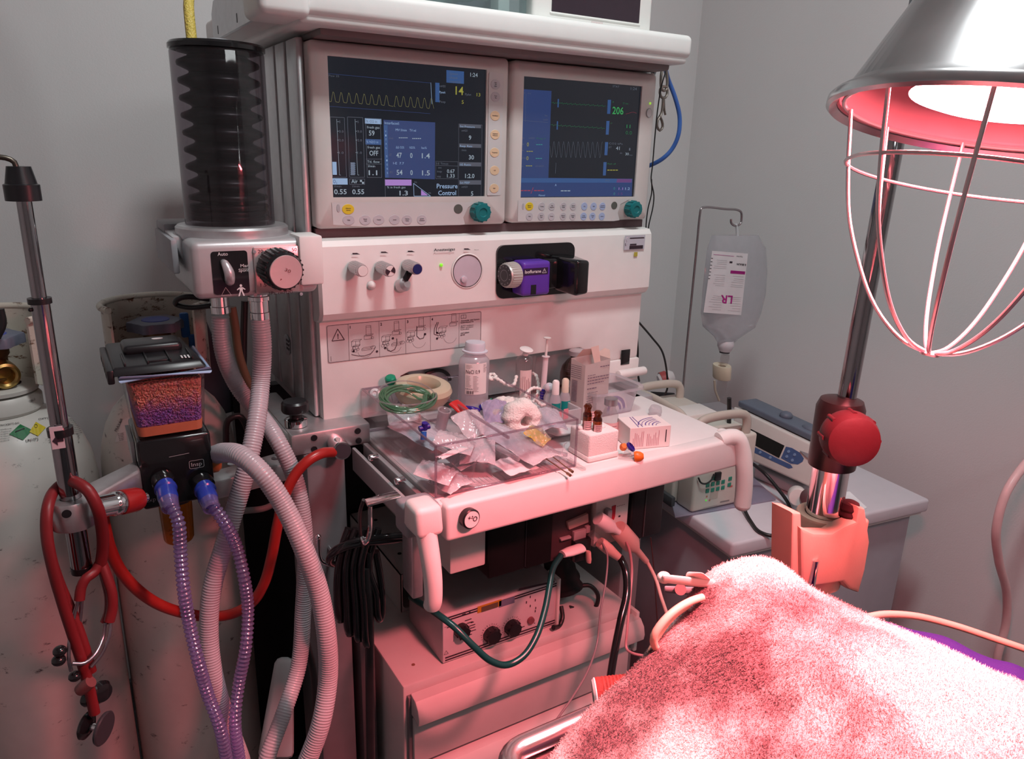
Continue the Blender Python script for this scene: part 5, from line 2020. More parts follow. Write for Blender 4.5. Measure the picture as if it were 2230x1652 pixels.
# --- green tubing coil
c = AY(886, 868, .985)
b = MB()
random.seed(3)
P = []
for k in range(330):
    a = k / 330 * 2 * math.pi * 11
    r = .038 + .0055 * math.sin(k * .31) - (k % 60) * .00012 + (-.012 if 90 < k < 112 else 0)
    P.append(c + V((r * math.cos(a) * 1.08 + .003 * math.sin(k * .05), r * math.sin(a) * .85, .0018 * math.sin(k * .13) + .0004 * (k % 30) - .006 + .012 * math.sin(a))))
b.tube(P, .0017, n=8, step=.004)
gt = b.build('coiled_tubing', clear('green tinted tubing', (.62, .80, .66), gloss=.10, haze=.5, hazecol=(.16, .42, .24)), angle=60)
tag(gt, 'coil of thin clear green tubing lying at the back left of the organiser', 'tubing')
b = MB()
b.tube([c + V((.040 * 1.1 * math.cos(a / 10), .040 * math.sin(a / 10), .004 + .012 * max(0, math.sin(a / 10)))) for a in range(0, 63)], .0011, n=8, closed=True)
b.build('clear_tube_loop', clear('clear tubing', (.85, .85, .85), gloss=.15, haze=.2), gt)
# dull green cap piece
cp = thing('capped_tube', 'small clear tube with a bright green ribbed cap, behind the green tubing coil', 'tube', AZ(853, 860, .92))
p = AY(852, 832, 1.07)
b = MB()
b.lathe([(0, 0), (.008, 0), (.009, .003), (.0085, .010), (.006, .012), (0, .012)], p, (-.3, -.3, .9), 16)
b.build('green_cap', mat('emerald plastic', (.005, .26, .14), .3), cp)
b = MB()
b.lathe([(.006, -.04), (.007, 0), (0, .0)], p, (-.3, -.3, .9), 16)
b.build('clear_barrel', FILM, cp)
# white round cap at far left
p = AY(817, 856, 1.08)
b = MB()
b.lathe([(0, 0), (.0075, 0), (.008, .003), (.004, .0045), (.0035, .003), (0, .003)], p, (-.4, -.8, .3), 20)
b.lathe([(.0055, -.02), (.006, 0)], p, (-.4, -.8, .3), 20)
tag(b.build('luer_cap', mat('translucent white plastic', (.70, .68, .70), .3)), 'small round white luer cap at the far left of the organiser', 'cap')
# mask cushion
c = AY(921, 836, 1.035)
b = MB()
b.lathe([(.024, .008), (.027, .013), (.035, .014), (.043, .010), (.046, .003), (.043, -.008), (.035, -.020), (.028, -.024), (.024, -.020), (.022, -.008), (.022, .002)], (c.x, c.y, c.z - .010), (.05, -.12, 1), 44, closed=True)
tag(b.build('mask_cushion', mat('translucent yellowish silicone', (.50, .46, .33), .25, sss=.4, spec=.6)), 'thick yellowish translucent ring-shaped mask cushion at the back of the organiser', 'mask cushion')
# coiled dark wires behind the cushion
b = MB()
for k in range(3):
    c = AY(873, 838, 1.115)
    b.tube([c + V(((.026 + k * .002) * math.cos(a), .002 * k, (.020 + k * .0015) * math.sin(a) - .004)) for a in [i * math.pi / 10 for i in range(0, 11)]], .0010, n=6)
tag(b.build('wire_coil', mat('brown wire', (.14, .06, .05), .4)), 'thin brown wire coil behind the yellowish ring cushion', 'wire')
b = MB()
for k in range(3):
    c = AY(950, 828, 1.13)
    b.tube([c + V(((.024 + k * .003) * math.cos(a), .002 * k, (.020 + k * .0015) * math.sin(a) - .004)) for a in [i * math.pi / 10 for i in range(0, 11)]], .0012 + .0022 * (k == 1), n=6)
tag(b.build('wire_coil', BLACK), 'black lead coil in the recess between the ring cushion and the saline bottle', 'wire')
# red rubber piece
b = MB()
P = [AY(988, 876, .98), AY(1000, 886, .97), AY(1011, 898, .96), AY(1016, 912, .95)]
b.tube(P, .010, n=16, flat=.35, rad=lambda L: .012 - .00 * L)
tag(b.build('rubber_teat', mat('bright red rubber', (.50, .02, .02), .35)), 'bright red rubber teat lying across the organiser divider', 'rubber piece')
# clear test tube standing at the divider
b = MB()
p = AY(965, 900, .95)
b.lathe([(0, 0), (.006, .002), (.0085, .01), (.009, .05), (.0105, .051), (.0105, .053), (.008, .053), (.008, .01)], p + V((-.004, .01, -.045)), (.1, -.25, 1), 20)
tag(b.build('specimen_tube', FILM, angle=50), 'open clear specimen tube standing by the organiser divider', 'tube')
# blue stopcock
st = thing('stopcock', 'small blue and violet three-way stopcock in the left compartment of the organiser', 'stopcock', AZ(925, 935, .925))
p = AY(924, 932, .93)
b = MB()
b.cyl(p + V((-.008, 0, 0)), p + V((.008, 0, .002)), .0042, n=14)
b.cyl(p + V((0, 0, -.002)), p + V((0, -.002, .009)), .0045, n=14)
b.build('violet_body', mat('violet blue plastic', (.03, .015, .25), .3), st)
b = MB()
b.cyl(p + V((-.002, -.002, -.004)), p + V((-.004, -.006, -.015)), .0045, n=14)
b.build('blue_arm', mat('clear blue plastic', (.02, .12, .45), .2), st)
# yellow cap
b = MB()
p = AY(1077, 926, .93)
b.lathe([(0, 0), (.0055, 0), (.006, .004), (.0045, .012), (0, .012)], p + V((0, 0, -.006)), (-.1, -.5, .6), 16)
tag(b.build('yellow_cap', YELP), 'small shiny yellow cap in the middle of the organiser', 'cap')
# violet and green ringed tube end
b = MB()
p, q = AY(1050, 885, 1.02), AY(1072, 880, 1.01)
b.cyl(p, q, .0055, n=16)
b.lathe([(.0095, -.0015), (.0105, 0), (.0095, .0015), (.0085, 0)], q, q - p, 24, closed=True, mi=1)
b.cyl(p - (q - p) * .25, p, .0056, n=16, mi=2)
tag(b.build('ringed_tube', [PAPER, MATS['emerald plastic'], MATS['violet blue plastic']]), 'short white tube with a green ring and violet end, beside the saline bottle', 'tube')
b = MB()
p = AY(1015, 888, 1.0)
b.tube([p, AY(1030, 890, .99), AY(1042, 894, .99)], .004, n=10)
tag(b.build('violet_tube', MATS['violet blue plastic']), 'short dark violet plastic piece below the saline bottle', 'tube')
# bandage roll and gauze
def lump(c, r, sc3, seed, m, name, label, cat, amp=.18, n=40, group=None, axis=None, hole=0):
    random.seed(seed)
    ph = [random.random() * 6 for _ in range(9)]
    b = MB()
    t = bmesh.new()
    bmesh.ops.create_uvsphere(t, u_segments=n, v_segments=n // 2, radius=1)
    for v in t.verts:
        d = v.co.normalized()
        k = 1 + amp * (.5 * math.sin(5 * d.x + ph[0]) * math.cos(4 * d.y + ph[1]) + .35 * math.sin(9 * d.y + ph[2]) * math.sin(8 * d.z + ph[3]) + .25 * math.sin(17 * d.x + ph[4]) * math.sin(15 * d.z + ph[5]))
        v.co = c + V((d.x * sc3[0], d.y * sc3[1], d.z * sc3[2])) * r * k
    b._in(t)
    return tag(b.build(name, m, angle=180), label, cat, group)


COT = mat('cotton gauze', (.82, .80, .76), .9, var=.04, bump=.9, bscale=380)
c = AY(1136, 912, .93)
b = MB()
random.seed(2)
R_ = .031
pr = []
for k in range(9):
    a = math.pi * k / 8
    pr.append((.019 + .013 * (1 if 0 < k < 8 else .9) * math.sin(a) ** .4, .020 - .040 * k / 8))
b.lathe([(.009, .020), (.014, .022), (.022, .021), (.030, .015), (.032, 0), (.030, -.014), (.024, -.020), (.010, -.020), (.008, -.018), (.008, 0)], c, (-.15, -.93, .15), 44, closed=True)
t = b.bm
for v in t.verts:
    v.co += V((.0026 * math.sin(v.co.x * 420) * math.cos(v.co.z * 310), .0014 * math.sin(v.co.z * 380), .0016 * math.sin(v.co.x * 300 + v.co.y * 410)))
tag(b.build('gauze_roll', COT, angle=180), 'loosely rolled white gauze bandage with its hole facing the camera, on the organiser', 'bandage roll')
lump(AY(1105, 888, 1.0), .024, (1.1, 1, .8), 5, COT, 'cotton_pad', 'crumpled white cotton pad behind the rolled bandage', 'cotton')
b = MB()
c = AY(1083, 905, .96)
b.lathe([(.0045, .006), (.010, .006), (.011, 0), (.010, -.006), (.0045, -.006), (.004, 0)], c, (.3, -.9, .2), 28, closed=True)
tag(b.build('tape_roll', mat('pinkish white tape', (.72, .60, .56), .6)), 'small roll of pinkish white tape to the left of the rolled bandage', 'tape roll')
# cotton strings
for k, (pts, lb) in enumerate((([(1063, 818, 1.05), (1070, 826, 1.04), (1080, 820, 1.05), (1072, 814, 1.06), (1063, 819, 1.06), (1085, 826, 1.03), (1105, 838, 1.02), (1118, 838, 1.02), (1125, 818, 1.03)], 'twisted white cotton tie looping behind the organiser, left of the tall tube'),
                               ([(1150, 812, 1.04), (1165, 815, 1.03), (1172, 835, 1.02), (1170, 860, 1.01), (1160, 875, 1.0), (1145, 862, .99), (1160, 845, 1.0), (1182, 850, 1.0), (1196, 868, .99), (1180, 882, .98), (1165, 868, .98)], 'knotted white cotton tie around the foot of the upright syringe'))):
    b = MB()
    b.tube(route(pts), .0028, n=10, step=.002, rad=lambda L: .0028 + .0006 * math.sin(L * 900))
    tag(b.build('cotton_tie', COT, angle=80), lb, 'string', 'white cotton ties')
# metal blade handle
bt = thing('surgical_pen', 'grey metal-barrelled pen with a white cap lying in the wider clear tray', 'pen', AY(1170, 1005, .88))
p, q = AY(1152, 995, .885), AY(1195, 1022, .868)
b = MB()
b.cyl(p, q, .0042, n=14)
b.build('metal_barrel', mat('dull steel', (.24, .25, .26), .3, metal=.8), bt)
b = MB()
b.cyl(q, q + (q - p) * .35, .0046, n=14, bev=.001)
b.build('white_cap', mat('peach white plastic', (.70, .58, .55), .4), bt)
for k, (x, y, x1, y1, lb) in enumerate(((1186, 980, 1240, 1022, 'long copper-coloured needle lying along the right wall of the organiser'), (1170, 985, 1235, 1030, 'second copper-coloured needle, lower and nearer the front wall'))):
    b = MB()
    b.cyl(AZ(x, y, .882), AZ(x1, y1, .879), .0009, n=8)
    b.cyl(AZ(x1, y1, .879), AZ(x1 + 7, y1 + 5, .879), .0022, n=10)
    tag(b.build('needle', mat('copper tinted steel', (.55, .33, .22), .3, metal=.9)), lb, 'needle', 'long needles in the organiser')

# --- saline bottle
BOT = clear('milky bottle plastic', (.90, .90, .96), gloss=.05, rough=.2, haze=.5, hazecol=(.93, .91, .94))
sb = thing('saline_bottle', 'tall milky saline bottle labelled NaCl 0,9 at the back of the worktop', 'bottle', AY(1022, 890, 1.045))
zb_, zt_ = TZ + .001, AY(1024, 745, 1.045).z
q = AY(1023, 830, 1.045)
c = V((q.x + .004, 1.045, zb_))
Hh = zt_ - zb_
b = MB()
tiltv = (.04, 0, 1)
b.lathe([(0, 0), (.0235, 0), (.0255, .004), (.0255, Hh * .74), (.024, Hh * .80), (.018, Hh * .845), (.0155, Hh * .86), (.0155, Hh * .90), (0, Hh * .9)], c, tiltv, 36)
b.build('bottle_body', BOT, sb)
b = MB()
b.lathe([(0, Hh * .885), (.021, Hh * .885), (.021, Hh * .90), (.0165, Hh * .905), (.0165, Hh * .985), (.0155, Hh), (0, Hh)], c, tiltv, 36)
b.build('bottle_cap', mat('milky blue-grey cap', (.60, .62, .68), .4), sb)


def wrap(c, r, a0, a1, z0, z1, n=14):
    def f(u_, v_):
        a = math.radians(a0 + (a1 - a0) * u_)
        return V((c.x + r * math.cos(a), c.y + r * math.sin(a), z0 + (z1 - z0) * v_))
    return f


def wrap_text(b, txt, c, r, a0, z, aw, h, mi=0):
    """text on a vertical cylinder starting at angle a0 (deg), aw degrees wide"""
    tb = MB()
    tb.text(txt, (0, 0, 0), (1, 0, 0), (0, 1, 0), 1.0, h)
    for v in tb.bm.verts:
        a = math.radians(a0 + aw * v.co.x)
        v.co = V((c.x + r * math.cos(a), c.y + r * math.sin(a), z + v.co.y))
    for f in tb.bm.faces:
        f.material_index = mi
    me = bpy.data.meshes.new('t')
    tb.bm.to_mesh(me)
    tb.bm.free()
    b.bm.from_mesh(me)
    bpy.data.meshes.remove(me)


def wrap_lines(b, c, r, a0, a1, z0, z1, n, mi=0, w=.0008, fr_=(.6, 1)):
    for k in range(n):
        z = z1 - (z1 - z0) * (k + .5) / n
        e_ = a0 + (a1 - a0) * random.uniform(*fr_)
        prev = None
        for j in range(7):
            a = math.radians(a0 + (e_ - a0) * j / 6)
            p = V((c.x + r * math.cos(a), c.y + r * math.sin(a), z))
            if prev is not None:
                b.face([prev, p, p + V((0, 0, w)), prev + V((0, 0, w))], mi)
            prev = p


c2 = c + V((.0022, 0, 0))
zl0, zl1 = AY(1000, 865, 1.02).z, AY(1000, 797, 1.02).z
b = MB()
b.grid(wrap(c2, .0262, 212, 296, zl0, zl1), 16, 2)
lb_ = b.build('bottle_label', PAPER, sb)
b = MB()
wrap_text(b, 'NaCl 0,9', c2, .0266, 216, zl1 - .0165, 50, .0062)
wrap_text(b, 'B.BRAUN', c2, .0266, 214, zl0 + .0085, 26, .0022)
wrap_lines(b, c2, .0266, 216, 240, zl1 - .009, zl1 - .002, 3, w=.0004)
wrap_lines(b, c2, .0266, 216, 236, zl0 + .012, zl1 - .020, 9, w=.0004)
wrap_lines(b, c2, .0266, 242, 262, zl0 + .004, zl1 - .020, 13, w=.0004)
wrap_lines(b, c2, .0266, 280, 293, zl1 - .016, zl1 - .002, 8, w=.0004)
for k in range(9):
    a = math.radians(217 + k * 3)
    a2 = a + math.radians(1 + (k % 3) * .5)
    b.face([V((c2.x + .0266 * math.cos(t_), c2.y + .0266 * math.sin(t_), z)) for t_, z in ((a, zl0 + .001), (a2, zl0 + .001), (a2, zl0 + .0065), (a, zl0 + .0065))])
b.build('label_printing', INK, lb_)

# --- tall tube with upright plunger
def standing(name, label, cat, px_, pyt, Y, r, parts, group=None):
    top = AY(px_, pyt, Y)
    base = V((top.x, Y, TZ + .0005))
    t = thing(name, label, cat, base, group)
    H_ = top.z - base.z
    return t, base, H_


CLR = clear('clear glass', (.90, .88, .88), gloss=.05, rough=.03, haze=.05)
t, c, H_ = standing('sample_tube', 'tall clear tube with a pinkish label and white oval cap, behind the organiser', 'tube', 1142, 762, 1.03, .0125, None)
b = MB()
b.lathe([(0, 0), (.0135, 0), (.0145, .004), (.0145, H_ * .86), (.012, H_ * .9), (.006, H_ * .93), (0, H_ * .93)], c, (0.01, 0, 1), 28)
b.build('clear_barrel', CLR, t)
b = MB()
b.grid(wrap(c, .0149, 215, 300, c.z + .012, c.z + H_ * .74), 10, 2)
l_ = b.build('tube_label', mat('pinkish label', (.74, .60, .58), .6), t)
b = MB()
random.seed(5)
for k in range(6):
    a = math.radians(222 + k * 12)
    for z0, z1 in ((.014, .045), (.050, .08)):
        z1 = z0 + (z1 - z0) * random.uniform(.6, 1)
        p = V((c.x + .0152 * math.cos(a), c.y + .0152 * math.sin(a), c.z + z0))
        b.face([p, p + V((.0007, 0, 0)), p + V((.0007, 0, z1 - z0)), p + V((0, 0, z1 - z0))])
b.build('label_printing', mat('brown-red ink', (.22, .05, .07), .6), l_)
b = MB()
b.lathe([(0, 0), (.005, 0), (.005, .008), (.011, .009), (.0115, .0105), (.010, .0115), (0, .0115)], c + V((.002, 0, H_ * .93)), (.05, -.25, 1), 24)
b.build('white_cap', WHITE, t)
b = MB()
b.lathe([(.004, 0), (.0045, H_ * .8), (.0052, H_ * .81), (.0052, H_ * .9)], c + V((.019, .004, 0)), (.02, 0, 1), 14)
b.build('side_tube', CLR, t)
# upright syringe
b0, b1 = AY(1181, 872, 1.0), AY(1192, 735, 1.0)
sy = thing('syringe', 'thin white syringe standing upright with its plunger on top and violet marks', 'syringe', b0)
b = MB()
d_ = b1 - b0
b.cyl(b0, b0 + d_ * .70, .0048, .0048, n=18)
b.lathe([(0, 0), (.0068, 0), (.0068, .0012), (0, .0012)], b0 + d_ * .70, d_, 18)
b.build('barrel', mat('milky pink-white barrel', (.70, .62, .64), .3), sy)
b = MB()
b.cyl(b0 + d_ * .70, b1, .0022, n=8)
b.lathe([(0, 0), (.0062, 0), (.0062, .0014), (0, .0014)], b1 - d_ * .01, d_, 18)
b.build('plunger', WHITE2, sy)
b = MB()
for k in range(4):
    b.lathe([(.0049, 0), (.0053, .001), (.0053, .0035), (.0049, .0045)], b0 + d_ * (.02 + .045 * k), d_, 18)
b.build('violet_rings', MATS['violet blue plastic'], sy)
# dropper bottles
TEALP = mat('teal label', (.0, .26, .24), .5)
for k, (x, yt, Y, capm, lb) in enumerate(((1197, 826, .985, WHITE, 'small milky dropper bottle with a plain round cap, left of the two teal-labelled bottles'),
                                          (1211, 828, .965, WHITE, 'small dropper bottle with a teal label and white cap'),
                                          (1232, 824, .97, CREAM, 'small dropper bottle with a teal label and cream cap'))):
    t, c, H_ = standing('dropper_bottle', lb, 'bottle', x, yt, Y, .008, None, 'dropper bottles')
    b = MB()
    b.lathe([(0, 0), (.0085, 0), (.009, .002), (.009, H_ * .62), (.006, H_ * .72), (.005, H_ * .75), (0, H_ * .75)], c, (0, 0, 1), 22)
    bd = b.build('bottle_body', BOT, t)
    b = MB()
    if k == 0:
        b.ball(c + V((0, 0, H_ * .82)), .0085, (1, 1, 1), 16)
    else:
        b.lathe([(0, H_ * .72), (.0062, H_ * .72), (.0058, H_ * .97), (.004, H_), (.003, H_ * .98), (0, H_ * .98)], c, (0, 0, 1), 18)
    b.build('cap', capm if k else mat('milky cap', (.66, .62, .68), .35), t)
    if k:
        b = MB()
        b.grid(wrap(c, .0093, 200, 330, c.z + .004, c.z + H_ * .55), 10, 2)
        b.build('teal_label', TEALP, bd)
# white rack bin behind the organiser's right compartment
rk = thing('plastic_rack', 'low milky white plastic rack holding the dropper bottles, to the right of the organiser', 'rack', (.68, .96, TZ))
b = MB()
b.box((.625, .925, TZ + .0006), (.70, 1.0, TZ + .0035))
for lo, hi in (((.625, .925, TZ + .0006), (.70, .928, TZ + .044)), ((.625, .997, TZ + .0006), (.70, 1.0, TZ + .030)), ((.625, .925, TZ + .0006), (.628, 1.0, TZ + .044)), ((.697, .925, TZ + .0006), (.70, 1.0, TZ + .044))):
    b.box(lo, hi, .001, 1)
b.build('rack_body', clear('milky rack plastic', (.85, .82, .84), gloss=.04, rough=.2, haze=.6, hazecol=(.92, .88, .90)), rk)
b = MB()
p = AY(1226, 905, .9245)
b.box((p.x - .012, .9242, p.z - .010), (p.x - .003, .9248, p.z + .008))
b.box((p.x + .001, .9242, p.z - .006), (p.x + .010, .9248, p.z + .011))
b.build('pink_print', mat('pink print', (.62, .25, .30), .6), rk)
lump(AZ(1225, 935, .885), .018, (1.5, 1.1, .35), 8, PAPER, 'paper_tissue', 'flat crumpled white tissue in front of the milky rack', 'tissue', amp=.12)
b = MB()
p = AY(1262, 915, .89)
b.lathe([(0, 0), (.006, .001), (.007, .016), (.003, .022), (0, .022)], V((p.x - .004, .90, TZ + .001)), (.3, 0, 1), 14)
tag(b.build('lidded_ampoule', CLR), 'small grey-tipped clear ampoule leaning behind the white foam block', 'ampoule')

# --- big brown bottle
t, c, H_ = standing('brown_bottle', 'round brown glass bottle with a metal cap behind the tall white carton', 'bottle', 1252, 762, 1.07, .02, None)
b = MB()
b.lathe([(0, 0), (.028, 0), (.030, .004), (.030, H_ * .55), (.027, H_ * .68), (.018, H_ * .80), (.0125, H_ * .85), (.0125, H_ * .92), (0, H_ * .92)], c + V((.006, 0, 0)), (0, 0, 1), 36)
b.build('bottle_body', mat('brown glass', (.035, .012, .006), .08, spec=.8, coat=.4), t)
b = MB()
b.lathe([(0, H_ * .90), (.0155, H_ * .90), (.0155, H_ * .985), (.013, H_), (0, H_)], c + V((.006, 0, 0)), (0, 0, 1), 28)
b.build('cap', mat('pale metal cap', (.55, .52, .54), .3, metal=.5), t)

# --- tall open carton
CART = mat('white carton board', (.78, .72, .70), .65, var=.02)
INKC = mat('carton ink', (.16, .10, .15), .6)
ct_ = thing('medicine_carton', 'tall white medicine carton standing open with torn flaps and purple-grey printing', 'carton', AY(1292, 880, 1.0))
x0, x1 = AY(1266, 880, .975).x, AY(1327, 860, .975).x
zt_ = AY(1290, 790, .975).z
Yc = .975
b = MB()
t = bmesh.new()
w_, d_ = x1 - x0, .034
P4 = [(x0 + .004, Yc), (x0 + w_, Yc + .004), (x0 + w_ - .010, Yc + d_), (x0 - .004, Yc + d_ - .004)]
zts = [zt_ - .003, zt_ + .002, zt_ + .004, zt_ + .004]
bt_ = [t.verts.new((u_, v_, TZ + .0005)) for u_, v_ in P4]
tp = [t.verts.new((u_, v_, z)) for (u_, v_), z in zip(P4, zts)]
for k in range(4):
    t.faces.new((bt_[k], bt_[(k + 1) % 4], tp[(k + 1) % 4], tp[k]))
t.faces.new(bt_[::-1])
bmesh.ops.solidify(t, geom=t.faces[:], thickness=.0008)
b._in(t)
b.build('carton_box', CART, ct_)
b = MB()
b.face([(P4[2][0], P4[2][1], zt_ + .004), (P4[3][0] + .01, P4[3][1], zt_ + .004), (P4[3][0] + .014, P4[3][1] - .012, zt_ + .020), (P4[2][0] - .012, P4[2][1] - .010, zt_ + .018)])
b.face([(P4[1][0], P4[1][1], zt_ + .002), (P4[2][0], P4[2][1], zt_ + .003), (P4[2][0] + .012, P4[2][1] - .01, zt_ + .016), (P4[1][0] + .006, P4[1][1] + .01, zt_ + .014)])
b.face([(P4[2][0] - .012, P4[2][1] - .016, zt_ - .01), (P4[2][0] - .002, P4[2][1] - .02, zt_ - .01), (P4[2][0] - .006, P4[2][1] - .016, zt_ + .024), (P4[2][0] - .018, P4[2][1] - .010, zt_ + .020)])
fo = b.build('flap', mat('inner carton board', (.66, .52, .46), .7), ct_)
b = MB()
U_ = V((P4[1][0] - P4[0][0], P4[1][1] - P4[0][1], 0)).normalized()
O_ = V((P4[0][0], P4[0][1] - .0012, 0))
random.seed(9)
hgt = zt_ - TZ
for k, (fz, a0_, a1_, bo) in enumerate(((.90, .55, .9, 1), (.78, .1, .4, 0), (.73, .1, .92, 1), (.68, .1, .9, 1), (.63, .1, .72, 1), (.54, .1, .45, 1.4), (.47, .12, .5, 0), (.41, .1, .6, 0), (.37, .1, .8, 0), (.33, .1, .62, 0), (.29, .1, .72, 0))):
    x_ = a0_
    while x_ < a1_:
        l_ = random.uniform(.05, .12)
        b.face([O_ + U_ * w_ * x_ + V((0, 0, TZ + hgt * fz)), O_ + U_ * w_ * min(x_ + l_, a1_) + V((0, 0, TZ + hgt * fz)), O_ + U_ * w_ * min(x_ + l_, a1_) + V((0, 0, TZ + hgt * fz + .0010 + .0006 * bo)), O_ + U_ * w_ * x_ + V((0, 0, TZ + hgt * fz + .001 + .0006 * bo))])
        x_ += l_ + .02
W_ = V((P4[3][0] - P4[0][0], P4[3][1] - P4[0][1], 0)).normalized()
O2 = V((P4[0][0] - .0012, P4[0][1], 0))
for k in range(16):
    z = TZ + hgt * (.30 + .024 * k)
    b.face([O2 + W_ * .014 + V((0, 0, z)), O2 + W_ * .026 + V((0, 0, z)), O2 + W_ * .026 + V((0, 0, z + .0012)), O2 + W_ * .014 + V((0, 0, z + .0012))])
for k in range(7):
    z = TZ + hgt * (.93 - .035 * k)
    b.face([O2 + W_ * .006 + V((0, 0, z)), O2 + W_ * (.03 + .015 * random.random()) + V((0, 0, z)), O2 + W_ * .03 + V((0, 0, z + .0008)), O2 + W_ * .006 + V((0, 0, z + .0008))])
b.build('carton_printing', INKC, ct_)

# --- transparent tub at the back right
tb_ = thing('clear_tub', 'low clear plastic tub with a flared rim at the back right of the worktop', 'tub', AZ(1375, 890, TZ))
c0 = AZ(1390, 905, TZ)
x0_, x1_, y0_, y1_ = .755, .862, .965, 1.055
b = MB()
t = bmesh.new()
A = [t.verts.new((u_, v_, TZ + .001)) for u_, v_ in rrect(x0_ + .008, y0_ + .008, x1_ - .008, y1_ - .008, .014)]
B = [t.verts.new((u_, v_, TZ + .046)) for u_, v_ in rrect(x0_, y0_, x1_, y1_, .018)]
C_ = [t.verts.new((u_, v_, TZ + .048)) for u_, v_ in rrect(x0_ - .007, y0_ - .007, x1_ + .007, y1_ + .007, .022)]
D_ = [t.verts.new((u_, v_, TZ + .044)) for u_, v_ in rrect(x0_ - .008, y0_ - .008, x1_ + .008, y1_ + .008, .022)]
n = len(A)
for P_, Q_ in ((A, B), (B, C_), (C_, D_)):
    for q in range(n):
        t.faces.new((P_[q], P_[(q + 1) % n], Q_[(q + 1) % n], Q_[q]))
t.faces.new(A[::-1])
b._in(t)
b.build('tub_body', clear('milky tub plastic', (.84, .80, .84), gloss=.08, rough=.1, haze=.34, hazecol=(.90, .86, .90)), tb_, angle=60)
# disc with violet arcs behind
b = MB()
c = AY(1340, 868, .99)
for k, (r_, mi) in enumerate(((.030, 0), (.026, 1), (.020, 0), (.0165, 1), (.011, 0))):
    b.prism([(c.x + r_ * math.cos(math.radians(a)), TZ + .001 + r_ * math.sin(math.radians(a))) for a in range(0, 181, 9)], .9925 - .0004 * k, 1.0 - .0004 * k, mi=mi)
tag(b.build('card_with_arcs', [CART, mat('violet print', (.10, .05, .30), .5)]), 'small white card printed with violet arcs, behind the tall carton', 'card')

# --- small carton lying on its side
sc_ = thing('medicine_carton', 'small pink-lit medicine carton lying on the worktop, with violet curved stripes on top', 'carton', AZ(1410, 975, TZ))
q0, q1 = AZ(1366, 978, TZ), AZ(1458, 972, TZ)
q0 = V((q0.x, q0.y - .004, TZ))
Yf = min(q0.y, q1.y)
U_ = (q1 - q0).normalized()
W_ = V((-U_.y, U_.x, 0))
zt_ = AY(1458, 926, Yf).z
b = MB()
hh = zt_ - TZ
dd = .050
Wd = (q1 - q0).length
b.hexa([q0 + V((0, 0, .0005)), q1 + V((0, 0, .0005)), q1 + W_ * dd + V((0, 0, .0005)), q0 + W_ * dd + V((0, 0, .0005)), q0 + V((0, 0, hh)), q1 + V((0, 0, hh)), q1 + W_ * dd + V((0, 0, hh)), q0 + W_ * dd + V((0, 0, hh))], .0008, 1)
b.build('carton_box', CART, sc_)
b = MB()
up_ = V((0, 0, hh + .0003))
for k in range(6):
    r_ = .012 + k * .0045
    cc = q0 + U_ * Wd * .86 + W_ * .001
    P_ = [cc + U_ * (r_ * math.cos(math.radians(a)) * 1.25) + W_ * (r_ * math.sin(math.radians(a)) * 1.1) + up_ for a in range(95, 171, 8)]
    P_ = [p for p in P_ if 0 < (p - q0).dot(W_) < dd]
    for a_, c_ in zip(P_, P_[1:]):
        d_ = (c_ - a_).normalized()
        n_ = V((-d_.y, d_.x, 0)) * (.0008 if k % 2 else .0005)
        b.face([a_ - n_, c_ - n_, c_ + n_, a_ + n_])
for k in range(2):
    a_, c_ = q0 + U_ * Wd * (.20 + .1 * k) + W_ * .002 + up_, q0 + U_ * Wd * (.28 + .06 * k) + W_ * dd * .95 + up_
    b.face([a_, a_ + U_ * .0012, c_ + U_ * .0012, c_])
b.build('violet_stripes', mat('violet print', (.10, .05, .30), .5), sc_)
b = MB()
fr0 = q0 - W_ * .0004
random.seed(21)
for k in range(15):
    fx = .08 + k * .04 + (.06 if k > 6 else 0)
    z0_, z1_ = .12, random.uniform(.45, .9)
    p = fr0 + U_ * Wd * fx
    b.face([p + V((0, 0, hh * z0_)), p + U_ * .0009 + V((0, 0, hh * z0_)), p + U_ * .0009 + V((0, 0, hh * z1_)), p + V((0, 0, hh * z1_))])
b.build('small_print', mat('faded rose print', (.52, .26, .30), .6), sc_)
b = MB()
p = fr0 + U_ * Wd * .87 - W_ * .0002
b.face([p + V((0, 0, hh * .25)), p + U_ * .0016 + V((0, 0, hh * .25)), p + U_ * .0016 + V((0, 0, hh * .82)), p + V((0, 0, hh * .82))])
b.build('black_bar', INK, sc_)

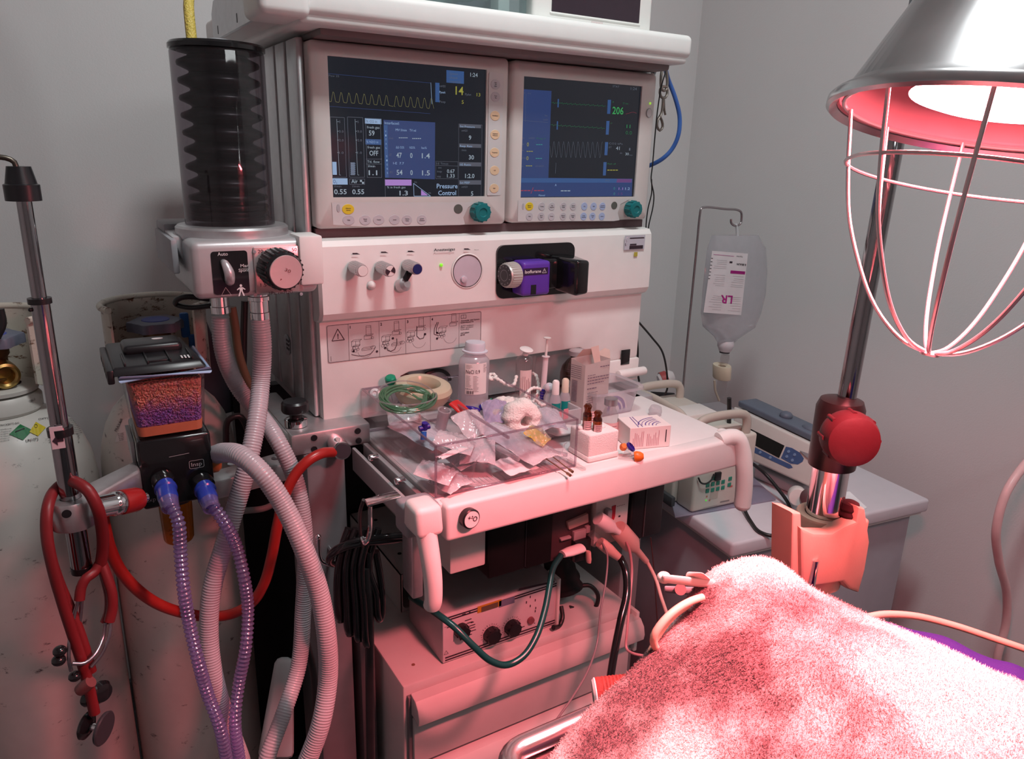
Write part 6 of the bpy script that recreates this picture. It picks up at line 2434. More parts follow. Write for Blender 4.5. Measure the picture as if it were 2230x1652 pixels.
# --- foam block and ampoules
fb = MB()
fx0, fx1 = AZ(1282, 1010, TZ).x, AZ(1354, 998, TZ).x
fz = AY(1283, 950, .818).z
fb.box((fx0, .818, TZ + .0005), (fx1, .872, TZ + .010), .003)
fb.box((fx0 + .001, .820, TZ + .008), (fx1 - .001, .870, fz), .003)
random.seed(6)
for k in range(9):
    fb.ball((random.uniform(fx0 + .006, fx1 - .006), random.uniform(.824, .864), fz + .001), .0055, (1, 1, .7), 8)
tag(fb.build('foam_block', mat('white polystyrene foam', (.85, .82, .80), .8, var=.02, bump=.5, bscale=500), angle=50), 'white polystyrene foam block at the front of the worktop holding small ampoules', 'foam block')
AMBG = clear('amber glass', (.50, .20, .07), gloss=.08, rough=.04, haze=.10, hazecol=(.2, .06, .02))
PKL = mat('pink ampoule label', (.72, .50, .50), .6)
for k, (x, yt, Y, r_, glass, lb, hz_) in enumerate(((1281, 878, .845, .0068, AMBG, 'amber ampoule in the foam block, left of the two amber ones', 0), (1303, 893, .832, .0068, AMBG, 'shorter amber ampoule in the foam block, right of the two amber ones', 0),
                                                    (1290, 852, .872, .0075, CLR, 'clear round-topped ampoule behind the two amber ampoules', 1), (1331, 866, .885, .0112, CLR, 'clear glass vial with a grey metal cap standing right of the amber ampoules', 2))):
    top = AY(x, yt, Y)
    base = V((top.x, Y, fz - .004 if k < 3 else TZ + .001))
    t = thing('ampoule' if k < 3 else 'glass_vial', lb, 'ampoule' if k < 3 else 'vial', base, 'ampoules in the foam block' if k < 3 else None)
    H_ = top.z - base.z
    b = MB()
    if k < 3:
        b.lathe([(0, 0), (r_, 0), (r_, H_ * .62), (r_ * .75, H_ * .72), (r_ * .72, H_ * .78), (r_ * .95, H_ * .90), (r_ * .6, H_ * .98), (0, H_)], base, (0, 0, 1), 22)
    else:
        b.lathe([(0, 0), (r_, 0), (r_ * 1.2, .003), (r_ * 1.2, H_ * .6), (r_ * .75, H_ * .76), (r_ * .75, H_ * .86), (0, H_ * .86)], base, (0, 0, 1), 26)
    bd = b.build('glass_body', glass, t)
    b = MB()
    rr_ = r_ * (1.25 if k == 3 else 1.03)
    b.grid(wrap(base, rr_, 190, 350, base.z + H_ * .05, base.z + H_ * (.42 if k < 3 else .45)), 12, 2)
    l_ = b.build('vial_label', PKL, bd)
    b = MB()
    wrap_lines(b, base, rr_ + .0002, 215, 300, base.z + H_ * .08, base.z + H_ * .4, 4, w=.0006)
    b.build('label_lines', INK, l_)
    if k == 3:
        b = MB()
        b.lathe([(0, H_ * .84), (r_ * .95, H_ * .84), (r_ * .95, H_ * .99), (r_ * .8, H_), (0, H_)], base, (0, 0, 1), 24)
        b.build('metal_cap', mat('grey metal cap', (.40, .38, .40), .35, metal=.8), t)
    if k < 2:
        b = MB()
        b.cyl(base + V((0, 0, H_ * .56)), base + V((0, 0, H_ * .64)), r_ * .97, n=20)
        b.build('brown_liquid', mat('brown liquid', (.10, .015, .005), .15), bd)
# needles with orange caps and violet ring
nd = thing('needle_hub', 'capped needle with an orange hub lying in front of the small carton', 'needle', AZ(1380, 995, TZ))
p = AZ(1381, 994, TZ + .007)
b = MB()
b.lathe([(0, 0), (.0075, 0), (.0085, .004), (.0070, .010), (.004, .014), (0, .014)], p, (.7, -.5, .1), 18)
b.build('orange_hub', mat('orange plastic', (.80, .18, .02), .35), nd)
b = MB()
b.lathe([(.003, -.024), (.005, -.012), (.0072, 0)], p, (.7, -.5, .1), 18)
b.build('clear_sheath', CLR, nd)
nd = thing('needle_hub', 'capped needle with a violet ring standing against the foam block', 'needle', AZ(1365, 1000, TZ))
p = AZ(1371, 975, TZ + .014)
b = MB()
b.lathe([(.0065, 0), (.0082, .001), (.0082, .004), (.0065, .005)], p, (.5, -.5, .7), 22, closed=True)
b.build('violet_ring', MATS['violet blue plastic'], nd)
b = MB()
b.lathe([(0, -.030), (.0035, -.028), (.006, 0), (0, .003)], p, (.5, .1, .8), 18)
b.build('clear_sheath', CLR, nd)
b = MB()
b.lathe([(0, 0), (.005, 0), (.006, .004), (.004, .01), (0, .01)], AZ(1356, 975, TZ + .012), (-.2, -.5, .5), 16)
tag(b.build('orange_cap', MATS['orange plastic']), 'small orange cap half hidden behind the violet needle ring', 'cap')
b = MB()
b.cyl(AZ(1238, 1003, TZ + .004), AZ(1272, 1022, TZ + .004), .0035, n=14)
tag(b.build('clear_needle_cap', CLR), 'clear needle cap lying flat on the worktop just right of the organiser', 'cap')
b = MB()
b.lathe([(0, 0), (.010, 0), (.012, .008), (.010, .016), (0, .017)], AZ(1425, 903, TZ), (.0, -.2, 1), 20)
tag(b.build('clear_cup', FILM), 'small upturned clear cup behind the small carton', 'cup')
# ================================================================== UNDER THE WORKTOP
b = MB()
YM = .865
def mod(name, label, x0, y0t, x1, ybot, m, Y=YM, depth=.16, cat='module', grooves=0, group=None, ztop=.845):
    pa, pb = AY(x0, ybot, Y), AY(x1, ybot, Y)
    t = thing(name, label, cat, (pa.x, Y + depth / 2, pa.z), group)
    b = MB()
    b.box((pa.x, Y, pa.z), (pb.x, Y + depth, ztop), .003)
    b.build('housing', m, t)
    return t, pa.x, pb.x, pa.z


GLM = mat('dark module plastic', (.006, .005, .0055), .55, spec=.25, var=.2)
t, x0, x1, z0 = mod('plug_in_module', 'black plug-in module under the worktop, leftmost of the black ones', 1064, 0, 1143, 1262, GLM, group='black plug-in modules')
b = MB()
b.box((x1 - .002, YM - .001, z0 + .004), (x1, YM + .01, .84))
b.build('edge_groove', BLACK, t)
t, x0, x1, z0 = mod('plug_in_module', 'black plug-in module under the worktop, between the leftmost black one and the cable sockets', 1144, 0, 1200, 1240, GLM, group='black plug-in modules')
t, x0b, x1b, z0b = mod('plug_in_module', 'deep black module under the right end of the worktop', 1372, 0, 1437, 1180, BLACK, group='black plug-in modules', Y=.86)
b = MB()
b.box((x0b + .026, .8585, z0b + .004), (x0b + .028, .862, .84))
b.build('edge_groove', DARK, t)
t, _, _, _ = mod('white_module', 'plain white housing under the left end of the worktop', 980, 0, 1057, 1252, WHITE2, Y=.87, depth=.30, cat='housing')
# patient connector module
x0, x1 = AY(1202, 1180, YM).x, AY(1290, 1150, YM).x
z0 = AY(1215, 1222, YM).z
pm = thing('connector_module', 'dark connector module with several cable sockets, under the worktop', 'module', (x0, YM, z0))
b = MB()
b.box((x0, YM + .004, z0), (x1 - .001, YM + .16, .845), .003)
b.build('housing', mat('dark wine-grey plastic', (.06, .03, .035), .4), pm)
b = MB()
p = AY(1262, 1137, YM)
b.hexa([p + V(q) for q in ((-.020, -.001, -.008), (.018, -.001, -.004), (.018, .006, -.004), (-.020, .006, -.008), (-.024, -.001, .006), (.016, -.001, .012), (.016, .006, .012), (-.024, .006, .006))], .001)
b.build('picture_plate', mat('pinkish plate', (.50, .28, .26), .5), pm)
for x, y, w_, h_ in ((1262, 1164, .024, .016), (1232, 1172, .020, .004), (1280, 1152, .008, .012)):
    p = AY(x, y, YM)
    b = MB()
    b.box(p + V((-w_ / 2, -.002, -h_ / 2)), p + V((w_ / 2, .006, h_ / 2)), .001)
    b.build('socket', mat('grey socket', (.30, .24, .25), .4), pm)
b = MB()
p = AY(1266, 1192, YM)
b.box(p + V((-.018, -.008, -.02)), p + V((.014, .006, .018)), .003)
b.build('socket_hood', BLACK, pm)
t = thing('print_module', 'white module with a red ribbon mark under the right half of the worktop', 'module', AY(1330, 1150, YM))
pa, pb = AY(1299, 1095, YM), AY(1364, 1172, YM)
b = MB()
b.box((pa.x, YM, pb.z), (pb.x, YM + .16, .845), .003)
b.build('housing', WHITE2, t)
b = MB()
p = AY(1336, 1118, YM - .0006)
b.face([p + V((-.004, 0, .014)), p + V((.004, 0, .015)), p + V((.004, 0, -.006)), p + V((.001, 0, -.014)), p + V((-.004, 0, -.008))])
b.build('red_ribbon', mat('deep red print', (.42, .01, .03), .5), t)
b = MB()
for k in range(5):
    q = AY(1345 + k * 3.5, 1103 - k, YM - .0006)
    b.box(q, q + V((.0012, .0002, .001)))
q = AY(1347, 1126, YM - .0006)
b.box(q, q + V((.004, .0002, .003)))
q = AY(1334, 1150, YM - .0006)
b.text('SAT', q, UXX, UZZ, .012, .003)
b.build('module_lettering', INK, t)
b = MB()
b.box(AY(1320, 1118, YM) + V((-.006, -.012, -.012)), AY(1320, 1118, YM) + V((.004, 0, .012)), .003)
b.build('grey_socket', GREYP, t)
each([lambda b, x=x: b.box((x, .82, .812), (x + .017, .85, .8475), .002) for x in (.60, .80)], 'latch_tab', WHITE2, mach)

# plugs and cables
SKIN = mat('pinkish beige plug plastic', (.62, .40, .36), .4)


def cable(pts, r, m, label, name='cable', group=None, n=12, cat='cable'):
    b = MB()
    b.tube(route(pts), r, n=n)
    return tag(b.build(name, m, angle=60), label, cat, group)


def plug(p, q, r0, r1, m, label, name='cable_plug', flat=1, group='cable plugs'):
    p, q = AY(*p), AY(*q)
    L_ = (q - p).length
    b = MB()
    b.lathe([(0, 0), (r0 * .9, 0), (r0, L_ * .08), (r0, L_ * .45), (r1 * 1.3, L_ * .65), (r1, L_), (0, L_)], p, q - p, 20, squash=flat)
    return tag(b.build(name, m), label, 'plug', group)


plug((1268, 1192, .845), (1225, 1206, .842), .0105, .0080, WHITE, 'white right-angled plug on the green ECG cable', flat=.6)
plug((1302, 1128, .85), (1358, 1166, .84), .012, .0045, mat('white plug', (.74, .68, .68), .4), 'white round plug with a thin pink cable')
plug((1345, 1150, .85), (1408, 1222, .84), .016, .0048, SKIN, 'large pinkish pear-shaped plug right of the others')
plug((1306, 1180, .85), (1350, 1215, .838), .0095, .006, SKIN, 'pinkish plug above the thick black cable')
plug((1288, 1160, .85), (1310, 1182, .842), .007, .004, CLR, 'small clear plug on the thin grey line')
plug((1281, 1200, .85), (1282, 1224, .848), .006, .005, SKIN, 'short pinkish plug pointing down below the sockets', flat=.6)
GRNC = mat('dark green cable sheath', (.005, .05, .045), .28, spec=.6)
cable([(1222, 1208, .842), (1205, 1235, .83), (1196, 1280, .81), (1186, 1330, .79), (1168, 1385, .77), (1140, 1428, .76), (1105, 1447, .76), (1068, 1438, .76), (1030, 1405, .77), (990, 1365, .79), (950, 1335, .82), (918, 1315, .87), (895, 1300, .95)], .0048, GRNC, 'dark green cable hanging in a U between the cable shelf and the white plug')
cable([(1350, 1213, .838), (1362, 1240, .82), (1365, 1290, .80), (1352, 1350, .78), (1338, 1420, .76), (1325, 1500, .74)], .0062, BLACKG, 'thick black cable hanging down below the connector module')
cable([(1356, 1164, .84), (1370, 1195, .83), (1376, 1240, .82), (1372, 1300, .80), (1366, 1370, .78), (1364, 1410, .77), (1378, 1422, .75), (1405, 1428, .73)], .0022, mat('dusty pink cable', (.42, .20, .22), .4), 'thin pink cable hanging straight down beside the thick black one')
cable([(1408, 1220, .84), (1428, 1260, .82), (1440, 1300, .80), (1455, 1345, .78), (1462, 1375, .76)], .0030, SKIN, 'pinkish cable curving down from the pear-shaped plug')
cable([(1312, 1182, .842), (1322, 1205, .83), (1320, 1260, .81), (1308, 1330, .79), (1300, 1400, .77), (1280, 1460, .74), (1245, 1520, .71), (1210, 1570, .68), (1194, 1600, .66)], .0016, mat('dull grey cable', (.16, .12, .13), .4), 'thin grey line trailing in front of the drawers')
cable([(1405, 1430, .73), (1430, 1432, .71), (1450, 1440, .69)], .0048, mat('dull pink strain relief', (.34, .20, .21), .4), 'thicker pinkish cable joint near the towel edge')
cable([(1417, 1170, 1.0), (1425, 1250, 1.0), (1430, 1330, 1.0), (1438, 1420, 1.0)], .0013, mat('thin maroon wire', (.14, .06, .06), .4), 'very thin dark wire hanging beside the white chest')

# ---------------- cabinet with drawers
CAB = mat('cabinet grey-white plastic', (.60, .57, .56), .45, var=.02, bump=.05, bscale=800)
CABG = mat('cabinet inner grey', (.17, .16, .17), .5)
cb_ = thing('drawer_cabinet', 'grey-white drawer cabinet with full-width rounded drawer grips under the worktop', 'cabinet', (.62, 1.15, 0))
CX0, CX1, CY0, CZ = .386, .853, .925, .49
b = MB()
b.box((CX0, CY0 + .012, .098), (CX1, 1.36, CZ), .004)
b.build('cabinet_body', CAB, cb_)
b = MB()
b.box((CX0 + .006, CY0 + .004, .10), (CX1 - .006, CY0 + .014, CZ - .018))
b.build('front_recess', CABG, cb_)
for k, zt_ in enumerate((.478, .335)):
    h_ = .135
    d = MB()
    d.box((CX0 + .012, CY0 - .002, zt_ - h_), (CX1 - .010, CY0 + .006, zt_ - .045), .002)
    dr = d.build('drawer', CAB, cb_)
    d = MB()
    prof = [(CY0 + .006, zt_), (CY0 - .012, zt_ - .003), (CY0 - .022, zt_ - .014), (CY0 - .026, zt_ - .030), (CY0 - .024, zt_ - .041), (CY0 - .019, zt_ - .0435), (CY0 - .014, zt_ - .040), (CY0 + .006, zt_ - .040)]
    d.prism(prof, CX0 + .010, CX1 + .004, 'x', bev=.003)
    d.build('drawer_grip', CAB, dr, angle=30)
b = MB()
b.lathe([(0, 0), (.003, 0), (.003, .0008), (0, .0008)], AZ(900, 1447, CZ), (0, 0, 1), 12)
b.build('screw', mat('brown screw', (.25, .12, .08), .4), cb_)
b = MB()
b.box((CX1 - .002, CY0 - .006, .40), (CX1 + .006, CY0 + .02, CZ - .004), .002)
b.build('side_strip', WHITE2, cb_)

# ---------------- instrument on the cabinet
ins = thing('laboratory_ventilator', 'flat instrument with three black dials and two small displays, on the drawer cabinet', 'instrument', (.58, 1.02, CZ))
IX0, IX1, IY = .465, .692, .955
iz1 = AY(964, 1340, IY).z
b = MB()
b.box((IX0, IY + .004, CZ + .0005), (IX1, IY + .14, iz1), .003)
b.build('case', ALUP, ins)
b = MB()
b.box((IX0, IY, CZ + .003), (IX1, IY + .006, iz1 - .001), .0015)
fp = b.build('front_panel', mat('pale instrument panel', (.62, .55, .57), .5, var=.02), ins)
b = MB()
for z in (iz1 - .007, iz1 - .0115, CZ + .0075, CZ + .0125):
    b.box((IX0 + .004, IY - .0006, z - .0011), (IX1 - .004, IY + .001, z + .0011))
b.build('panel_line', INK, fp)


def ip(x, y, Y=IY - .0008):
    return AY(960 + x / 4.441, 1280 + y / 4.441, Y)


b = MB()
for x, y, n_ in ((482, 440, 18), (682, 370, 18)):
    c = ip(x, y)
    for k in range(n_):
        a = math.radians(-35 + 250 * k / (n_ - 1))
        p = c + V((math.cos(a), 0, math.sin(a))) * .0165
        seg(b, p, p + V((math.cos(a), 0, math.sin(a))) * (.0022 if k % 2 else .0035), .0007)
for x, y, w_ in ((205, 262, 40), (272, 240, 18), (235, 320, 70), (255, 345, 60), (290, 340, 34), (275, 372, 66), (280, 395, 60), (270, 428, 80), (280, 455, 24), (60, 388, 50), (785, 382, 32), (900, 345, 16), (1090, 160, 8)):
    p = ip(x, y)
    b.box(p, p + V((w_ / 4.441 / 1300, .0002, .0014)))
for x, y in ((825, 150), (862, 98), (862, 185), (910, 130), (915, 205), (910, 235), (1000, 290)):
    p = ip(x, y)
    b.box(p, p + V((.0016, .0002, .0045)))
tq = ip(52, 640)
pl(b, [tq + V((-.004, 0, 0)), tq + V((.004, 0, 0)), tq + V((0, 0, .007))], .0005, closed=True)
b.text('INSPIRED', ip(35, 385), UXX, UZZ, .012, .0016)
p0, p1 = ip(755, 5), ip(1110, -70)
b.hexa([ip(760, 22), ip(1100, -52), ip(1100, -52, IY), ip(760, 22, IY), ip(755, 2), ip(1100, -72), ip(1100, -72, IY), ip(755, 2, IY)])
b.build('panel_printing', INK, fp)
for nm, x, y, w_, h_, m in (('yellow_display', 355, 245, .046, .0125, mat('amber display frame', (.50, .27, .02), .4)), ('grey_window', 392, 232, .032, .0095, mat('dull display window', (.13, .10, .06), .2)), ('blue_display', 562, 190, .031, .0125, mat('slate blue display', (.16, .18, .26), .25))):
    p = ip(x, y)
    b = MB()
    b.box((p.x, p.y - (.0006 if nm == 'grey_window' else 0), p.z), (p.x + w_, p.y + .001, p.z + h_))
    b.build(nm, m, fp)
for x, y, r_ in ((192, 400, .0125), (482, 440, .0145), (682, 370, .0142)):
    c = ip(x, y, IY)
    b = MB()
    b.lathe([(0, 0), (r_, 0), (r_, .004), (r_ * .92, .012), (r_ * .85, .0145), (0, .0145)], c, (0, -1, 0), 28)
    for k in range(9):
        a = 2 * math.pi * k / 9
        q = c + V((math.cos(a), 0, math.sin(a))) * r_ * .95
        b.cyl(q + V((0, -.001, 0)), q + V((0, -.0115, 0)), r_ * .13, n=6)
    b.build('black_dial', BLACK, ins)
c = ip(866, 310, IY)
b = MB()
b.lathe([(0, 0), (.0072, 0), (.0065, .004), (.003, .0045), (0, .003)], c, (0, -1, 0), 20)
b.build('red_brown_port', mat('maroon rubber', (.20, .07, .08), .4), ins)
b = MB()
q = ip(1025, 260)
b.box((q.x, IY - .0012, q.z - .002), (IX1 - .006, IY, q.z + .052))
b.build('side_card', mat('pale card', (.52, .46, .48), .5), ins)
b = MB()
b.box((IX1 - .004, IY - .006, CZ + .002), (IX1 + .002, IY + .03, iz1 + .004), .002)
b.build('side_handle', WHITE2, ins)
# open cable shelf behind it
cs = thing('cable_shelf', 'white sheet-metal shelf box with a rounded opening full of coiled cables, behind the instrument', 'shelf box', (.58, 1.25, CZ))
SX0, SX1, SY0, SY1, SZ0, SZ1 = .462, .70, 1.125, 1.395, CZ + .0005, .570
b = MB()
hole = rrect(.466, SZ0 + .006, .66, SZ1 - .006, .010, 5)
out = rrect(SX0, SZ0, SX1, SZ1, .002, 5)
t = bmesh.new()
A = [t.verts.new((x, SY0, z)) for x, z in out]
B = [t.verts.new((x, SY0, z)) for x, z in hole]
B2 = [t.verts.new((x, SY0 + .003, z)) for x, z in hole]
n = len(A)
for k in range(n):
    t.faces.new((A[k], A[(k + 1) % n], B[(k + 1) % n], B[k]))
    t.faces.new((B[k], B[(k + 1) % n], B2[(k + 1) % n], B2[k]))
b._in(t)
b.box((SX0, SY0, SZ0), (SX0 + .002, SY1, SZ1))
b.box((SX1 - .002, SY0, SZ0), (SX1, SY1, SZ1))
b.box((SX0, SY0, SZ1 - .002), (SX1, SY1, SZ1))
b.box((SX0, SY1 - .002, SZ0), (SX1, SY1, SZ1))
b.build('sheet_metal', CAB, cs)
b = MB()
for x, y in ((870, 1205), (896, 1200), (818, 1132)):
    p = AZ(x, y, SZ1)
    b.lathe([(0, 0), (.004, 0), (.004, .0006), (0, .0006)], p, (0, 0, 1), 14)
b.build('screw_hole', BLACK, cs)
for k in range(3):
    b = MB()
    c = V((.56 + .005 * k, 1.17 + .02 * k, CZ + .038))
    b.tube([c + V(((.06 - .006 * k) * math.cos(a), .02 * math.sin(a * .5), (.022 + .002 * k) * math.sin(a))) for a in [i * math.pi / 8 for i in range(16)]], .0045, n=10, closed=True)
    tag(b.build('coiled_cable', GRNC if k == 0 else RUBBER), ('dark green cable coiled at the front of the white shelf box', 'black cable coiled in the white shelf box, right behind the green coil', 'black cable coiled at the back of the white shelf box')[k], 'cable', 'coiled cables in the shelf box')
# black fabric pouch and its cord
PO = mat('black fabric', (.008, .008, .009), .85, var=.3)
pts = route([(1210, 1215, 1.0), (1232, 1250, 1.0), (1248, 1290, 1.0), (1262, 1320, 1.0)])
b = MB()
b.tube([(.70, 1.03, .64), (.718, 1.02, .60), (.738, 1.01, .56), (.748, 1.005, .53), (.75, 1.0, .518)], .026, n=22, step=.008, rad=lambda L: .021 + .014 * min(1, L / .1) + .002 * math.sin(L * 300), flat=.8)
tag(b.build('fabric_pouch', PO, angle=180), 'black gathered fabric pouch resting beside the instrument with dials', 'pouch')
cable([(1262, 1275, .99), (1285, 1275, .98), (1302, 1295, .97), (1296, 1322, .97), (1270, 1330, .98), (1240, 1322, .99)], .0042, RUBBER, 'black cord looping out of the fabric pouch')
cable([(1222, 1320, .97), (1225, 1345, .955), (1218, 1362, .95), (1205, 1366, .94)], .0042, RUBBER, 'short black cord curling round the corner of the instrument')

# ---------------- bundle of black cables on the hooks
random.seed(8)
bundle = thing('cable_bundle', 'thick bundle of glossy black cables folded over the chrome hook', 'cable bundle', AY(770, 1230, .90))
b = MB()
for k, (xa, xb, yb, Y) in enumerate(((741, 738, 1350, .91), (757, 758, 1380, .905), (774, 778, 1392, .90), (790, 796, 1405, .895), (806, 822, 1348, .90))):
    b.tube(route([(xa + 18, 1150, Y), (xa + 6, 1185, Y), (xa - 4, 1235, Y), (xb - 4, (1235 + yb) / 2, Y), (xb, yb - 10, Y), (xb + 5, yb, Y + .004), (xb + 9, yb - 14, Y + .006), (xb + 8, 1280, Y + .006), (xa + 12, 1200, Y + .004)]), .0054, n=14)
b.build('folded_cables', BLACKG, bundle, angle=60)
b = MB()
b.tube(route([(725, 1228, .93), (716, 1222, .92), (722, 1208, .91), (750, 1192, .90), (790, 1182, .895), (830, 1178, .895), (880, 1172, .89)]), .0048, n=12)
b.tube(route([(722, 1216, .93), (718, 1212, .92), (728, 1198, .91), (758, 1183, .90), (795, 1173, .895), (835, 1169, .895), (880, 1165, .885)]), .0048, n=12)
b.build('strap_cable', BLACKG, bundle, angle=60)
cable([(795, 1235, .90), (803, 1330, .90), (805, 1420, .90), (806, 1540, .90), (808, 1690, .90)], .0068, RUBBER, 'thick black cable falling to the floor in front of the drawer cabinet side', name='power_cable')
cable([(792, 1088, .82), (785, 1110, .83), (784, 1150, .86), (790, 1190, .89)], .0024, RUBBER, 'thin black loop hanging under the chrome bracket')
cable([(664, 1262, 1.0), (656, 1290, 1.0), (652, 1330, 1.0), (662, 1380, 1.0), (680, 1450, 1.0), (688, 1540, 1.0), (684, 1690, 1.0)], .0055, RUBBER, 'black cable behind the thick white hose, curving down the machine leg')
# ================================================================== WHITE CHEST AND PUMPS ON THE RIGHT
KO = V((1.003, .850, 0))
ka = math.radians(-7)
KX, KY = V((math.cos(ka), math.sin(ka), 0)), V((-math.sin(ka), math.cos(ka), 0))


def K(u_, v_, z):
    return KO + KX * u_ + KY * v_ + V((0, 0, z))


def kbox(b, u0, u1, v0, v1, z0, z1, bev=0, seg=2, mi=0):
    return b.hexa([K(u0, v0, z0), K(u1, v0, z0), K(u1, v1, z0), K(u0, v1, z0), K(u0, v0, z1), K(u1, v0, z1), K(u1, v1, z1), K(u0, v1, z1)], bev, seg, mi)


ch = thing('storage_chest', 'low white chest with an overhanging top, carrying the infusion pumps in the corner', 'chest', K(.2, .3, 0))
CHM = mat('lilac white chest paint', (.60, .60, .64), .5, var=.02)
b = MB()
kbox(b, .012, .50, .012, .66, .0, .598, .004)
b.build('chest_body', mat('chest side grey', (.36, .36, .40), .5, var=.03), ch)
b = MB()
kbox(b, -.004, .52, -.010, .68, .600, .630, .006, 3)
b.build('chest_top', CHM, ch)
b = MB()
kbox(b, .004, .51, -.002, .672, .594, .600)
b.build('edge_line', WHITE2, ch)
TOPZ = .6302
# clear plastic folder under the pump
b = MB()
p0, p1, p2, p3 = AZ(1470, 1128, TOPZ + .002), AZ(1690, 1088, TOPZ + .002), AZ(1640, 1040, TOPZ + .002), AZ(1455, 1070, TOPZ + .002)
b.hexa([p0, p1, p2, p3] + [q + V((0, 0, .003)) for q in (p0, p1, p2, p3)], .0006, 1)
tag(b.build('document_folder', clear('folder plastic', (.80, .78, .86), gloss=.1, rough=.08, haze=.5, hazecol=(.66, .63, .76))), 'glossy clear document folder lying under the beige pump', 'folder')
b = MB()
pp = [AZ(x, y, TOPZ + .0005) for x, y in ((1800, 1075), (1850, 1070), (1888, 1105), (1800, 1150))]
b.hexa(pp + [q + V((0, 0, .0006)) for q in pp])
tag(b.build('paper_sheet', mat('bluish paper', (.86, .88, .90), .7)), 'loose white paper sheet sticking out over the right of the chest', 'paper')

# ---- beige pump with green keys
PB = mat('beige pump plastic', (.60, .56, .50), .5, var=.02)
p0 = AZ(1505, 1117, TOPZ + .006)
bp_ = thing('infusion_pump', 'boxy beige infusion pump with green keys and two carrying handles, left one on the chest', 'infusion pump', p0, 'infusion pumps')
fx = (AZ(1600, 1096, TOPZ + .006) - p0).normalized()
fy = V((-fx.y, fx.x, 0))


def BP(u_, v_, z):
    return p0 + fx * u_ + fy * v_ + V((0, 0, z))


def bpx_(b, u0, u1, v0, v1, z0, z1, bev=0, seg=2, mi=0):
    return b.hexa([BP(u0, v0, z0), BP(u1, v0, z0), BP(u1, v1, z0), BP(u0, v1, z0), BP(u0, v0, z1), BP(u1, v0, z1), BP(u1, v1, z1), BP(u0, v1, z1)], bev, seg, mi)


b = MB()
bpx_(b, 0, .150, 0, .05, 0, .148, .006, 3)
bpx_(b, -.008, .152, .052, .27, .0, .145, .005, 3)
bpx_(b, .01, .14, .02, .25, .14, .156, .004)
b.build('pump_body', PB, bp_)
b = MB()
bpx_(b, -.018, -.008, .04, .22, -.004, .018, .003)
b.build('side_foot', DARK, bp_)
b = MB()
bpx_(b, .03, .13, .10, .16, .150, .163, .003)
b.build('pale_top', WHITE2, bp_)
HB = mat('beige handle plastic', (.50, .46, .40), .45, var=.02)
for v_, nm in ((.012, 'carrying_handle'), (.225, 'carrying_handle')):
    b = MB()
    zh = .190
    pts = [BP(.004, v_, .148), BP(.004, v_, .17), BP(.010, v_, zh - .006), BP(.025, v_, zh), BP(.105, v_, zh), BP(.122, v_, zh - .006), BP(.128, v_, .17), BP(.128, v_, .148)]
    b.tube(pts, .0078, n=12, flat=1.2)
    b.build(nm, HB, bp_)
b = MB()
pts = [BP(.0, .03, .150), BP(-.002, .05, .183), BP(-.002, .10, .190), BP(-.002, .18, .190), BP(-.002, .21, .183), BP(.0, .23, .150)]
b.tube(pts, .0085, n=12, flat=1.2)
b.build('carrying_handle', HB, bp_)
KG = mat('green pump key', (.02, .22, .15), .45)
for (x, y) in [(1541 + c_ * 11.2 - r * .6, 1056 + r * 12.5 - c_ * 2.4) for r in range(2) for c_ in range(4)] + [(1553, 1041), (1590, 1042), (1588, 1055)]:
    d = ray(x, y)
    t_ = (p0 - CAM).dot(fy) / d.dot(fy)
    q = CAM + d * t_
    b = MB()
    b.hexa([q + fx * u_ + fy * v_ + V((0, 0, w_)) for w_ in (-.0045, .0045) for u_, v_ in ((-.0045, -.0012), (.0045, -.0012), (.0045, .002), (-.0045, .002))], .0008, 1)
    b.build('key', KG, bp_)


def onpump(x, y, d_=.0004):
    r = ray(x, y)
    return CAM + r * ((p0 - CAM).dot(fy) / r.dot(fy)) - fy * d_


b = MB()
for x, y, w_, m_ in ((1588, 1061, .008, 0), (1537, 1083, .004, 1), (1543, 1091, .004, 1)):
    q = onpump(x, y)
    b.face([q, q + fx * w_, q + fx * w_ + V((0, 0, .004)), q + V((0, 0, .004))], m_)
b.build('red_key', [mat('red pump key', (.55, .10, .10), .45), mat('dull orange mark', (.45, .20, .12), .5)], bp_)
b = MB()
b.ball(onpump(1537, 1089), .0018, n=8)
b.build('green_light', em('pump green light', (.12, .9, .08)), bp_)
b = MB()
q = onpump(1545, 1088)
b.face([q, q + fx * .02, q + fx * .02 + V((0, 0, .026)), q + V((0, 0, .026))])
b.build('beige_label', mat('darker beige label', (.44, .38, .33), .6), bp_)
b = MB()
seg(b, onpump(1568, 1093), onpump(1588, 1089), .0030)
for k in range(2):
    seg(b, onpump(1530, 1106 + k * 4), onpump(1562, 1099 + k * 4), .0006)
b.build('pump_lettering', mat('grey lettering', (.22, .20, .20), .6), bp_)
b = MB()
q = onpump(1562, 1038, .002)
b.hexa([q + fx * u_ + fy * v_ + V((0, 0, w_)) for w_ in (-.006, .012) for u_, v_ in ((-.009, -.004), (.006, -.004), (.006, .002), (-.009, .002))], .002)
b.build('black_catch', BLACK, bp_)
b = MB()
b.tube([onpump(1518, 1038, .004), onpump(1522, 1048, .006), onpump(1534, 1050, .006), onpump(1545, 1042, .006), onpump(1552, 1030, .004)], .0018, n=8)
tag(b.build('cable', RUBBER), 'short black cable sagging in front of the beige pump', 'cable')

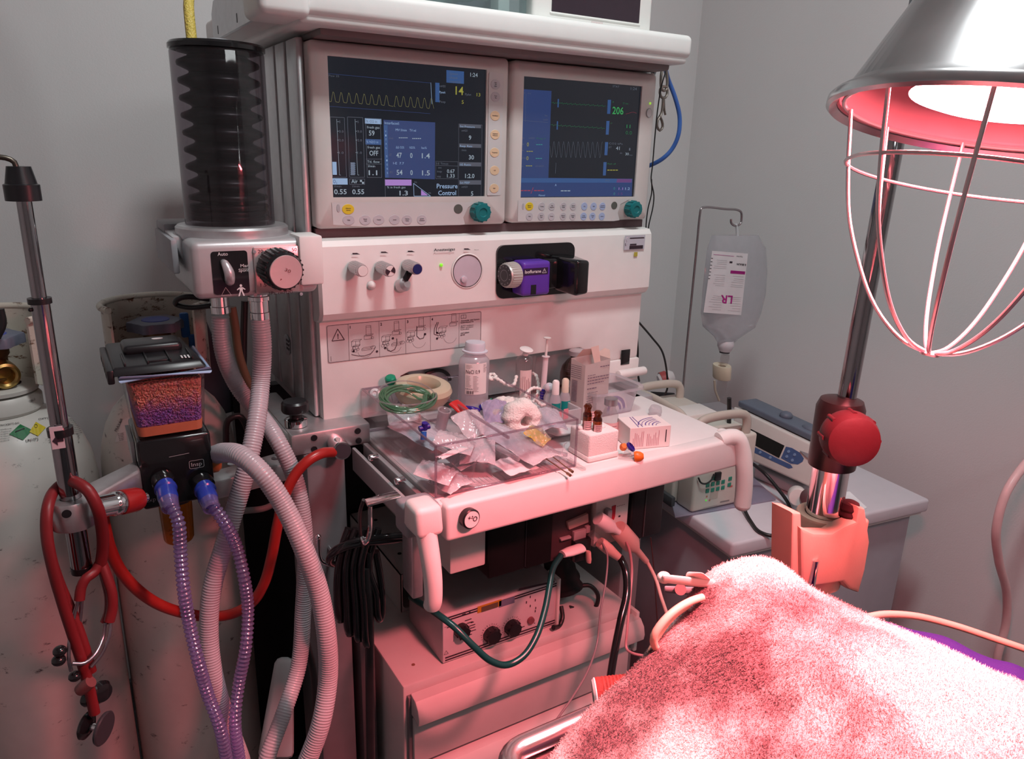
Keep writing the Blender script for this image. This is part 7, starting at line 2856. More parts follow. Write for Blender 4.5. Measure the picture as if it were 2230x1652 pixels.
# ---- syringe pump with black display
XS = 1.235
SP = mat('pale pump plastic', (.60, .58, .55), .45, var=.02)
sp = thing('infusion_pump', 'pale pump with a wide black display and blue key panel', 'infusion pump', AX(1700, 1000, XS), 'infusion pumps')
TL, BL = AX(1600, 890, XS + .035), AX(1600, 975, XS)
TR, BR = AX(1785, 992, XS + .035), AX(1772, 1048, XS)
TLq, TRq = AX(1606, 888, XS + .03), AX(1800, 980, XS + .03)
BLq, BRq = AX(1606, 1000, XS), AX(1790, 1072, XS)
nrm = (BRq - BLq).cross(TLq - BLq).normalized()
if nrm.x > 0:
    nrm = -nrm


def SPf(x, y, d=0):
    r = ray(x, y)
    t_ = (BLq - CAM).dot(nrm) / r.dot(nrm)
    return CAM + r * t_ + nrm * d


FB = [SPf(1596, 985), SPf(1780, 1068), SPf(1796, 980), SPf(1596, 884)]
b = MB()
back = -nrm * .075
b.hexa([FB[0], FB[1], FB[1] + back, FB[0] + back, FB[3], FB[2], FB[2] + back, FB[3] + back], .005, 3)
b.build('pump_body', SP, sp)


def spoly(name, pts, m, d=.0006, parent=sp):
    b = MB()
    b.face([SPf(x, y, d) for x, y in pts])
    return b.build(name, m, parent)


spoly('display', [(1618, 925), (1620, 958), (1697, 997), (1709, 971), (1622, 926)][:1] + [(1617, 955), (1697, 997), (1709, 970)], BLACKG, .0008)
BLK = mat('slate blue keypad', (.06, .11, .25), .45)
spoly('blue_key_strip', [(1622, 962), (1640, 984), (1718, 1020), (1727, 1018), (1722, 1011), (1700, 1001)], BLK)
spoly('blue_key_panel', [(1712, 972), (1701, 997), (1722, 1009), (1738, 1011), (1748, 1005), (1751, 998), (1742, 985), (1725, 975)], BLK)
KB = mat('pale blue key', (.18, .28, .45), .45)
for x, y in ((1718, 983), (1731, 990), (1714, 994), (1726, 1002), (1637, 974), (1656, 985), (1678, 996)):
    b = MB()
    b.lathe([(0, 0), (.0034, 0), (.003, .0012), (0, .0015)], SPf(x, y, .0008), nrm, 12)
    b.build('key', KB, sp)
b = MB()
pts_ = [(1744, 981), (1772, 991), (1768, 997), (1762, 998)]
b.hexa([SPf(x, y, 0) for x, y in pts_] + [SPf(x, y, .004) for x, y in pts_])
b.build('grey_lever', GREYP, sp)
b = MB()
u0, u1 = FB[3] + back * .2 + V((0, 0, .002)), FB[2] + back * .2 + V((0, 0, .002))
w0, w1 = FB[3] + back + V((0, 0, .002)), FB[2] + back + V((0, 0, .002))
b.hexa([u0, u1, w1, w0, u0 + V((0, 0, .014)), u1 + V((0, 0, .014)), w1 + V((0, 0, .028)), w0 + V((0, 0, .028))], .004, 3)
mid = (u0 + u1) / 2
b.ball(mid + (u1 - u0) * -.05 + back * .4 + V((0, 0, .024)), .014, (1, 1, .7), 14)
b.ball(mid + (u1 - u0) * .22 + back * .4 + V((0, 0, .020)), .016, (1, 1.4, .6), 14)
b.build('slate_top_cover', mat('slate blue-grey plastic', (.11, .135, .18), .5), sp)
# second pump below
s2 = thing('infusion_pump', 'flat pale pump lying beneath the one with the black display', 'infusion pump', AZ(1700, 1080, TOPZ), 'infusion pumps')
b = MB()
q = [AZ(x, y, TOPZ + .001) for x, y in ((1640, 1040), (1745, 1085), (1800, 1060), (1700, 1000))]
b.hexa(q + [p + V((0, 0, .028)) for p in q], .005, 3)
b.build('pump_body', mat('grey-white pump plastic', (.46, .45, .47), .45), s2)
b = MB()
q = [p + V((0, 0, .0295)) for p in q]
c_ = sum(q, V()) / 4
b.hexa([c_ + (p - c_) * .35 + V((0, 0, 0)) for p in q] + [c_ + (p - c_) * .35 + V((0, 0, .001)) for p in q])
b.build('dark_slot', BLACK, s2)
b = MB()
b.lathe([(0, 0), (.016, 0), (.018, .005), (.018, .04), (.016, .045), (0, .045)], AZ(1735, 1075, .66), (-.6, -.5, .2), 24)
b.lathe([(0, 0), (.018, 0), (.020, .008), (.018, .03), (0, .032)], AZ(1765, 1090, .68), (-.5, -.3, .4), 24, mi=1)
tag(b.build('round_plug', [WHITE2, mat('dark maroon rubber', (.05, .012, .016), .35)]), 'round white and black-maroon plug beside the lamp pole on the chest', 'plug')
b = MB()
b.tube([AY(1612, 992, .95), AZ(1640, 1010, .70), AZ(1665, 1030, .675), AZ(1695, 1065, .655), AZ(1716, 1095, .642), AZ(1722, 1125, .6345), AZ(1708, 1152, .6345), AZ(1682, 1166, .6345), AZ(1655, 1158, .6345), AZ(1635, 1135, .6345), AZ(1621, 1108, .64), AZ(1610, 1070, .66)], .0036, n=12)
tag(b.build('cable', RUBBER), 'black cable looping over the chest from behind the right grip handle', 'cable')
cable([(1588, 866, 1.0), (1588, 900, 1.0), (1587, 942, 1.0)], .0045, RUBBER, 'black lead standing upright in front of the beige pump handle')
# black tray and items behind the machine
b = MB()
p = AZ(1450, 868, TOPZ + .16)
b.hexa([AY(1385, 872, 1.42), AY(1470, 880, 1.42), AY(1470, 880, 1.6), AY(1385, 872, 1.6), AY(1385, 850, 1.42), AY(1470, 855, 1.42), AY(1470, 855, 1.6), AY(1385, 850, 1.6)], .004)
tag(b.build('black_case', BLACK), 'flat black case behind the machine, left of the beige pump', 'case')
b = MB()
b.hexa([AY(1310, 880, 1.30), AY(1418, 880, 1.30), AY(1418, 880, 1.45), AY(1310, 880, 1.45), AY(1310, 838, 1.30), AY(1416, 838, 1.30), AY(1416, 838, 1.45), AY(1310, 838, 1.45)], .004)
tag(b.build('grey_case', mat('violet grey plastic', (.40, .37, .42), .5)), 'lilac-grey plastic case behind the clear tub', 'case')
b = MB()
c = AY(1457, 822, 1.36)
b.lathe([(0, -.03), (.014, -.028), (.020, -.02), (.020, .002), (.013, .012), (0, .014)], c, (.7, -.3, .25), 24)
b.lathe([(.0204, -.022), (.0208, -.02), (.0208, -.008), (.0204, -.006)], c, (.7, -.3, .25), 24, mi=1)
tag(b.build('small_bottle', [mat('white bottle plastic', (.62, .60, .60), .3), mat('dull red label', (.35, .06, .06), .5)]), 'small white bottle with a red label lying behind the beige pump', 'bottle')

# ---- hanging pole and infusion bag
YI = 1.22
iv = thing('hook_pole', 'thin steel pole bent into a hook at the top, carrying the infusion bag', 'pole', AY(1487, 850, YI))
b = MB()
pts = route([(1486, 870, YI), (1488, 838, YI), (1496, 750, YI), (1508, 630, YI), (1519, 520, YI), (1524, 468, YI), (1527, 454, YI), (1536, 451, YI), (1580, 455, YI), (1606, 457, YI), (1614, 462, YI), (1615, 475, YI), (1613, 486, YI), (1606, 491, YI), (1597, 490, YI), (1592, 484, YI), (1592, 477, YI)])
b.tube(pts, .0026, n=12)
b.build('bent_rod', mat('steel rod', (.36, .32, .33), .25, metal=.9), iv)
cable([(1487, 845, YI), (1484, 900, 1.24), (1480, 960, 1.26)], .0026, MATS['steel rod'], 'lower end of the thin steel pole behind the beige pump', name='pole_socket', cat='pole')
ib = thing('infusion_bag', 'clear plastic infusion bag hanging upside down from the hook, labelled LR', 'infusion bag', AY(1595, 740, YI))
def bagp(u_, v_, s_):
    """u 0..1 across, v 0..1 top to bottom, s side"""
    L0 = [(1550, 512), (1540, 540), (1534, 590), (1529, 640), (1526, 680), (1530, 710), (1556, 733), (1562, 745)]
    R0 = [(1652, 512), (1668, 540), (1671, 590), (1668, 640), (1658, 680), (1645, 712), (1606, 737), (1600, 745)]
    i = min(int(v_ * 7), 6)
    f_ = v_ * 7 - i
    a = V((*L0[i], 0)) * (1 - f_) + V((*L0[i + 1], 0)) * f_
    c = V((*R0[i], 0)) * (1 - f_) + V((*R0[i + 1], 0)) * f_
    p = a * (1 - u_) + c * u_
    th = .026 * (max(0, math.sin(math.pi * u_)) ** .6) * (max(0, math.sin(math.pi * min(1, .04 + v_ * .94))) ** .45)
    return AY(p.x, p.y, YI) + V((0, 1, 0)) * th * s_
b = MB()
for s_ in (-1, 1):
    b.grid(lambda u_, v_: bagp(u_, v_, s_), 24, 28)
bmesh.ops.remove_doubles(b.bm, verts=b.bm.verts, dist=.0004)
b.build('bag_body', clear('infusion bag plastic', (.86, .86, .88), gloss=.10, rough=.05, haze=.36, hazecol=(.82, .80, .84)), ib, angle=80)
b = MB()
b.tube(route([(1603, 488, YI), (1605, 500, YI), (1606, 514, YI)]), .003, n=8)
b.build('hanging_loop', mat('milky strap', (.60, .60, .62), .35), ib)
b = MB()
ptq = [(1551, 546), (1629, 552), (1614, 686), (1532, 680)]
def lab_(u_, v_, d=.0):
    x = (ptq[0][0] * (1 - u_) + ptq[1][0] * u_) * (1 - v_) + (ptq[3][0] * (1 - u_) + ptq[2][0] * u_) * v_
    y = (ptq[0][1] * (1 - u_) + ptq[1][1] * u_) * (1 - v_) + (ptq[3][1] * (1 - u_) + ptq[2][1] * u_) * v_
    return AY(x, y, YI - .0275 - d)
b.grid(lambda u_, v_: lab_(u_, v_), 4, 4)
il = b.build('bag_label', mat('pinkish white label', (.72, .66, .68), .6), ib)
UU = (lab_(0, .5) - lab_(1, .5)).normalized()
WW = (lab_(.5, 1) - lab_(.5, 0)).normalized()
b = MB()
def it(tx, u_, v_, w_, h_, mi=0, bo=0):
    b.text(tx, lab_(u_, v_, .0006), UU, WW, w_, h_, mi, bold=bo)
it('LR', .72, .70, .038, .018, 1, .02)
it('B BRAUN', .98, .17, .030, .0045, 0, .02)
it('Ringer-Acetat', .86, .05, .02, .003, 0)
for u0, u1, v_, mi in ((.98, .58, .30, 1), (.98, .58, .315, 1), (.98, .58, .33, 1)):
    seg(b, lab_(u0, v_, .0006), lab_(u1, v_, .0006), .0026, mi)
seg(b, lab_(.62, .06, .0006), lab_(.05, .055, .0006), .0008, 1)
random.seed(12)
for v_ in (.14, .17, .20, .24, .27, .38, .42, .45, .48, .52, .55, .58, .72, .75, .78, .82, .86, .9, .94):
    for u0, u1 in ((.1, .45), (.62, .95)):
        if .56 < v_ < .72 or (v_ < .34 and u0 > .5):
            continue
        seg(b, lab_(u0 + random.uniform(0, .12), v_, .0006), lab_(u1, v_, .0006), .0005, 2)
for k in range(7):
    seg(b, lab_(.0, .12 + k * .055, .0006), lab_(.05, .12 + k * .055, .0006), .0012, 0)
seg(b, lab_(.6, .16, .0006), lab_(.52, .16, .0006), .004, 0)
b.build('label_printing', [INK, mat('magenta print', (.42, .01, .22), .5), mat('grey print', (.38, .33, .36), .6)], il)
b = MB()
c = AY(1580, 752, YI)
b.lathe([(0, .012), (.017, .012), (.0195, .006), (.0195, -.002), (.016, -.008), (.0135, -.014), (0, -.014)], c, (.05, 0, 1), 28)
b.build('bag_port', mat('milky port plastic', (.58, .55, .58), .35), ib)
b = MB()
b.lathe([(0, -.014), (.012, -.014), (.012, -.018), (0, -.018)], c, (.05, 0, 1), 24)
b.build('dark_ring', DARK, ib)
dc = thing('drip_chamber', 'clear drip chamber with a cream drop sensor, under the infusion bag', 'drip chamber', AY(1575, 860, YI))
b = MB()
c = AY(1579, 775, YI)
b.lathe([(0, .005), (.010, .004), (.011, -.006), (.008, -.022), (.007, -.03), (0, -.03)], c, (.03, 0, 1), 22)
c2_ = AY(1574, 822, YI)
b.lathe([(.012, .0), (.0125, -.02), (.010, -.04), (.007, -.05), (0, -.052)], c2_, (0, 0, 1), 22)
b.build('clear_chamber', CLR, dc)
b = MB()
c = AY(1572, 808, YI)
b.lathe([(.011, .014), (.025, .016), (.0265, .012), (.0255, -.016), (.024, -.018), (.012, -.018)], c, (-.12, .0, 1), 32, squash=.62, closed=True)
b.build('cream_sensor', mat('cream sensor plastic', (.62, .55, .42), .45), dc)
b = MB()
b.tube(route([(1556, 828, YI), (1558, 850, YI), (1566, 872, YI)]), .0028, n=8)
b.build('sensor_lead', mat('beige lead', (.42, .37, .30), .5), dc)

# ---- blue hose, clips, cables at the right edge of the machine
b = MB()
b.tube(route([(1449, 150, 1.14), (1456, 175, 1.16), (1470, 212, 1.16), (1480, 255, 1.16), (1477, 295, 1.16), (1463, 325, 1.17), (1442, 346, 1.18), (1415, 360, 1.2), (1395, 366, 1.22)]), .0042, n=14)
tag(b.build('blue_hose', mat('blue gas hose', (.045, .13, .42), .35)), 'light blue hose arching out beside the right monitor', 'hose')
for k, (cx, cy, s_, lb) in enumerate(((1446, 178, 1.0, 'upper steel snap hook hanging under the right end of the shelf'), (1441, 250, .9, 'lower steel snap hook hanging from the upper one'))):
    t = thing('snap_hook', lb, 'snap hook', AY(cx, cy, 1.12), 'steel snap hooks')
    MT = mat('worn steel', (.30, .27, .24), .35, metal=.85, var=.15)
    b = MB()
    if k == 0:
        b.tube(route([(1443, 150, 1.12), (1439, 180, 1.12), (1442, 196, 1.12), (1450, 196, 1.12), (1453, 180, 1.12), (1449, 150, 1.12)]), .0026, n=8, closed=True)
        b.tube(route([(1440, 190, 1.12), (1437, 202, 1.12), (1441, 212, 1.12), (1449, 212, 1.12), (1453, 203, 1.12), (1451, 190, 1.12)]), .0026, n=8, closed=True)
    else:
        b.tube(route([(1444, 215, 1.12), (1443, 232, 1.12), (1440, 248, 1.12), (1432, 262, 1.12), (1431, 276, 1.12), (1437, 284, 1.12), (1443, 276, 1.12), (1441, 262, 1.12), (1436, 252, 1.12)]), .0025, n=8)
        b.tube(route([(1446, 215, 1.12), (1447, 240, 1.12), (1449, 250, 1.12)]), .0020, n=8)
    b.build('steel_body', MT, t)
cable([(1452, 148, 1.11), (1440, 190, 1.11), (1432, 240, 1.11), (1426, 300, 1.11), (1421, 360, 1.11), (1418, 390, 1.11), (1424, 425, 1.11), (1422, 450, 1.11), (1413, 490, 1.11), (1408, 530, 1.11)], .0012, RUBBER, 'thin black wire hanging from the shelf down the right monitor edge')
cable([(1419, 390, 1.115), (1419, 420, 1.115), (1411, 455, 1.115), (1407, 490, 1.115), (1407, 520, 1.115)], .0012, RUBBER, 'second thin black wire forking off beside the right monitor')
cable([(1390, 700, 1.2), (1420, 735, 1.2), (1442, 765, 1.2), (1452, 810, 1.2), (1452, 850, 1.2), (1440, 866, 1.2), (1415, 862, 1.2)], .0022, RUBBER, 'black cable curving down the wall to the black case')
cable([(1386, 720, 1.15), (1389, 770, 1.15), (1387, 800, 1.15), (1392, 830, 1.15)], .0022, RUBBER, 'black cable along the lower right edge of the front panel')
b = MB()
b.hexa([AY(1424, 160, 1.10), AY(1438, 130, 1.10), AY(1440, 135, 1.13), AY(1426, 165, 1.13), AY(1416, 158, 1.10), AY(1430, 128, 1.10), AY(1432, 133, 1.13), AY(1418, 163, 1.13)], .001)
tag(b.build('cable_ties', BLACK), 'black cable tie bunch under the right corner of the shelf', 'cable tie')

# ================================================================== ON TOP OF THE SHELF
SZ = 1.5025
tbn = thing('supply_bin', 'clear plastic bin of folded white gloves on top of the shelf', 'bin', (.55, 1.15, SZ))
b = MB()
for lo, hi in (((.44, 1.06, SZ), (.655, 1.35, SZ + .003)), ((.44, 1.06, SZ), (.655, 1.063, SZ + .11)), ((.652, 1.06, SZ), (.655, 1.35, SZ + .11)), ((.44, 1.06, SZ), (.443, 1.35, SZ + .11)), ((.44, 1.347, SZ), (.655, 1.35, SZ + .11))):
    b.box(lo, hi)
b.build('bin_body', clear('bluish bin plastic', (.84, .90, .90), gloss=.05, rough=.06, haze=.12, hazecol=(.6, .66, .68)), tbn)
random.seed(31)
for k, (cx, cy, r_) in enumerate(((.495, 1.125, .028), (.545, 1.15, .036), (.585, 1.11, .030), (.49, 1.20, .028))):
    lump(V((cx, cy, SZ + .031 + .004 * k)), r_, (1.2, 1.3, .55), 40 + k, mat('white cotton gloves', (.78, .80, .80), .8, bump=.3, bscale=300), 'folded_glove', ('leftmost folded white glove in the shelf-top bin', 'largest folded white glove in the middle of the shelf-top bin', 'folded white glove at the right of the pile in the shelf-top bin', 'folded white glove at the back left of the shelf-top bin')[k], 'glove', amp=.28, group='folded gloves')
b = MB()
b.box((.615, 1.075, SZ + .004), (.635, 1.10, SZ + .06), .002)
b.box((.625, 1.12, SZ + .004), (.648, 1.3, SZ + .08), .002, mi=1)
tag(b.build('plastic_clip', [WHITE, mat('blue-grey card', (.38, .42, .48), .6)]), 'white clip and blue-grey card at the right end of the shelf-top bin', 'clip')
tm = thing('small_screen', 'white-framed dark display standing on top of the shelf', 'display', (.78, 1.08, SZ))
b = MB()
x0, x1 = .664, .897
b.box((x0, 1.055, SZ), (x1, 1.10, SZ + .22), .006, 3)
fr_o = b.build('frame', mat('bright white casing', (.80, .80, .77), .45, var=.02), tm)
sx0, sx1 = AY(1201, 20, 1.055).x, AY(1391, 40, 1.055).x
sz0 = AY(1201, 24, 1.055).z
b = MB()
b.box((sx0, 1.0535, sz0), (sx1, 1.056, SZ + .20))
b.build('dark_screen', mat('dark wine-grey screen', (.035, .022, .032), .25), tm)
b = MB()
b.box((sx0 - .003, 1.053, sz0 - .004), (sx1 + .003, 1.056, sz0 - .0005), .001, 1)
b.build('screen_ledge', MATS['bright white casing'], tm)
b = MB()
q = AY(1288, 58, 1.0545)
b.box((q.x, 1.0542, q.z), (q.x + .022, 1.0552, q.z + .008))
bg = b.build('badge', mat('pinkish badge', (.66, .56, .55), .5), tm)
b = MB()
b.text('ICE', q + V((.004, -.0005, .002)), UXX, UZZ, .012, .0042)
b.build('badge_lettering', mat('rose grey ink', (.50, .34, .34), .6), bg)
b = MB()
b.box((.90, 1.10, SZ), (.915, 1.16, SZ + .006), .002)
tag(b.build('black_adapter', BLACK), 'small black adapter beside the white-framed display on the shelf', 'adapter')
b = MB()
# ================================================================== HEAT LAMP
LC = V((.5575, .2906, 1.3367))
LN = V((-.1891, .0032, -1)).normalized()
RED_L = (1.0, .172, .198)
hl = thing('heat_lamp', 'infrared heat lamp with polished aluminium reflector, glowing bulb and wire guard, over the towel', 'lamp', LC)
AL = mat('spun aluminium', (.60, .60, .61), .24, metal=1, var=.06, scale=40)
b = MB()
up_ = -LN
R0 = .11
prof = [(.1045, .000), (R0 - .001, -.004), (R0 + .0015, -.002), (R0 + .0015, .003), (R0 - .001, .006), (.100, .012), (.072, .075), (.048, .130), (.040, .150), (.030, .160), (0, .160)]
b.lathe(prof, LC, up_, 72)
b.build('reflector', AL, hl, angle=50)
b = MB()
b.lathe([(.1045, .001), (.098, .012), (.070, .075), (.046, .128), (0, .130)], LC, up_, 64)
b.build('reflector_inside', mat('glow-tinted inner aluminium', (.34, .22, .24), .45, metal=.6, var=.08, scale=20), hl, angle=60)  # red lamp glow and dimness inside put into the metal colour
b = MB()
b.lathe([(0, .158), (.032, .158), (.034, .165), (.034, .22), (.026, .23), (0, .23)], LC, up_, 32)
b.build('lamp_socket', mat('white ceramic', (.6, .6, .6), .4), hl)
bm_ = mat('glowing red bulb', (.3, .02, .02), .3, var=0, emit=RED_L, es=200)
b = MB()
b.lathe([(0, .0080), (.030, .0088), (.050, .0105), (.060, .0135)], LC, up_, 48)
b.build('bulb_face', bm_, hl, angle=60)
b = MB()
b.lathe([(.060, .0135), (.058, .035), (.04, .075), (.022, .105), (.018, .13), (0, .13)], LC, up_, 40)
b.build('bulb_neck', mat('silvered bulb glass', (.6, .3, .3), .15, metal=.8), hl)
ld = bpy.data.lights.new('bulb_beam', 'AREA')
ld.shape, ld.size, ld.energy, ld.color, ld.spread = 'DISK', .08, 8.5, RED_L, math.radians(105)
lo_ = bpy.data.objects.new('bulb_beam', ld)
COL.objects.link(lo_)
lo_.location = LC - LN * .006
lo_.rotation_euler = LN.to_track_quat('-Z', 'Y').to_euler()
# wire guard
WM = mat('guard wire', (.62, .58, .58), .3, metal=.9)
x_, y_, _ = frame_of(LN)
b = MB()
rg = .0884
b.tube([LC + LN * .0382 + (x_ * math.cos(t_) + y_ * math.sin(t_)) * rg for t_ in [i * 2 * math.pi / 48 for i in range(48)]], .0014, n=8, closed=True, smooth=False)
b.tube([LC - LN * .002 + (x_ * math.cos(t_) + y_ * math.sin(t_)) * (.1) for t_ in [i * 2 * math.pi / 48 for i in range(48)]], .0016, n=8, closed=True, smooth=False)
GL = .1606
lf_ = (-RX - LN * (-RX).dot(LN)).normalized()
nr_ = LN.cross(lf_)
if nr_.dot(_f) > 0:
    nr_ = -nr_
for a in (55, 17, -36, -70, 100, -108, 140, -150):
    a = math.radians(a)
    d_ = lf_ * math.cos(a) + nr_ * math.sin(a)
    P_ = [LC + d_ * r_ + LN * h_ for r_, h_ in ((.097, -.002), (.094, .012), (rg, .0382), (.078, .075), (.062, .108), (.048, .130), (.034, .145), (.018, .156), (.0, GL))]
    b.tube(P_, .0015, n=8)
b.lathe([(0, -.0015), (.006, -.0015), (.007, 0), (.006, .0015), (0, .0015)], LC + LN * GL, LN, 14)
b.build('wire_guard', WM, hl)

# ================================================================== STAND
PYY = .45
pz = AY(1790, 1140, PYY)
PXX = pz.x
std = thing('lamp_stand', 'chrome lamp stand with a big dark red clamp knob and an orange rail clamp', 'stand', (PXX, PYY, .80))
zc = AY(1820, 905, PYY).z
zj = AY(1800, 1015, PYY).z
b = MB()
b.cyl((PXX, PYY, .80), (PXX, PYY, zj + .02), .0185, n=36)
b.build('lower_pole', CHROME, std)
top_ = AY(1952, 260, PYY)
b = MB()
b.cyl((PXX + .005, PYY, zj), (top_.x + .012, PYY + .0, 1.62), .0092, n=28)
b.build('upper_pole', DCH, std)
DRED = mat('dark red plastic', (.028, .003, .005), .5, spec=.3, bump=.1, bscale=200)
b = MB()
b.lathe([(0, -.036), (.0235, -.036), (.024, -.030), (.024, .028), (.021, .036), (.012, .038), (0, .038)], (PXX, PYY, (zc + zj) / 2 + .008), (0, 0, 1), 32)
b.build('clamp_sleeve', mat('black-red sleeve', (.006, .003, .003), .35), std)
kc = AY(1852, 955, PYY - .045)
b = MB()
axk = V((-.60, -.79, .08)).normalized()
rk_ = .0262
b.lathe([(0, 0), (rk_ * .8, 0), (rk_ * .96, .004), (rk_, .010), (rk_ * .99, .022), (rk_ * .9, .030), (rk_ * .6, .033), (0, .0335)], kc - axk * .018, axk, 40, M=None)
for k in range(8):
    a = 2 * math.pi * k / 8
    xk, yk, _ = frame_of(axk)
    q = kc - axk * .018 + (xk * math.cos(a) + yk * math.sin(a)) * rk_ * .95
    b.cyl(q + axk * .004, q + axk * .022, rk_ * .09, n=10)
b.cyl(kc - axk * .018, (PXX, PYY - .015, kc.z), .012, n=16)
b.build('clamp_knob', DRED, std)
# arm from the pole to the lamp
b = MB()
b.cyl((top_.x + .012, PYY, 1.60), LC + up_ * .24, .008, n=16)
b.build('lamp_arm', CHROME, std)
# orange clamp body, one even peach tone
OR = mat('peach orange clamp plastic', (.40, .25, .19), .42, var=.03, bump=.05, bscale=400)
b = MB()
q = AY(1790, 1150, PYY)
zt_ = AY(1790, 1150, PYY - .02).z
zbm = AY(1790, 1290, PYY - .02).z
xL, xR = AY(1732, 1150, PYY - .02).x, AY(1893, 1150, PYY - .02).x
b.lathe([(.0192, 0), (.027, 0), (.028, -.003), (.028, zbm - zt_), (.0192, zbm - zt_)], (PXX, PYY, zt_ + .002), (0, 0, 1), 40, closed=True)
YC0 = PYY - .034
b.prism([(p.x, p.z) for p in [AY(x, y, YC0) for x, y in ((1744, 1148), (1775, 1162), (1815, 1162), (1842, 1146), (1866, 1136), (1871, 1104), (1886, 1108), (1896, 1180), (1886, 1240), (1872, 1292), (1850, 1284), (1836, 1268), (1746, 1280))]], YC0, PYY - .0192, 'y', bev=.004)
b.box((PXX + .021, PYY - .02, zbm), (xR, PYY + .022, zt_ - .01), .004, 3)
b.prism([(p.x, p.z) for p in [AY(x, y, PYY - .03) for x, y in ((1726, 1116), (1746, 1118), (1750, 1290), (1722, 1280))]], PYY - .03, PYY - .005, 'y', bev=.003)
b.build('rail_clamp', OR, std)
b = MB()
q = AY(1846, 1120, PYY - .02)
b.lathe([(0, 0), (.0105, 0), (.011, .004), (.009, .006), (.0105, .009), (.009, .013), (.0105, .016), (.009, .022), (.005, .024), (0, .024)], (q.x, q.y, q.z - .008), (.05, 0, 1), 24)
b.build('small_red_knob', DRED, std)
b = MB()
q = AY(1767, 1250, PYY - .034)
b.cyl((q.x, q.y, q.z - .04), (q.x + .002, q.y, q.z + .016), .0055, .0042, n=14)
b.build('locking_pin', CHROME, std)

# ================================================================== TABLE
TABX0, TABX1, TABY1, TABZ = .248, .665, .420, .858
tbl = thing('operating_table', 'operating table with a metal rim and purple padded cover, in the foreground', 'table', (.45, .0, 0))
STEEL = mat('satin stainless steel', (.60, .56, .56), .22, metal=.95)
b = MB()
b.prism(rrect(TABX0, -.75, TABX1, TABY1, .022, 6), TABZ - .045, TABZ - .02, 'z', bev=.002)
b.build('table_top', STEEL, tbl)
b = MB()
b.tube([(x, y, TABZ - .010) for x, y in rrect(TABX0 + .004, -.746, TABX1 - .004, TABY1 - .004, .022, 6)], .0095, n=14, closed=True, smooth=False)
b.tube([(x, y, TABZ - .036) for x, y in rrect(TABX0 + .012, -.74, TABX1 - .012, TABY1 - .012, .018, 6)], .006, n=12, closed=True, smooth=False)
b.build('table_rim', STEEL, tbl)
PURP = mat('purple pad fabric', (.014, .007, .15), .8, var=.1, bump=.3, bscale=500)
b = MB()
b.box((TABX0 + .03, -.72, TABZ - .022), (TABX1 - .022, TABY1 - .030, TABZ - .004), .008, 3)
b.build('purple_pad', PURP, tbl)
b = MB()
b.box((.38, -.45, .04), (.52, -.25, TABZ - .045), .01)
b.box((.30, -.65, .0), (.60, -.05, .05), .015)
b.build('table_base', ALUP, tbl)

# purple blanket at the right of the towel
b = MB()
RB = [AZ(1905, 1338, .905), AZ(1950, 1332, .905), AZ(2060, 1366, .905), AZ(2160, 1404, .905), AZ(2240, 1436, .905), AZ(2400, 1500, .905)]
def pb(u_, v_):
    k = u_ * (len(RB) - 1)
    i = min(int(k), len(RB) - 2)
    p = RB[i].lerp(RB[i + 1], k - i)
    w_ = -.05 + .13 * v_
    q = p + V((-.12, -.05, 0)) * v_
    q.z = .905 - .012 * v_ + .002 * math.sin(u_ * 19)
    if v_ < .12:
        q = p + V((.004, .002, 0)) * (1 - v_ / .12)
        q.z = .905 - .044 * (1 - v_ / .12)
    return q
b.grid(pb, 40, 24, thick=.003)
tag(b.build('purple_blanket', PURP, angle=180), 'deep purple blanket showing behind the right side of the towel', 'blanket')

# ================================================================== TOWEL
SIL = [(1195, 1690, .856), (1240, 1652, .862), (1268, 1605, .868), (1300, 1562, .874), (1345, 1510, .883), (1400, 1455, .896), (1440, 1405, .906), (1480, 1350, .918), (1508, 1300, .930), (1535, 1262, .940), (1560, 1238, .948), (1595, 1222, .955), (1640, 1212, .962), (1672, 1214, .964), (1705, 1228, .962), (1735, 1254, .955), (1765, 1276, .950), (1805, 1298, .946), (1850, 1318, .940), (1900, 1344, .936), (1950, 1364, .934), (2000, 1385, .932), (2080, 1419, .930), (2160, 1460, .928), (2230, 1486, .926), (2330, 1530, .922)]
RG = [AZ(x, y, z) for x, y, z in SIL]
RGs = catmull(RG, .02)
NR = len(RGs)


def fold(x, y):
    return (.0045 * math.sin(x * 31 + y * 19) + .0035 * math.sin(y * 47 - x * 23 + 1) + .002 * math.sin(x * 90 + y * 40) + .0016 * math.sin(y * 120 - x * 60))


def tw(u_, v_):
    k = u_ * (NR - 1)
    i = min(int(k), NR - 2)
    p = RGs[i].lerp(RGs[i + 1], k - i)
    if v_ < .22:
        # the part that falls away behind the ridge down to the pad
        s_ = (.22 - v_) / .22
        out = V((p.x - .48, p.y - .18, 0)).normalized()
        q = p + out * (.012 * math.sin(min(1, s_ * 1.5) * math.pi / 2) + .004 * s_)
        q.z = p.z - (p.z - .8585) * (s_ ** 1.6)
        return q
    s_ = (v_ - .22) / .78
    tgt = V((.40, .02, .91))
    tgt2 = V((.20 + .36 * u_, .02 + .0 * u_, .895))
    q = p.lerp(tgt2, s_)
    prof = p.z + .010 * math.sin(min(1, s_ * 2.2) * math.pi) * (1 - s_) - (p.z - .90) * min(1, s_ * 1.5) * (.7)
    q.z = prof + fold(q.x, q.y) * min(1, s_ * 6)
    return q


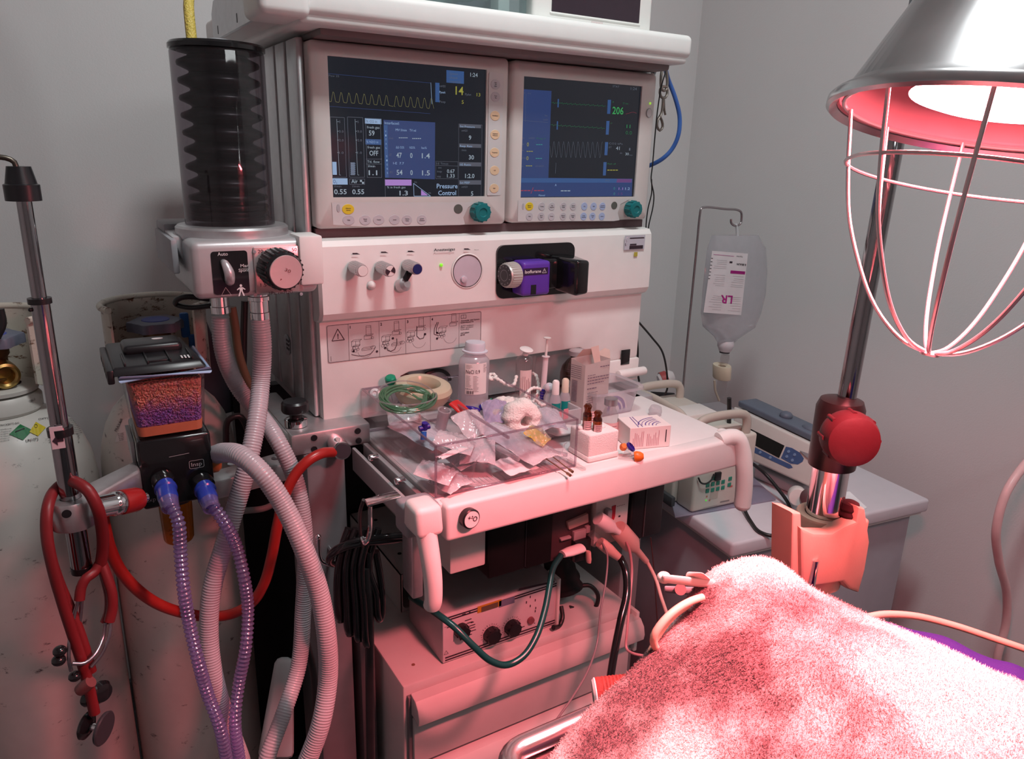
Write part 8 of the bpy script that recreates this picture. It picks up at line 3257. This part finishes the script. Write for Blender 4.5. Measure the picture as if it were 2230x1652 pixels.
b = MB()
b.grid(tw, 130, 110, thick=0)
TWM = mat('blotched towel pile', (.86, .80, .76), .95, scale=8, col2=(.23, .155, .16), thr=(.43, .60), bump=.5, bscale=600)  # blotched pile colour, partly standing in for highlights and shade
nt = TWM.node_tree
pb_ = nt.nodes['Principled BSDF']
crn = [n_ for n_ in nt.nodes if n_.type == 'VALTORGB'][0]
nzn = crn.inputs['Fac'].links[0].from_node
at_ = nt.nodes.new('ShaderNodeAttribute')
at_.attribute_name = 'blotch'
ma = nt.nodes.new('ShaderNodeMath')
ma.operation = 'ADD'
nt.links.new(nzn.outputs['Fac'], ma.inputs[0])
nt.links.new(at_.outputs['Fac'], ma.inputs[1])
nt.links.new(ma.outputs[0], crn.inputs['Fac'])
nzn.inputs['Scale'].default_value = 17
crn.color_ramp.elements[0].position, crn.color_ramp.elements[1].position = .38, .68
trl = nt.nodes.new('ShaderNodeBsdfTranslucent')
nt.links.new(crn.outputs[0], trl.inputs[0])
mxs = nt.nodes.new('ShaderNodeMixShader')
mxs.inputs[0].default_value = .35
nt.links.new(pb_.outputs[0], mxs.inputs[1])
nt.links.new(trl.outputs[0], mxs.inputs[2])
nt.links.new(mxs.outputs[0], nt.nodes['Material Output'].inputs[0])
SPOT = [(AZ(x, y, .93), r_, a_) for x, y, r_, a_ in ((1640, 1250, .028, .20), (1715, 1320, .025, .16), (2080, 1500, .05, .20), (1960, 1520, .03, .12), (1540, 1590, .02, .10), (1280, 1630, .025, .14), (2220, 1480, .04, .18),  # bright and dark spots, partly lamp highlights and shade painted in
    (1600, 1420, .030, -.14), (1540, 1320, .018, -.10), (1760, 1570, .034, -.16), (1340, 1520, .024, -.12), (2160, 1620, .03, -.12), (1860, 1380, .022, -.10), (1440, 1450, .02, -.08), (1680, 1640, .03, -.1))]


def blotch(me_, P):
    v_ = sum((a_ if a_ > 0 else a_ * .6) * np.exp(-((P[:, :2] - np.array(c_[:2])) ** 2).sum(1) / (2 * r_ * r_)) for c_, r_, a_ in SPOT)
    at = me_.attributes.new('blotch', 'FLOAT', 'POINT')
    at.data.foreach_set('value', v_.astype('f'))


import numpy as np
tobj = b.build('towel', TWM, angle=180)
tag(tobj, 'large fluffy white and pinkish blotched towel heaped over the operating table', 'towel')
# pile fibres of the towel
import numpy as np
rng = np.random.default_rng(5)
me = tobj.data
me.calc_loop_triangles()
co = np.array([v.co for v in me.vertices])
blotch(me, co)
tri = np.array([t.vertices for t in me.loop_triangles])
A_, B_, C_ = co[tri[:, 0]], co[tri[:, 1]], co[tri[:, 2]]
nr = np.cross(B_ - A_, C_ - A_)
ar = np.linalg.norm(nr, axis=1)
nr = nr / np.maximum(ar, 1e-12)[:, None]
nr[nr[:, 2] < -.2] *= -1
cen = (A_ + B_ + C_) / 3
wgt = ar * (cen[:, 1] > .12)
NF = 110000
idx = rng.choice(len(tri), NF, p=wgt / wgt.sum())
r1, r2 = rng.random(NF), rng.random(NF)
s1 = np.sqrt(r1)
P_ = A_[idx] * (1 - s1)[:, None] + B_[idx] * (s1 * (1 - r2))[:, None] + C_[idx] * (s1 * r2)[:, None]
N_ = nr[idx]
flow = np.stack([.5 * np.sin(P_[:, 0] * 37 + P_[:, 1] * 21), .5 * np.cos(P_[:, 1] * 41 - P_[:, 0] * 17), np.zeros(NF)], 1)
D_ = N_ + rng.normal(size=(NF, 3)) * .6 + flow
D_ /= np.linalg.norm(D_, axis=1)[:, None]
Lh = rng.uniform(.0014, .0034, NF)[:, None]
S_ = np.cross(D_, rng.normal(size=(NF, 3)))
S_ /= np.linalg.norm(S_, axis=1)[:, None]
wd = .00022
mid_ = P_ + D_ * Lh * .55 + rng.normal(size=(NF, 3)) * .0004
vv = np.concatenate([P_ - S_ * wd, P_ + S_ * wd, mid_ + S_ * wd * .8, mid_ - S_ * wd * .8, P_ + D_ * Lh], 0)
ar_ = np.arange(NF)
q1_ = np.stack([ar_, ar_ + NF, ar_ + 2 * NF, ar_ + 3 * NF], 1)
t1_ = np.stack([ar_ + 3 * NF, ar_ + 2 * NF, ar_ + 4 * NF], 1)
fm = bpy.data.meshes.new('towel_pile')
fm.from_pydata(vv.tolist(), [], q1_.tolist() + t1_.tolist())
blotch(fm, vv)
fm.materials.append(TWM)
fo_ = bpy.data.objects.new('towel_pile', fm)
COL.objects.link(fo_)
fo_.parent = tobj
fo_['kind'] = 'stuff'

# ================================================================== THINGS AROUND THE TOWEL
# round bandage roll at its left edge
br2 = thing('bandage_roll', 'brick red bandage roll with a white end at the left edge of the towel', 'bandage roll', AY(1330, 1520, .40))
p, q = AY(1292, 1518, .425), AY(1420, 1505, .40)
d_ = (q - p).normalized()
b = MB()
b.lathe([(.004, 0), (.0140, 0), (.016, .002), (.016, .004)], p, d_, 30)
b.lathe([(.016, .003), (.0165, .006)] + [(.0161 + .0006 * (k % 2), .008 + k * .0016) for k in range(40)] + [(0, .075)], p, d_, 30, mi=1)
b.build('roll_body', [mat('soft white wadding', (.72, .66, .64), .8), mat('brick red crepe', (.14, .022, .016), .8, bump=.5, bscale=300)], br2)
# white clip with pink body
cl = thing('sensor_clip', 'pale spring clip of a sensor poking out behind the upper left edge of the towel', 'clip', AY(1490, 1265, .46))
b = MB()
b.hexa([AY(1441, 1268, .43), AY(1560, 1282, .41), AY(1560, 1282, .43), AY(1441, 1268, .445), AY(1441, 1249, .43), AY(1560, 1262, .41), AY(1560, 1262, .43), AY(1441, 1249, .445)], .003, 3)
b.ball(AY(1446, 1257, .436), .0065, (1, 1, .8), 12)
b.hexa([AY(1492, 1256, .425), AY(1550, 1262, .41), AY(1550, 1262, .43), AY(1492, 1256, .445), AY(1496, 1244, .425), AY(1530, 1246, .41), AY(1530, 1246, .43), AY(1496, 1244, .445)], .002)
b.build('upper_jaw', mat('pale pinkish clip plastic', (.85, .72, .66), .4), cl)
b = MB()
b.hexa([AY(1446, 1290, .47), AY(1560, 1300, .45), AY(1560, 1300, .47), AY(1446, 1290, .485), AY(1446, 1275, .47), AY(1560, 1280, .45), AY(1560, 1280, .47), AY(1446, 1275, .485)], .002)
b.build('lower_jaw', GREYP, cl)
b = MB()
b.cyl(AY(1482, 1283, .455), AY(1482, 1283, .485), .0055, n=16)
b.build('hinge', mat('rose metal hinge', (.50, .28, .28), .3, metal=.7), cl)
PKC = mat('pink-orange tube', (.80, .42, .32), .35)
cable([(1450, 1425, .405), (1428, 1410, .405), (1424, 1385, .405), (1445, 1352, .405), (1475, 1325, .405), (1505, 1308, .405), (1530, 1300, .405)], .0034, PKC, 'pinkish tube curving round the upper left edge of the towel', name='tube', cat='tube')
cable([(1412, 1455, .41), (1412, 1425, .41), (1434, 1385, .41), (1464, 1345, .41), (1500, 1318, .41)], .0022, PKC, 'second thinner pinkish tube beside the curving one', name='tube', cat='tube')
cable([(1880, 1345, .36), (1930, 1337, .36), (2000, 1342, .35), (2080, 1362, .33), (2150, 1385, .31), (2230, 1412, .285), (2330, 1450, .26)], .0036, PKC, 'upper pink-orange tube crossing the purple blanket', name='tube', cat='tube')
cable([(2130, 1452, .27), (2180, 1460, .262), (2240, 1470, .25), (2330, 1485, .235)], .0032, PKC, 'lower pink-orange tube lying along the towel edge at the right', name='tube', cat='tube')
cable([(2330, 960, .62), (2260, 985, .62), (2225, 1020, .62), (2190, 1075, .62), (2170, 1150, .62), (2175, 1220, .62), (2192, 1290, .62), (2190, 1360, .62), (2172, 1430, .62), (2165, 1500, .62)], .0080, mat('rose tube', (.80, .52, .52), .35), 'thick rose tube hanging at the right side of the picture', name='hanging_tube', cat='tube')
